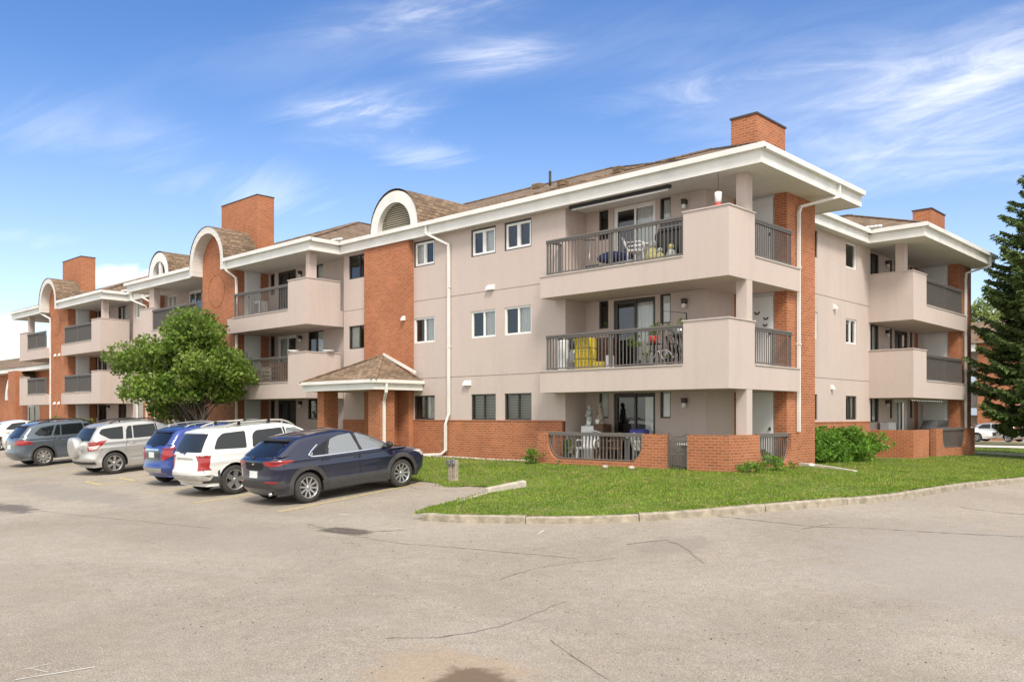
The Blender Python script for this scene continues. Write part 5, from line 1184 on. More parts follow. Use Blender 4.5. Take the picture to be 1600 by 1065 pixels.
for sy in (-1, 1):
    c.decal('rear', [(sy*.86, 1.005), (sy*.42, .985), (sy*.36, .945), (sy*.60, .875), (sy*.80, .90)], M['lens'], 'tail_light', .012, both=False, g=.03)
c.decal('side', [(-2.08, .99), (-1.74, 1.0), (-1.66, .985), (-1.84, .93), (-2.08, .90)], M['lens'], 'tail_light', .012, g=.03)
c.decal('rear', [(-.40, .965), (.40, .965), (.33, .80), (-.33, .80)], M['well'], 'tailgate_recess_shade', .003, both=False, round_=.05, skirt=False)  # near-black flat patch paints the shade of the tailgate hollow
c.plate(.70, .0); c.decal('rear', [(-.85, .40), (.85, .40), (.85, .56), (-.85, .56)], M['clad'], 'rear_bumper', .016, both=False)
c.decal('rear', [(.06+x, .90+z) for x, z in [(-.06, 0), (-.12, .035), (-.06, .05), (0, .03), (-.0, .05), (0, .0)]][:4], M['chrome'], 'badge', .014, both=False, g=.02)
c.strip([(-.74, .535), (-.45, .545)], .035, M['lens'], 'reflector', .022, 'rear', False); c.strip([(.74, .535), (.45, .545)], .035, M['lens'], 'reflector', .022, 'rear', False)
c.wiper(.05, 1.06, .34, 1.12); c.mirrors(.88, 1.03, M['black']); c.handles([(.02, .90), (-.85, .92)], M['black'])
seams(c, [[(.10, 1.02), (.06, .8), (.10, .47)], [(-.80, 1.02), (-.98, .86), (-.86, .47)], [(1.02, 1.0), (.98, .7), (1.0, .47)], [(-2.05, .50), (-1.95, .7), (-1.88, .92)]], .46, 1.0)
mb = MB(); mb.tube([(-2.05, -.55, .28), (-2.14, -.55, .27)], .035, 10); mb.build('exhaust', M['chrome'], c.root, local=True)
c.strip([(.3, -.0), (-.9, 0)], .03, M['black'], 'roof_antenna', .01, 'top', False)
# ---- white suv
sp = dict(w=1.81, wb=2.86, xr=-2.30, xf=2.42, zb=1.03, zt=1.66, z0=.24, zclad=.40, rw=.365, rim='five', paint=P_WHITE, zc=.86, rl=.17, ru=.12, tum=.30,
          rear=[(.30, -2.14), (.38, -2.24), (.48, -2.33), (.62, -2.36), (.70, -2.30), (.85, -2.26), (1.0, -2.24), (1.08, -2.20), (1.25, -2.10), (1.42, -1.99), (1.55, -1.88), (1.62, -1.72), (1.655, -1.35), (1.665, -.8), (1.667, -.3)],
          front=[(.26, 2.2), (.36, 2.34), (.52, 2.42), (.70, 2.42), (.88, 2.34), (.98, 2.15), (1.04, 1.75), (1.08, 1.38), (1.14, 1.22), (1.28, .98), (1.44, .70), (1.56, .46), (1.63, .20), (1.66, -.1), (1.667, -.25)])
loc, yaw, pit = car_at(-20.50, 10.80, 2.86)
c = Car('parked_car', 'white sport utility vehicle with silver roof rails between the navy and the blue vehicles', loc, yaw, pit, sp); c.common(sp)
c.decal('side', [(1.06, 1.12), (.18, 1.11), (.12, 1.52), (.42, 1.52), (.80, 1.30)], M['litcg'], 'front_window', .006, round_=.05)
c.decal('side', [(.06, 1.11), (-.90, 1.12), (-.84, 1.44), (-.72, 1.53), (.02, 1.545)], M['cglass'], 'rear_window', .006, round_=.05)
c.decal('side', [(-1.06, 1.12), (-1.92, 1.16), (-1.78, 1.42), (-1.62, 1.53), (-1.02, 1.545)], M['cglass'], 'quarter_window', .006, round_=.06)
c.strip([(.12, 1.09), (.07, 1.56)], .05, M['black'], 'door_pillar', .007)
c.decal('rear', [(-.70, 1.10), (.70, 1.10), (.60, 1.54), (-.60, 1.54)], M['cglass'], 'rear_glass', .006, both=False, round_=.07)
for sy in (-1, 1): c.decal('rear', [(sy*.90, 1.03), (sy*.66, 1.03), (sy*.62, .98), (sy*.64, .66), (sy*.86, .68)], M['lens'], 'tail_light', .012, both=False, g=.04, round_=.02)
c.decal('side', [(-2.24, 1.03), (-2.02, 1.02), (-2.08, .72), (-2.24, .67)], M['lens'], 'tail_light', .012, g=.04)
c.strip([(-.42, .955), (.42, .955)], .04, M['chrome'], 'tailgate_handle', .014, 'rear', False); c.decal('rear', [(-.30, .90), (.30, .90), (.24, .74), (-.24, .74)], M['door'], 'plate_recess', .004, both=False, round_=.04)
c.decal('rear', [(-.03, 1.05), (0, 1.0), (.03, 1.05), (0, 1.06)], M['chrome'], 'badge', .014, both=False, g=.02)
c.decal('rear', [(-.82, .42), (.82, .42), (.85, .56), (-.85, .56)], M['bumper'], 'rear_bumper', .016, both=False, round_=.03)
c.decal('side', [(-2.28, .36), (-1.84, .34), (-1.86, .50), (-2.3, .56)], M['clad'], 'bumper_corner', .012)
c.decal('side', [(-.98, .28), (.98, .28), (1.0, .40), (-1.0, .40)], P_WHITE, 'sill_cladding', .014); c.decal('side', [(-1.80, .26), (-1.86, .26), (-1.88, .62), (-1.83, .66)], M['clad'], 'mud_flap', .02)
c.wiper(0, 1.09, .30, 1.10); c.mirrors(1.0, 1.12, P_WHITE); c.handles([(.0, .98), (-.98, .99)], P_WHITE); c.rails(-1.5, .5, M['bumper'], .60, .024, .075, cross=True); c.spoiler(-1.88, 1.60, .60, .10, P_WHITE)
seams(c, [[(.12, 1.09), (.10, .45)], [(-.95, 1.09), (-1.05, .82), (-.98, .45)], [(1.12, 1.08), (1.08, .45)], [(-2.2, .68), (-2.18, .6)]], .45, 1.1)
# ---- blue suv
sp = dict(w=1.77, wb=2.56, xr=-2.0, xf=2.2, zb=1.05, zt=1.62, z0=.24, zclad=.50, rw=.34, rim='five', paint=P_BLUE, zc=.85, rl=.19, ru=.12, tum=.34,
          rear=[(.30, -1.84), (.40, -1.96), (.52, -2.02), (.64, -1.98), (.80, -1.95), (.95, -1.94), (1.08, -1.90), (1.2, -1.80), (1.36, -1.66), (1.48, -1.55), (1.55, -1.42), (1.60, -1.1), (1.62, -.6), (1.625, -.2)],
          front=[(.26, 2.0), (.36, 2.14), (.52, 2.20), (.72, 2.2), (.90, 2.10), (1.0, 1.85), (1.06, 1.45), (1.10, 1.2), (1.18, 1.04), (1.32, .8), (1.46, .52), (1.56, .25), (1.61, -.02), (1.625, -.18)])
loc, yaw, pit = car_at(-23.72, 11.25, 2.56)
c = Car('parked_car', 'bright blue small crossover with grey lower bumper left of the white one', loc, yaw, pit, sp); c.common(sp)
c.decal('side', [(.92, 1.14), (.12, 1.13), (.06, 1.48), (.34, 1.48), (.68, 1.30)], M['litcg'], 'front_window', .006, round_=.04); c.decal('side', [(.02, 1.13), (-.82, 1.15), (-.72, 1.48), (-.02, 1.49)], M['cglass'], 'rear_window', .006, round_=.04); c.decal('side', [(-.92, 1.16), (-1.42, 1.22), (-1.26, 1.46), (-.84, 1.49)], M['cglass'], 'quarter_window', .006, round_=.04)
c.decal('rear', [(-.64, 1.13), (.64, 1.13), (.58, 1.46), (-.58, 1.46)], M['cglass'], 'rear_glass', .006, both=False, round_=.07)
for sy in (-1, 1): c.decal('rear', [(sy*.88, 1.08), (sy*.60, 1.06), (sy*.50, .78), (sy*.62, .72), (sy*.84, .86)], M['lens'], 'tail_light', .014, both=False, g=.04, round_=.03)
c.decal('side', [(-1.95, 1.07), (-1.66, 1.09), (-1.80, .90), (-1.95, .84)], M['lens'], 'tail_light', .012, g=.04)
c.strip([(-.38, 1.02), (.38, 1.02)], .05, M['chrome'], 'tailgate_handle', .016, 'rear', False); c.plate(.88, 0); c.decal('rear', [(-.45, .99), (.45, .99), (.42, .72), (-.42, .72)], P_NAVY, 'tailgate_recess_shade', .004, both=False, round_=.04, skirt=False)  # navy coat around the plate stands for the shade of the recess
c.decal('rear', [(-.5, .40), (.5, .40), (.56, .52), (-.56, .52)], M['bumper'], 'skid_plate', .014, both=False, round_=.03)
c.arches(.07); c.spoiler(-1.50, 1.55, .58, .16, P_BLUE); c.wiper(0, 1.12, -.28, 1.16); c.mirrors(.9, 1.12, P_BLUE); c.handles([(.0, 1.0), (-.9, 1.02)], P_BLUE); c.rails(-1.25, .4, M['rim'], .58, .018, .045); seams(c, [[(.06, 1.1), (.04, .5)], [(-.86, 1.1), (-.95, .8), (-.9, .5)]], .4, 1)
# ---- silver suv with spare wheel
sp = dict(w=1.82, wb=2.66, xr=-2.10, xf=2.25, zb=1.05, zt=1.67, z0=.24, zclad=.26, rw=.36, rim='six', paint=P_SILV, zc=.86, rl=.19, ru=.13, tum=.32,
          rear=[(.30, -1.98), (.40, -2.08), (.50, -2.14), (.62, -2.13), (.72, -2.04), (.9, -2.02), (1.05, -2.0), (1.2, -1.92), (1.36, -1.82), (1.5, -1.70), (1.60, -1.52), (1.65, -1.2), (1.672, -.7), (1.677, -.2)],
          front=[(.26, 2.05), (.36, 2.2), (.52, 2.26), (.72, 2.24), (.90, 2.12), (1.0, 1.85), (1.06, 1.5), (1.10, 1.22), (1.18, 1.06), (1.32, .82), (1.48, .52), (1.58, .26), (1.65, -.02), (1.677, -.18)])
loc, yaw, pit = car_at(-29.52, 11.48, 2.66)
c = Car('parked_car', 'silver sport utility vehicle with a covered spare wheel on its tailgate', loc, yaw, pit, sp); c.common(sp)
c.decal('side', [(1.0, 1.13), (.22, 1.12), (.18, 1.52), (.42, 1.52), (.78, 1.31)], M['litcg'], 'front_window', .006, round_=.04); c.decal('side', [(.14, 1.12), (-.66, 1.12), (-.62, 1.53), (.10, 1.54)], M['cglass'], 'rear_window', .006, round_=.03); c.decal('side', [(-.70, 1.12), (-.92, 1.12), (-.86, 1.40), (-.78, 1.52), (-.66, 1.53)], M['cglass'], 'vent_window', .006); c.decal('side', [(-1.0, 1.12), (-1.42, 1.15), (-1.74, 1.36), (-1.62, 1.49), (-.94, 1.53)], M['cglass'], 'quarter_window', .006, round_=.05)
c.strip([(.18, 1.1), (.14, 1.55)], .05, M['black'], 'door_pillar', .007); c.decal('rear', [(-.64, 1.12), (.64, 1.12), (.57, 1.52), (-.57, 1.52)], M['cglass'], 'rear_glass', .006, both=False, round_=.06)
for sy in (-1, 1): c.decal('rear', [(sy*.88, 1.10), (sy*.68, 1.08), (sy*.64, .86), (sy*.70, .80), (sy*.86, .92)], M['lens'], 'tail_light', .014, both=False, g=.04)
c.decal('side', [(-2.02, 1.09), (-1.52, 1.12), (-1.66, 1.0), (-1.86, .84), (-2.02, .80)], M['lens'], 'tail_light', .012, g=.04); c.decal('side', [(-2.0, .95), (-1.74, .98), (-1.86, .86), (-2.0, .84)], M['lensw'], 'reversing_light', .016, g=.04)
c.arches(.10, P_SILV, .02); c.wiper(.3, 1.12, -.1, 1.16); c.mirrors(.95, 1.1, P_SILV); c.handles([(.1, .98), (-.72, .98)], P_SILV); c.rails(-1.3, .5, M['black'], .60, .02, .06); c.spoiler(-1.58, 1.60, .58, .14, P_SILV)
c.decal('side', [(-.9, .52), (.9, .52), (.9, .60), (-.9, .60)], P_SILV, 'door_moulding', .016, round_=.02); c.decal('rear', [(-.8, .38), (.8, .38), (.8, .46), (-.8, .46)], M['clad'], 'bumper_step', .02, both=False)
mb = MB(); mb.smooth = True; mb.lathe([(.002, -2.302), (.15, -2.302), (.29, -2.30), (.34, -2.288), (.36, -2.26), (.365, -2.16), (.355, -2.08), (.33, -2.02)], (0, .12, .90), 'x', 36); mb.build('spare_wheel_cover', P_SILV, c.root, local=True)
seams(c, [[(.16, 1.1), (.14, .42)], [(-.86, 1.1), (-.95, .8), (-.88, .45)], [(1.08, 1.08), (1.04, .42)]], .4, 1)
# ---- slate suv
sp = dict(w=1.84, wb=2.79, xr=-2.28, xf=2.42, zb=1.06, zt=1.65, z0=.24, zclad=.42, rw=.355, rim='cover', paint=P_GREY, zc=.93, rl=.18, ru=.12, tum=.36,
          rear=[(.30, -2.12), (.40, -2.24), (.54, -2.30), (.70, -2.27), (.9, -2.24), (1.04, -2.20), (1.15, -2.10), (1.3, -1.96), (1.42, -1.85), (1.52, -1.74), (1.60, -1.45), (1.64, -.95), (1.65, -.4)],
          front=[(.26, 2.2), (.36, 2.34), (.52, 2.42), (.72, 2.40), (.90, 2.28), (1.0, 2.0), (1.06, 1.55), (1.10, 1.24), (1.18, 1.08), (1.32, .84), (1.46, .55), (1.57, .26), (1.63, -.05), (1.65, -.35)])
loc, yaw, pit = car_at(-36.15, 11.5, 2.79)
c = Car('parked_car', 'slate grey sport utility vehicle with bright alloy wheels left of the silver one', loc, yaw, pit, sp); c.common(sp)
c.decal('side', [(1.02, 1.13), (.22, 1.12), (.16, 1.50), (.44, 1.50), (.80, 1.30)], M['cglass'], 'front_window', .006, round_=.04); c.decal('side', [(.14, 1.12), (-.72, 1.12), (-.66, 1.51), (.10, 1.52)], M['cglass'], 'rear_window', .006, round_=.03); c.decal('side', [(-.76, 1.12), (-1.02, 1.12), (-.82, 1.50), (-.70, 1.51)], M['cglass'], 'vent_window', .006); c.decal('side', [(-1.08, 1.12), (-1.52, 1.15), (-1.66, 1.24), (-1.40, 1.44), (-.9, 1.50)], M['cglass'], 'quarter_window', .006, round_=.05)
c.decal('rear', [(-.68, 1.12), (.68, 1.12), (.6, 1.50), (-.6, 1.50)], M['cglass'], 'rear_glass', .006, both=False, round_=.06); c.strip([(2.0, .97), (0, 1.0), (-1.9, 1.01)], .02, M['well'], 'crease_shade', .002)  # dark strip paints the shade along the body fold
for sy in (-1, 1): c.decal('rear', [(sy*.88, 1.02), (sy*.5, 1.0), (sy*.46, .88), (sy*.86, .84)], M['lens'], 'tail_light', .014, both=False, g=.04)
c.decal('side', [(-2.24, 1.02), (-1.86, .98), (-1.70, .88), (-1.9, .86), (-2.24, .86)], M['lens'], 'tail_light', .012, g=.04)
c.arches(.05); c.plate(.78, 0); c.wiper(0, 1.12, -.3, 1.16); c.mirrors(.98, 1.12, P_GREY); c.handles([(.05, .99), (-.86, 1.0)], P_GREY); c.rails(-1.4, .6, M['black'], .60, .02, .05); c.spoiler(-1.72, 1.57, .62, .14, M['black']); seams(c, [[(.16, 1.1), (.14, .45)], [(-.92, 1.1), (-1.05, .8), (-.96, .45)]], .4, 1)
# ---- saloon shape used for the pale cars
def saloon(label, loc, yaw, pit, paint_, group):
    sp = dict(w=1.76, wb=2.68, xr=-2.2, xf=2.3, zb=.93, zt=1.44, z0=.2, zclad=.24, rw=.32, rim='vee', paint=paint_, zc=.75, rl=.2, ru=.12, tum=.42,
              rear=[(.24, -2.0), (.36, -2.14), (.55, -2.20), (.75, -2.2), (.9, -2.15), (.98, -2.0), (1.02, -1.65), (1.08, -1.5), (1.2, -1.25), (1.32, -.98), (1.39, -.70), (1.42, -.4), (1.43, -.15)],
              front=[(.22, 2.1), (.34, 2.24), (.5, 2.3), (.65, 2.28), (.78, 2.1), (.86, 1.75), (.92, 1.3), (.96, 1.08), (1.08, .86), (1.22, .58), (1.34, .3), (1.40, .05), (1.43, -.1)])
    c = Car('parked_car', label, loc, yaw, pit, sp, group); c.common(sp)
    c.decal('side', [(.88, 1.0), (.12, .99), (.08, 1.33), (.26, 1.33), (.6, 1.17)], M['cglass'], 'front_window', .006, round_=.03); c.decal('side', [(.04, .99), (-.8, 1.0), (-.98, 1.05), (-.62, 1.31), (0, 1.34)], M['cglass'], 'rear_window', .006, round_=.03)
    c.decal('rear', [(-.6, 1.08), (.6, 1.08), (.5, 1.32), (-.5, 1.32)], M['cglass'], 'rear_glass', .006, both=False, round_=.05)
    for sy in (-1, 1): c.decal('rear', [(sy*.82, .9), (sy*.5, .88), (sy*.52, .74), (sy*.82, .72)], M['lens'], 'tail_light', .012, both=False)
    c.mirrors(.8, .98, paint_); c.handles([(0, .86), (-.9, .88)], paint_); c.plate(.7, 0); seams(c, [[(.08, .97), (.06, .32)], [(-.84, .97), (-.8, .32)]], .3, .97); return c
loc, yaw, pit = car_at(-42.6, 13.2, 2.68); saloon('white saloon half cut off by the left edge of the view, beyond the slate vehicle', loc, yaw, pit, P_WHITE, 'vehicles parked in the lot')
loc, yaw, pit = car_at(-49.0, 13.6, 2.68); saloon('white saloon second beyond the slate vehicle, only its roof showing', loc, yaw, pit, P_WHITE, 'vehicles parked in the lot')
def far(xp, d): lat = (xp-800)/1343*d; return lat*.72658-.68708*d, lat*.68708+.72658*d
x, y = far(1556, 66); saloon('silver saloon in the far lot beside the spruce', (x, y, g1(x, y)+.05), R(-14), 0, P_SILV, 'vehicles in the far lot')
x, y = far(1506, 67); saloon('white car nose showing past the far corner of the building', (x, y, g1(x, y)+.05), R(-8), 0, P_WHITE, 'vehicles in the far lot')
# ================================================================ PLANTS
def rot_rand(n):
    a = RNG.normal(size=(n, 3)); a /= np.linalg.norm(a, axis=1)[:, None]; b = RNG.normal(size=(n, 3)); b -= (a*b).sum(1)[:, None]*a; b /= np.linalg.norm(b, axis=1)[:, None]; return a, b
def leafquads(P, size, up=.35, out=None, aspect=.6):
    n = len(P); a, b = rot_rand(n)
    nrm = np.cross(a, b); 
    s_ = RNG.uniform(.6, 1.25, n)[:, None]*size; A_ = a*s_; B_ = b*s_*aspect
    fold = np.cross(a, b)*s_*.18
    V = np.stack([P-A_, P-B_*1.0+fold, P+A_, P+B_+fold], 1).reshape(-1, 3); return V, np.arange(n*4).reshape(-1, 4)
def clumpcloud(C, rad, per, jitter=.35):
    P = []
    for c, r in zip(C, rad):
        n = int(per*r*r); d = RNG.normal(size=(n, 3)); d /= np.linalg.norm(d, axis=1)[:, None]; q = d*(r*(1-np.abs(RNG.normal(0, jitter, n))))[:, None]; q[:, 2] *= .72; q[:, 2] += np.where(q[:, 2] < -r*.25, RNG.uniform(0, r*.4, n), 0); P.append(c+q)
    return np.concatenate(P)
def limb(mb, a, b, r0, r1, sag=.12, n=6):
    a, b = Vector(a), Vector(b); L = (b-a).length; side = Vector((random.uniform(-1, 1), random.uniform(-1, 1), 0))*L*sag; pts = []
    for i in range(n+1):
        t = i/n; pts.append(a.lerp(b, t)+side*math.sin(PI*t)+Vector((0, 0, L*.1*math.sin(PI*t))))
    mb.tube(pts, [r0+(r1-r0)*i/n for i in range(n+1)], 8, caps=False); return pts
def broadleaf(name, label, base, cen, radii, nclump, cr, per, size, mat, trunks, group=None, shell=.55):
    t_ = thing(name, label, 'tree', base); cen = np.array(cen); C = []
    while len(C) < nclump:
        d = RNG.normal(size=3); d /= np.linalg.norm(d); k = RNG.uniform(shell, .95); p = cen+d*k*np.array(radii)*(1+.16*math.sin(3*math.atan2(d[1], d[0])+2*d[2]))
        if p[2] < cen[2]-radii[2]*.85: continue
        if name == 'leafy_tree' and p[2] < cen[2]-radii[2]*.45 and abs(p[0]-cen[0]-.5) < .9: continue
        C.append(p)
    C = np.array(C); rad = RNG.uniform(cr*.5, cr*1.25, nclump); P = clumpcloud(C, rad, per); V, F = leafquads(P, size)
    npmesh('crown', V, F, mat, t_)
    mb = MB(); b = Vector(base)
    for (dx, dy, h_, r_) in trunks:
        top = b+Vector((dx, dy, h_)); pts = limb(mb, b+Vector((dx*.12, dy*.12, -.1)), top, r_, r_*.5, .05)
        idx = sorted(range(nclump), key=lambda i: (Vector(C[i])-top).length)[:12]
        for i in idx: limb(mb, pts[random.choice((3, 4, 5))], C[i], r_*.42, .015, .12)
    for i in range(0, nclump, 2): limb(mb, Vector(cen)+Vector((0, 0, -radii[2]*.35)), C[i], .035, .008, .12)
    mb.build('trunk', M['bark'], t_); return t_
broadleaf('leafy_tree', 'round leafy green tree growing in front of the balconies behind the parked vehicles', (-31.35, 15.4, -1.55), (-32.05, 15.4, 1.68), (2.4, 2.2, 2.15), 92, .74, 720, .082, M['leaf'],
          [(.35, 0, 2.0, .14), (-.25, .2, 2.0, .12), (-.75, -.1, 1.5, .05), (.9, .1, 1.6, .09)])
# spruce
def spruce(name, label, base, H_, R0, z0, whorl=.34, dens=1.0, seed=3):
    rg = np.random.default_rng(seed); t_ = thing(name, label, 'tree', base); b = np.array(base); mb = MB(); mb.tube([b+np.array([0, 0, -.2]), b+np.array([0, 0, H_*.5]), b+np.array([0, 0, H_])], [.26, .14, .02], 10); 
    PA, DA = [], []; z = z0; br = MB()
    while z < H_-.15:
        f = (z-z0)/(H_-z0); Rr = R0*(1-f**2.6)**.9*(1 if z > z0+.6 else .85)*(1-.10*f)+.1; nb = int(9+7*(1-f)); a0 = rg.uniform(0, 6)
        for k in range(nb):
            a = a0+2*PI*k/nb+rg.uniform(-.18, .18); L = Rr*rg.uniform(.72, 1.12); n = 9; ts = np.linspace(0, 1, n); droop = .30*L*(1-f*.8)
            X = np.stack([np.cos(a)*L*ts, np.sin(a)*L*ts, z+rg.uniform(-.1, .1)-droop*np.sin(ts*PI*.62)+.16*L*ts**3+.1*f*L*ts], 1)+b
            if L > .8: br.tube([tuple(p) for p in X[::2]], [.028*(1-t)+.006 for t in ts[::2]], 5, caps=False)
            # side twigs
            nt_ = int(26*L*dens)+6; tt = rg.uniform(.16, 1.0, nt_)**.8; sd_ = rg.choice([-1, 1], nt_); tl = (1.12-tt)*L*.42*rg.uniform(.6, 1.1, nt_)+.06
            px = np.stack([np.interp(tt, ts, X[:, j]) for j in range(3)], 1); outv = np.array([math.cos(a), math.sin(a), 0]); sv = np.array([-math.sin(a), math.cos(a), 0])
            dirv = outv*.75+sd_[:, None]*sv*.75; dirv[:, 2] = rg.uniform(-.32, .05, nt_); dirv /= np.linalg.norm(dirv, axis=1)[:, None]
            for j in range(nt_):
                m_ = int(tl[j]/.034)+2; s_ = np.linspace(0, 1, m_)[:, None]*tl[j]; q = px[j]+dirv[j]*s_; q[:, 2] -= .10*s_[:, 0]**1.5; PA.append(q+rg.normal(0, .012, q.shape)); DA.append(np.repeat(dirv[j][None], m_, 0))
        z += whorl*rg.uniform(.8, 1.15)*(1-.35*f)
    P = np.concatenate(PA); D = np.concatenate(DA); n = len(P); k = np.array([0, 0, 1.])
    a = D+rg.normal(0, .45, D.shape); a /= np.linalg.norm(a, axis=1)[:, None]; bb = np.cross(a, k+rg.normal(0, .5, D.shape)); bb /= np.linalg.norm(bb, axis=1)[:, None]
    s_ = rg.uniform(.05, .10, n)[:, None]; w_ = s_*.42; V = np.stack([P-a*s_*.4-bb*w_, P-a*s_*.4+bb*w_, P+a*s_+bb*w_*.3, P+a*s_-bb*w_*.3], 1).reshape(-1, 3)
    npmesh('crown', V, np.arange(4*n).reshape(-1, 4), M['needle'], t_); mb.v += []; o = mb.build('trunk', M['bark'], t_); br.build('branches', M['bark'], t_); return n
sx, sy_ = far(1660, 33); nn_ = spruce('spruce_tree', 'tall dark green spruce with drooping branches at the right edge of the view', (sx, sy_, g1(sx, sy_)), 12.9, 3.0, 1.7, .42, 1.45); print('needles', nn_)
# hedge and small shrubs
def shrub(name, label, C, rad, per, size, mat, base, cat='shrub', group=None, stems=True):
    t_ = thing(name, label, cat, base, group); C = np.array(C, float); P = clumpcloud(C, rad, per, .3); P = P[P[:, 2] > base[2]+.01]; V, F = leafquads(P, size, aspect=.5); npmesh('foliage', V, F, mat, t_)
    if stems:
        mb = MB()
        for c in C[::2]: limb(mb, (c[0]*.6+base[0]*.4 if len(C) < 12 else c[0]+random.uniform(-.1, .1), c[1], base[2]-.02), c, .014, .005, .1, 4)
        mb.build('stems', M['bark'], t_)
C = []; rad = []
for k in range(150):
    y = RNG.uniform(23.9, 28.5); t = (y-23.9)/5.1; top = -.18-.22*t+.1*math.sin(y*2.2); z = RNG.uniform(-1.3, top-.2); C.append((-10.85+RNG.normal(0, .26), y, z)); rad.append(RNG.uniform(.2, .36))
shrub('hedge', 'bright green leafy hedge along the brick base between the two patio walls', C, rad, 1000, .06, M['hedge'], (-10.85, 26.5, -1.42), 'hedge', stems=False)
def small(label, x, y, r, h, n=14):
    z = float(lawnz(x, y)); C = [(x+RNG.normal(0, r*.4), y+RNG.normal(0, r*.35), z+RNG.uniform(.08, h*.75)) for _ in range(n)]; shrub('small_shrub', label, C, RNG.uniform(r*.3, r*.55, n), 1500, .04, M['hedge'], (x, y, z))
small('round green shrub by the brick wall left of the long patio opening', -16.45, 18.15, .33, .5)
small('low bright shrub at the foot of the patio corner, smaller of the two', -9.95, 18.85, .32, .26, 12)
small('taller bright shrub under the small railed opening', -9.95, 20.0, .34, .42)
small('tiny green sprout against the low patio brickwork', -15.55, 18.32, .1, .18, 4); small('little weed tuft at the brick corner near the downspout', -10.1, 21.3, .14, .2, 5)
C = [(RNG.uniform(-50.8, -46.6), 17.2+RNG.normal(0, .2), RNG.uniform(-1.2, .05)) for _ in range(34)]
shrub('shrub_bed', 'dark green bushes on the ground floor patio behind the slate vehicle', C, RNG.uniform(.2, .38, 34), 420, .06, M['leaf'], (-48.5, 17.2, -1.4))
# trees beyond
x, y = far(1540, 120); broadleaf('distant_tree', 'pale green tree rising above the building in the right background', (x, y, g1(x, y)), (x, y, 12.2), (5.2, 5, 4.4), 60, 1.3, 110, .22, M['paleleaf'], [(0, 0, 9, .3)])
for i, (px_, d_, h_) in enumerate(((1600, 78, 2.1), (1635, 80, 2.6), (1580, 84, 1.6))):
    x, y = far(px_, d_); zz = g1(x, y); C = [(x+RNG.normal(0, 1.4), y+RNG.normal(0, .8), zz+RNG.uniform(.3, h_)) for _ in range(26)]; shrub('background_bush', ('bright bush right of the silver saloon in the far lot', 'taller bush beyond the frame side of the far lot', 'low bush behind the silver saloon')[i], C, RNG.uniform(.5, .8, 26), 90, .12, M['hedge'], (x, y, zz))
# ================================================================ THINGS ON THE GROUND
def gthing(name, label, cat, x, y, zf=lawnz): z = float(zf(x, y)); return thing(name, label, cat, (x, y, z)), z
t_, z = gthing('power_post', 'weathered wooden post with a grey outlet box beside the navy vehicle', 'post', -16.0, 14.75)
mb = MB(); mb.box(-16.12, -15.98, 14.68, 14.82, z-.1, z+.50, .01); mb.box(-15.97, -15.86, 14.70, 14.82, z-.1, z+.52, .012); mb.build('timber', M['wood'], t_)
mb = MB(); mb.box(-16.13, -16.0, 14.62, 14.68, z+.40, z+.53, .01); mb.box(-15.96, -15.85, 14.64, 14.70, z+.42, z+.55, .01); mb.build('outlet_box', M['galv'], t_)
mb = MB(); d = Vector((.0, 1, 0)); a_ = Vector((-13.55, 13.5, lawnz(-13.52, 13.55)+.03)); b_ = Vector((-13.42, 14.62, lawnz(-13.4, 14.72)+.07))
pts = [a_.lerp(b_, t) for t in (0, .03, .97, 1)]; dd = (b_-a_).normalized(); sdv = dd.cross(Vector((0, 0, 1))).normalized()
vs = []
for p, k in zip(pts, (.7, 1, 1, .7)): vs += [p+sdv*.10*k+Vector((0, 0, -.09)), p+sdv*.085*k+Vector((0, 0, .05*k)), p+sdv*.05*k+Vector((0, 0, .075*k)), p-sdv*.05*k+Vector((0, 0, .075*k)), p-sdv*.085*k+Vector((0, 0, .05*k)), p-sdv*.10*k+Vector((0, 0, -.09))]
fs = [(5, 4, 3, 2, 1, 0), tuple(range(18, 24))]
for i in range(3):
    for j in range(5): fs.append((i*6+j, i*6+j+1, i*6+j+7, i*6+j+6))
mb.add(vs, fs); tag(mb.build('parking_stop', M['concrete']), 'precast concrete parking stop lying at the lawn edge', 'parking stop')
mb = MB(); ribbon(mb, [(-12.9, 11.4), (-13.2, 12.4), (-13.5, 13.5)], .12, .05); tag(mb.build('stop_kerb', M['concrete']), kind='structure')
for i, (x, y, lb) in enumerate(((-13.7, 18.05, 'pale stone lying in the grass before the long railed opening'), (-12.9, 18.1, 'second pale stone in the grass near the gate'), (-10.05, 22.35, 'white garden ornament by the brick corner'))):
    mb = MB(); z = float(lawnz(x, y)); mb.ball((x, y, z+.04), .07, 8, (1.3, 1, .8)); tag(mb.build('garden_stone', M['stone'] if i < 2 else M['whiteplastic']), lb, 'stone')
# ================================================================ THINGS ON THE BALCONIES
ZA3, ZA2, ZA1 = 3.97, 1.27, -1.3
def barbecue(label, x, y, z, s_=1.):
    t_ = thing('barbecue', label, 'barbecue', (x, y, z)); mb = MB(); mb.box(x-.55*s_, x+.55*s_, y-.28, y+.28, z+.12, z+.82, .05); mb.build('cover', M['black'], t_)
    mb = MB(); mb.smooth = False; n = 8; mb.prism([(x-.42*s_, y+.27*math.cos(PI*i/n), z+.82+.28*math.sin(PI*i/n)) for i in range(n+1)], (0, 0, 0), (.84*s_, 0, 0)); mb.build('lid', M['black'], t_)
    mb = MB()
    for dx in (-.4, .4):
        for dy in (-.2, .2): mb.box(x+dx*s_-.02, x+dx*s_+.02, y+dy-.02, y+dy+.02, z, z+.14)
    mb.bar((x-.35*s_, y-.33, z+.9), (x+.35*s_, y-.33, z+.9), .025); mb.build('frame', M['galv'], t_)
barbecue('black covered barbecue by the solid parapet of the top corner balcony', -12.2, 19.15, ZA3)
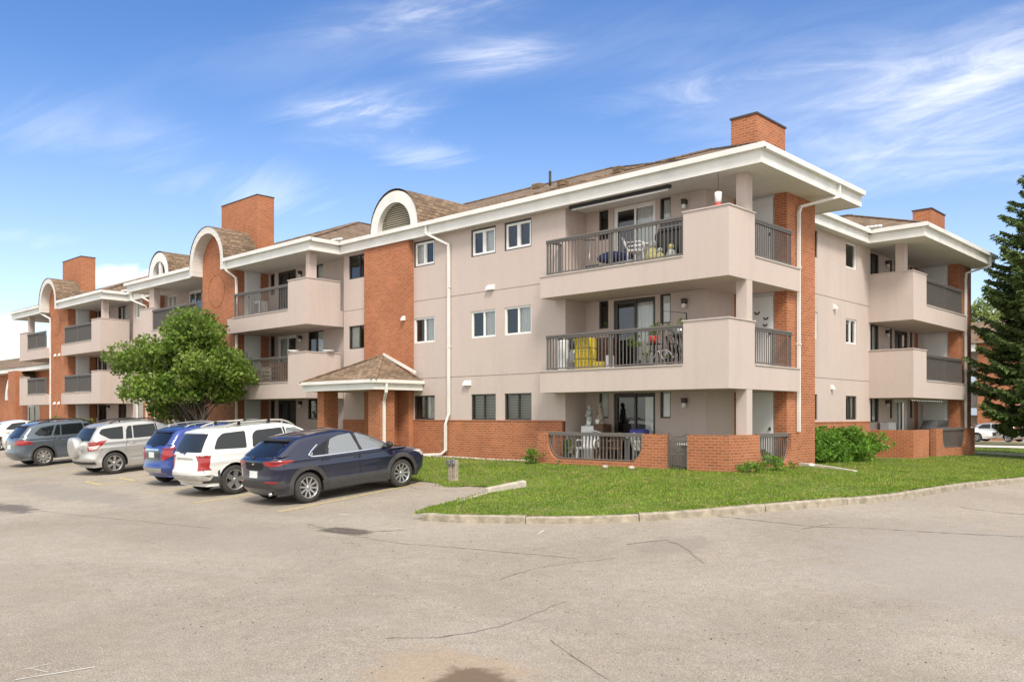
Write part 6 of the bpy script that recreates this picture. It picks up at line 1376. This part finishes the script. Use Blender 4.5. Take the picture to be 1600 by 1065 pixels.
def chair(name, label, x, y, z, yaw, m1, m2, h=.85):
    t_ = thing(name, label, 'chair', (x, y, z)); c_, s_ = math.cos(yaw), math.sin(yaw)
    def P(a, b, q): return (x+a*c_-b*s_, y+a*s_+b*c_, z+q)
    mb = MB(); mb.obox(P(0, 0, .42), (c_, s_, 0), (-s_, c_, 0), (0, 0, 1), .25, .24, .025); mb.build('seat', m1, t_)
    mb = MB()
    for k in range(5): u = -.2+.1*k; mb.bar(P(u, .22, .44), P(u, .34, h), .045, .02)
    mb.tube([P(-.25, .22, .43), P(-.25, .35, h), P(0, .36, h+.05), P(.25, .35, h), P(.25, .22, .43)], .02, 6); mb.build('backrest', m2, t_)
    for a in (-.22, .22):
        for b in (-.2, .2): q = MB(); q.bar(P(a, b, .42), P(a*1.1, b*1.15, 0), .035); q.build('leg', m2, t_)
    mb = MB()
    for a in (-.26, .26): mb.tube([P(a, .24, .62), P(a, -.1, .64), P(a*1.02, -.24, .6), P(a, -.22, .4)], .02, 6)
    mb.build('armrest', m2, t_)
chair('patio_chair', 'white slatted plastic chair in the middle of the top corner balcony', -13.35, 18.95, ZA3, PI/2+.5, M['whiteplastic'], M['whiteplastic'], .75)
t_ = thing('lounge_cushion', 'folded navy blue cushion on a low frame behind the top railing', 'cushion', (-14.2, 18.9, ZA3)); mb = MB(); mb.smooth = True; mb.ball((-14.15, 18.9, ZA3+.36), .2, 14, (2.3, 1.1, .8)); mb.ball((-13.75, 18.95, ZA3+.32), .17, 12, (1.6, 1, .8)); mb.build('cushion', M['navy'], t_)
mb = MB(); mb.tube([(-14.75, 18.7, ZA3+.12), (-13.3, 18.7, ZA3+.16)], .018, 6); mb.tube([(-14.75, 19.1, ZA3+.12), (-13.3, 19.1, ZA3+.16)], .018, 6)
for q in (-14.5, -14, -13.5): mb.bar((q, 18.7, ZA3), (q, 18.7, ZA3+.14), .025); mb.bar((q, 19.1, ZA3), (q, 19.1, ZA3+.14), .025)
mb.build('frame', M['galv'], t_)
tag(MB().box(-14.85, -14.45, 18.65, 18.95, ZA3, ZA3+.18, .02).build('storage_tray', M['black']), 'small black tray low behind the left part of the top railing', 'tray')
t_ = thing('walking_pole', 'slim grey pole with a cross handle leaning at the left of the top balcony', 'pole', (-15.0, 19.0, ZA3)); mb = MB(); mb.tube([(-14.95, 18.9, ZA3), (-15.1, 19.2, ZA3+1.0)], .014, 6); mb.build('shaft', M['galv'], t_); mb = MB(); mb.bar((-15.3, 19.15, ZA3+1.02), (-14.95, 19.25, ZA3+1.0), .035); mb.build('handle', M['black'], t_)
def gnome(label, x, y, z, s_, m1, m2):
    t_ = thing('garden_figure', label, 'ornament', (x, y, z)); mb = MB(); mb.smooth = True; mb.lathe([(.02, 0), (.14*s_, .0), (.16*s_, .12*s_), (.11*s_, .26*s_), (.05*s_, .32*s_)], (x, y, z), 'z', 14); mb.build('body', m1, t_); mb = MB(); mb.ball((x, y, z+.38*s_), .09*s_, 12); mb.build('head', m2, t_)
gnome('largest pale yellow garden figure behind the top railing', -12.72, 18.78, ZA3, 1.3, M['paleyellow'], M['statue']); gnome('small yellow figure just right of the largest one', -12.45, 18.72, ZA3, .8, M['paleyellow'], M['statue']); gnome('small pale figure nearest the solid parapet on the top balcony', -12.1, 18.7, ZA3, .9, M['statue'], M['paleyellow'])
t_ = thing('side_table', 'small pale folding table before the top patio door', 'table', (-13.0, 19.3, ZA3)); mb = MB(); mb.box(-13.3, -12.75, 19.1, 19.5, ZA3+.62, ZA3+.65, .01); mb.build('table_top', M['whiteplastic'], t_)
for a in (-13.27, -12.78):
    for b in (19.13, 19.47): MB().box(a-.015, a+.015, b-.015, b+.015, ZA3, ZA3+.62).build('leg', M['galv'], t_)
# middle balcony
t_ = thing('yellow_crate_stack', 'bright yellow stacked plastic crates standing behind the middle railing', 'crates', (-14.95, 18.85, ZA2)); 
for k in range(3):
    mb = MB(); a, b = ZA2+.30*k+.01, ZA2+.30*k+.295; mb.box(-15.22, -14.72, 18.62, 19.0, a, b, .02)
    for u in np.arange(-15.17, -14.73, .07): mb.box(u, u+.03, 18.60, 18.62, a+.04, b-.05)
    mb.box(-15.23, -14.71, 18.605, 18.63, b-.05, b); mb.build('crate', M['yellow'], t_)
t_ = thing('patio_heater', 'grey metal cylinder heater at the left end of the middle balcony', 'heater', (-15.6, 18.9, ZA2)); mb = MB(); mb.lathe([(.02, 0), (.15, .0), (.15, .5), (.10, .56), (.10, .62)], (-15.5, 18.95, ZA2)); mb.build('tank', M['galv'], t_); mb = MB(); mb.lathe([(.10, .62), (.13, .66), (.13, .92), (.04, .98)], (-15.5, 18.95, ZA2)); mb.build('burner', M['black'], t_)
tag(MB().box(-15.95, -15.7, 18.75, 19.0, ZA2, ZA2+.9, .03).build('storage_bin', M['whiteplastic']), 'white narrow bin in the left corner of the middle balcony', 'bin')
tag(MB().box(-14.6, -14.25, 18.65, 18.9, ZA2, ZA2+.22, .02).build('storage_box', M['yellow']), 'low yellow box right of the yellow crates', 'box')
tag(MB().box(-14.2, -14.0, 18.68, 18.85, ZA2, ZA2+.38, .02).build('storage_box', M['whiteplastic']), 'small white box right of the low yellow box', 'box')
def potplant(label, x, y, z, pr_, ph, pm, fr_, fz, stand=0, n=10, lm=None):
    t_ = thing('potted_plant', label, 'plant', (x, y, z)); mb = MB(); mb.lathe([(.01, stand), (pr_*.7, stand), (pr_, stand+ph), (pr_*.85, stand+ph), (pr_*.8, stand+ph-.03), (.01, stand+ph-.03)], (x, y, z), 'z', 16); mb.build('pot', pm, t_)
    if stand:
        mb = MB()
        for k in range(3): a = k*2.1; mb.bar((x+.2*math.cos(a), y+.2*math.sin(a), z), (x+.08*math.cos(a), y+.08*math.sin(a), z+stand), .02)
        mb.lathe([(.01, stand-.02), (.2, stand-.02), (.2, stand)], (x, y, z)); mb.build('stand', M['black'], t_)
    C = [(x+RNG.normal(0, fr_*.5), y+RNG.normal(0, fr_*.5), z+stand+ph+RNG.uniform(.02, fz)) for _ in range(n)]; P = clumpcloud(np.array(C), RNG.uniform(fr_*.35, fr_*.6, n), 2300, .3); V, F = leafquads(P, .035); npmesh('foliage', V, F, lm or M['leaf'], t_)
potplant('plant in a bright red hanging pot before the middle patio door', -12.72, 18.85, ZA2, .13, .2, M['red'], .18, .30, .62); potplant('green trough plant on a stand by the solid parapet of the middle balcony', -11.98, 18.9, ZA2, .26, .16, M['galv'], .24, .22, .78, 14)
potplant('tall thin plant in a dark pot against the middle recess wall', -15.0, 19.85, ZA2, .13, .9, M['whiteplastic'], .10, .62, 0, 6); potplant('leggy plant left of the red pot on the middle balcony', -13.2, 18.8, ZA2, .12, .2, M['black'], .2, .65, 0, 9)
potplant('leafy plant between the red pot and the trough plant', -12.3, 18.95, ZA2, .13, .22, M['black'], .16, .4, 0, 8)
chair('patio_chair', 'dark armchair with its back to the wall on the middle balcony', -12.2, 19.35, ZA2, PI, M['black'], M['black'], .8)
t_ = thing('clothes_rack', 'dark metal rail frame standing above the middle parapet', 'clothes rack', (-12.2, 19.4, ZA2)); mb = MB(); mb.tube([(-12.75, 19.3, ZA2), (-12.75, 19.3, ZA2+1.52), (-12.0, 19.25, ZA2+1.40), (-11.9, 19.25, ZA2)], .017, 6); mb.build('frame', M['black'], t_)
t_ = thing('bicycle', 'small bicycle leaning low behind the middle railing', 'bicycle', (-12.6, 18.75, ZA2))
for dx in (-.32, .32): mb = MB(); mb.tube([(-12.35+dx+.2*math.cos(a), 18.72, ZA2+.22+.2*math.sin(a)) for a in np.linspace(0, 2*PI, 19)], .012, 5); mb.build('wheel', M['black'], t_)
mb = MB(); mb.tube([(-12.67, 18.72, ZA2+.22), (-12.5, 18.72, ZA2+.42), (-12.2, 18.72, ZA2+.42), (-12.35, 18.72, ZA2+.2), (-12.5, 18.72, ZA2+.42)], .012, 5); mb.tube([(-12.2, 18.72, ZA2+.42), (-12.03, 18.72, ZA2+.22)], .012, 5); mb.build('frame', M['whiteplastic'], t_)
tag(MB().box(-15.15, -14.6, 19.4, 19.8, ZA2, ZA2+.95, .04).build('covered_cabinet', M['darkwood']), 'dark cabinet half hidden behind the yellow crates', 'cabinet')
# butterflies on the middle door wall
for i, (x, z, s_, lb) in enumerate(((-11.62, 3.02, .09, 'dark metal butterfly on the white storage wall, highest of four'), (-11.36, 2.82, .07, 'dark metal butterfly second from the top on the white storage wall'), (-11.1, 2.66, .065, 'dark metal butterfly third from the top on the white storage wall'), (-11.12, 2.48, .06, 'lowest dark metal butterfly on the white storage wall'))):
    mb = MB()
    for k in (-1, 1): mb.prism([(x, 21.83, z), (x+k*s_, 21.83, z+s_*.9), (x+k*s_*1.15, 21.83, z+s_*.2), (x+k*s_*.5, 21.83, z-.02), (x+k*s_*.8, 21.83, z-s_*.7), (x+k*.01, 21.83, z-s_*.4)], (0, 0, 0), (0, .01, 0))
    tag(mb.build('butterfly_ornament', M['black']), lb, 'ornament')
# ground floor patio
t_ = thing('cabinet', 'white cabinet with a wooden side under the statues on the corner patio', 'cabinet', (-15.2, 19.6, ZA1)); MB().box(-15.62, -15.18, 19.42, 19.85, ZA1, -.28, .01).build('body', M['whiteplastic'], t_); MB().box(-15.18, -14.85, 19.45, 19.85, ZA1, -.22, .01).build('side_shelf', M['darkwood'], t_)
def statue(label, x, y, z, h_, m_, lean):
    t_ = thing('statue', label, 'statue', (x, y, z)); mb = MB(); mb.smooth = True
    mb.lathe([(.01, 0), (.13, 0), (.13, .04), (.09, .06), (.10, .2), (.075, .34), (.085, .42), (.03, .47)], (x, y, z), 'z', 12); mb.tube([(x+.07, y-.03, z+.41), (x+lean*.6, y-.1, z+.30), (x+lean, y-.08, z+.42)], [.03, .026, .02], 6); mb.tube([(x-.07, y-.03, z+.41), (x-.03, y-.12, z+.28), (x+lean*.5, y-.1, z+.34)], [.03, .026, .02], 6); mb.build('body', m_, t_)
    q = MB(); q.ball((x+lean*.15, y-.02, z+.53), .062, 12, (1, 1, 1.15)); q.ball((x+lean*.1, y+.01, z+.56), .06, 10); q.build('head', m_, t_)
statue('grey green plaster cherub statue, left one on the white cabinet', -15.45, 19.6, -.28, .6, M['statue'], .12); statue('brownish plaster cherub statue, right one beside the grey green cherub', -15.05, 19.6, -.22, .5, M['wood'], -.12)
for i, x in enumerate((-15.33, -15.02)): mb = MB(); mb.lathe([(.01, 0), (.05, 0), (.07, .13), (.06, .13)], (x, 19.43, -.27+.05*i)); tag(mb.build('flower_pot', M['whiteplastic']), ('small white pot before the grey green cherub', 'small white pot before the brownish cherub')[i], 'pot')
chair('patio_chair', 'white chair behind the long ground floor railing left of the door', -15.0, 18.95, ZA1, .3, M['whiteplastic'], M['whiteplastic'], .85); chair('patio_chair', 'brown wooden chair behind the long ground floor railing near the patio door', -14.3, 19.0, ZA1, -.4, M['darkwood'], M['darkwood'], .8)
chair('patio_chair', 'pale chair at the right end of the long ground floor railing', -13.1, 19.0, ZA1, 2.8, M['whiteplastic'], M['whiteplastic'], .8)
t_ = thing('patio_table', 'table with a blue tub under a white lid beside the ground floor patio door', 'table', (-13.6, 19.5, ZA1)); MB().box(-13.95, -13.1, 19.25, 19.75, ZA1+.7, ZA1+.74, .01).build('table_top', M['whiteplastic'], t_)
for a in (-13.9, -13.15):
    for b in (19.3, 19.7): MB().box(a-.02, a+.02, b-.02, b+.02, ZA1, ZA1+.7).build('leg', M['galv'], t_)
tag(MB().box(-13.85, -13.4, 19.3, 19.65, ZA1+.745, ZA1+.95, .03).build('storage_tub', M['purple']), 'blue plastic tub on the ground floor patio table', 'tub')
potplant('dark leafy plant low behind the left end of the ground floor railing', -15.7, 18.85, ZA1, .16, .25, M['black'], .25, .35, 0, 12); potplant('small plant behind the side railing of the corner patio', -10.65, 20.9, ZA1, .12, .2, M['black'], .2, .2, 0, 8)
t_ = thing('patio_table', 'low pale table seen through the patio gate', 'table', (-11.8, 19.3, ZA1)); MB().box(-12.2, -11.3, 19.1, 19.6, ZA1+.55, ZA1+.6, .01).build('table_top', M['whiteplastic'], t_); MB().box(-12.1, -11.4, 19.15, 19.55, ZA1, ZA1+.55).build('base', M['galv'], t_)
# E unit balconies
t_ = thing('air_conditioner', 'white window air conditioner standing on the top balcony left of the porch', 'air conditioner', (-31.9, 18.8, 3.97)); MB().box(-32.2, -31.75, 18.5, 18.9, 4.0, 4.75, .02).build('casing', M['whiteplastic'], t_); MB().box(-32.12, -31.83, 18.485, 18.5, 4.25, 4.65).build('grille', M['galv'], t_)
for i, (x0, x1, h_, m_, lb) in enumerate(((-32.1, -31.1, .5, 'darkwood', 'long brown bench behind the middle railing left of the porch'), (-30.8, -30.1, .62, 'wood', 'pale brown chest at the middle of that middle balcony'), (-30.0, -29.5, .8, 'darkwood', 'dark stacked shelf near the solid parapet left of the porch'))):
    t_ = thing('balcony_bench' if i == 0 else 'chest' if i == 1 else 'shelf', lb, 'furniture', (x0, 18.1, 1.27)); mb = MB()
    for k in range(4): mb.box(x0+.02, x1-.02, 17.98, 18.0, 1.3+h_*k/4, 1.3+h_*(k+.72)/4)
    mb.box(x0, x0+.05, 18.0, 18.4, 1.27, 1.27+h_); mb.box(x1-.05, x1, 18.0, 18.4, 1.27, 1.27+h_); mb.box(x0, x1, 17.97, 18.42, 1.27+h_, 1.31+h_); mb.build('slats', M[m_], t_)
for i, (x, y, lb) in enumerate(((-28.0, 17.72, 'pale tray planter on the middle parapet corner left of the porch'), (-27.03, 18.6, 'white shallow dish on the side parapet left of the porch'))):
    mb = MB(); mb.lathe([(.01, 0), (.14, 0), (.24, .07), (.22, .07), (.02, .02)], (x, y, 2.39)); tag(mb.build('planter_dish', M['whiteplastic']), lb, 'dish')
# N unit
t_ = thing('barbecue', 'grey covered barbecue behind the far right patio railing', 'barbecue', (-11.0, 35.6, -1.5)); MB().box(-11.3, -10.7, 34.7, 36.4, -1.5, -.42, .04).build('cover', M['greyplastic'], t_); mb = MB(); mb.prism([(-11.3, 34.85, -.42), (-11.25, 35.0, -.15), (-11.2, 36.1, -.15), (-11.3, 36.3, -.42)], (0, 0, 0), (.55, 0, 0)); mb.build('lid', M['greyplastic'], t_)
t_ = thing('air_conditioner', 'pale cooling unit on the far right patio near the hedge', 'air conditioner', (-11.6, 33, -1.5)); MB().box(-11.95, -11.6, 32.4, 33.1, -1.5, -.22, .02).build('casing', M['whiteplastic'], t_)
t_ = thing('wreath', 'dark round wreath hanging by the storage door of the far top balcony', 'wreath', (-11.2, 36.7, 5.0)); mb = MB(); mb.tube([(-11.25+.17*math.cos(a), 36.72, 5.15+.17*math.sin(a)) for a in np.linspace(0, 2*PI, 17)], .035, 6); mb.build('ring', M['darkwood'], t_)
t_ = thing('string_lights', 'row of small white festoon bulbs under the lower far right balcony', 'lights', (-10.4, 33, .6)); mb = MB(); mb.tube([(-10.4, 31.2+i*.3, .60-.03*(i % 2)) for i in range(12)], .006, 4); mb.build('wire', M['black'], t_); mb = MB()
for i in range(14): mb.ball((-10.4, 31.2+i*.24, .55), .022, 6)
mb.build('bulbs', M['whiteplastic'], t_)
# ================================================================ BUILDINGS BEYOND
BF = thing('far_apartment_building', 'distant three storey beige and brick building with pale blue balcony bands behind the spruce', 'apartment building', (-22, 84, -2.2))
yb = 82.0; fl = PL('Y', yb); zb0 = -2.4
fh = []
mb = MB(); wins = []
for k, z in enumerate((-.9, 1.9, 4.6)):
    for u in np.arange(-44, 20, 4.0): wins.append((u, u+1.5, z-(.6 if int(u) % 8 else 0), z+1.5))
wall(mb, fl, -50, 30, zb0, 6.2, [(a_, b_, c_, d_) for a_, b_, c_, d_ in wins]); mb.box(-50, 30, yb+.5, yb+12, zb0, 6.2); mb.build('wall', STK, BF)
for i, w_ in enumerate(wins):
    if -27 < w_[0] < -12 or i % 3 == 0: window(BF, fl, *w_, 'vinyl' if i % 2 else 'bronze', 'slider', None, fw=.06)
for u0, u1, zt_ in ((-21.6, -18.8, 6.9), (-34, -31, 6.2), (-15.6, -11.5, .3), (-8, -5, 6.2)): MB().box(u0, u1, yb-1.2, yb-.01, zb0, zt_).build('brick_tower', BRK, BF)
for u0, u1 in ((-25.4, -21.62), (-38, -34.02), (-12.5, -8.02)):
    for z in (.45, 3.15, 5.9):
        o = MB().box(u0, u1, yb-1.7, yb-.012, z-.35, z+.25).build('balcony', M['bluegrey'] if z < 5 else M['white'], BF)
        if z < 5: q = MB(); q.box(u0, u1, yb-1.68, yb-1.62, z+1.2, z+1.27); [q.box(u, u+.03, yb-1.66, yb-1.63, z+.25, z+1.2) for u in np.arange(u0+.1, u1, .16)]; q.build('railing', M['rail'], o)
    for u in (u0+.1, u1-.9): MB().box(u, u+.3, yb-1.6, yb-1.3, zb0, 5.5).build('post', M['stucco_edge'], BF)
mb = MB(); hip(mb, -51, 31, yb-1.9, yb+13, 6.25, .33); mb.build('roof', M['shingle'], BF)
# clubhouse at the far left, past the last balconies
BL = thing('clubhouse', 'low orange brick clubhouse with shingled roof and white arched entrance at the left edge', 'building', (-66, 21, -1.4))
yl = 20.8; L_ = PL('Y', yl)
mb = MB(); wall(mb, L_, -95, -57.5, ZB, 3.1, [(-71.5, -68.4, -1.4, 1.9), (-67.3, -64.8, -1.4, .85)]); mb.build('brick_wall', BRK, BL)
mb = MB(); mb.box(-95, -57.4, yl-.9, yl-.86, 3.1, 3.38); mb.build('fascia', M['white'], BL); mb = MB(); mb.box(-95, -57.4, yl-.86, yl+.1, 3.11, 3.14); mb.build('soffit', M['soffit'], BL)
mb = MB(); mb.box(-94, -57.6, yl+1.6, yl+1.7, ZB, 3.1); mb.build('room_wall', M['interior'], BL)
window(BL, L_, -71.5, -68.4, -1.4, 1.9, 'vinyl', 'door', None, fw=.1, name='glass_door'); window(BL, L_, -67.3, -64.8, -1.4, .85, 'vinyl', 'door', None, fw=.12, name='glass_door')
mb = MB(); ye, yr_, ze, zr_ = yl-.95, 26.0, 3.39, 5.3
mb.add([(-96, ye, ze), (-57.2, ye, ze), (-57.2, yr_, zr_), (-96, yr_, zr_), (-96, 32, ze), (-57.2, 32, ze)], [(0, 1, 2, 3), (3, 2, 5, 4), (1, 5, 2), (0, 3, 4), (0, 4, 5, 1)]); mb.build('roof', M['shingle'], BL)
par_b = B; B = BL; arch(-66.6, 1.15, 2.0, 1.62, 19.75, 20.0, 1.15, 'arch_trim'); B = par_b
v = MB(); v.smooth = True; pts = [(-66.6+2.02*math.cos(PI*i/20), 1.16+2.02*math.sin(PI*i/20)) for i in range(21)]
for i in range(20): v.quad((pts[i][0], 19.7, pts[i][1]), (pts[i][0], 21.5, pts[i][1]), (pts[i+1][0], 21.5, pts[i+1][1]), (pts[i+1][0], 19.7, pts[i+1][1]))
v.build('vault_roof', M['shingle'], BL)
MB().box(-66.35, -64.8, 19.3, 19.7, ZB, 3.1).build('brick_pillar', BRK, BL)

for o in list(COL.objects):
    if o.parent or o.get('group') or not o.get('category'): continue
    g = {'chair': 'chairs on the balconies and patio', 'plant': 'potted plants on the corner balconies and patio', 'shrub': 'shrubs around the building', 'ornament': 'small ornaments on the corner unit', 'statue': 'plaster statues on the corner patio',
         'barbecue': 'covered barbecues', 'wall': 'low brick patio walls', 'table': 'tables of the corner unit', 'stone': 'stones in the grass', 'pot': 'small pots before the statues', 'box': 'boxes beside the yellow crates', 'dish': 'dishes on the parapets', 'air conditioner': 'cooling units', 'grit': 'loose grit', 'furniture': 'furniture on the balcony left of the porch'}.get(o['category'])
    if g: o['group'] = g
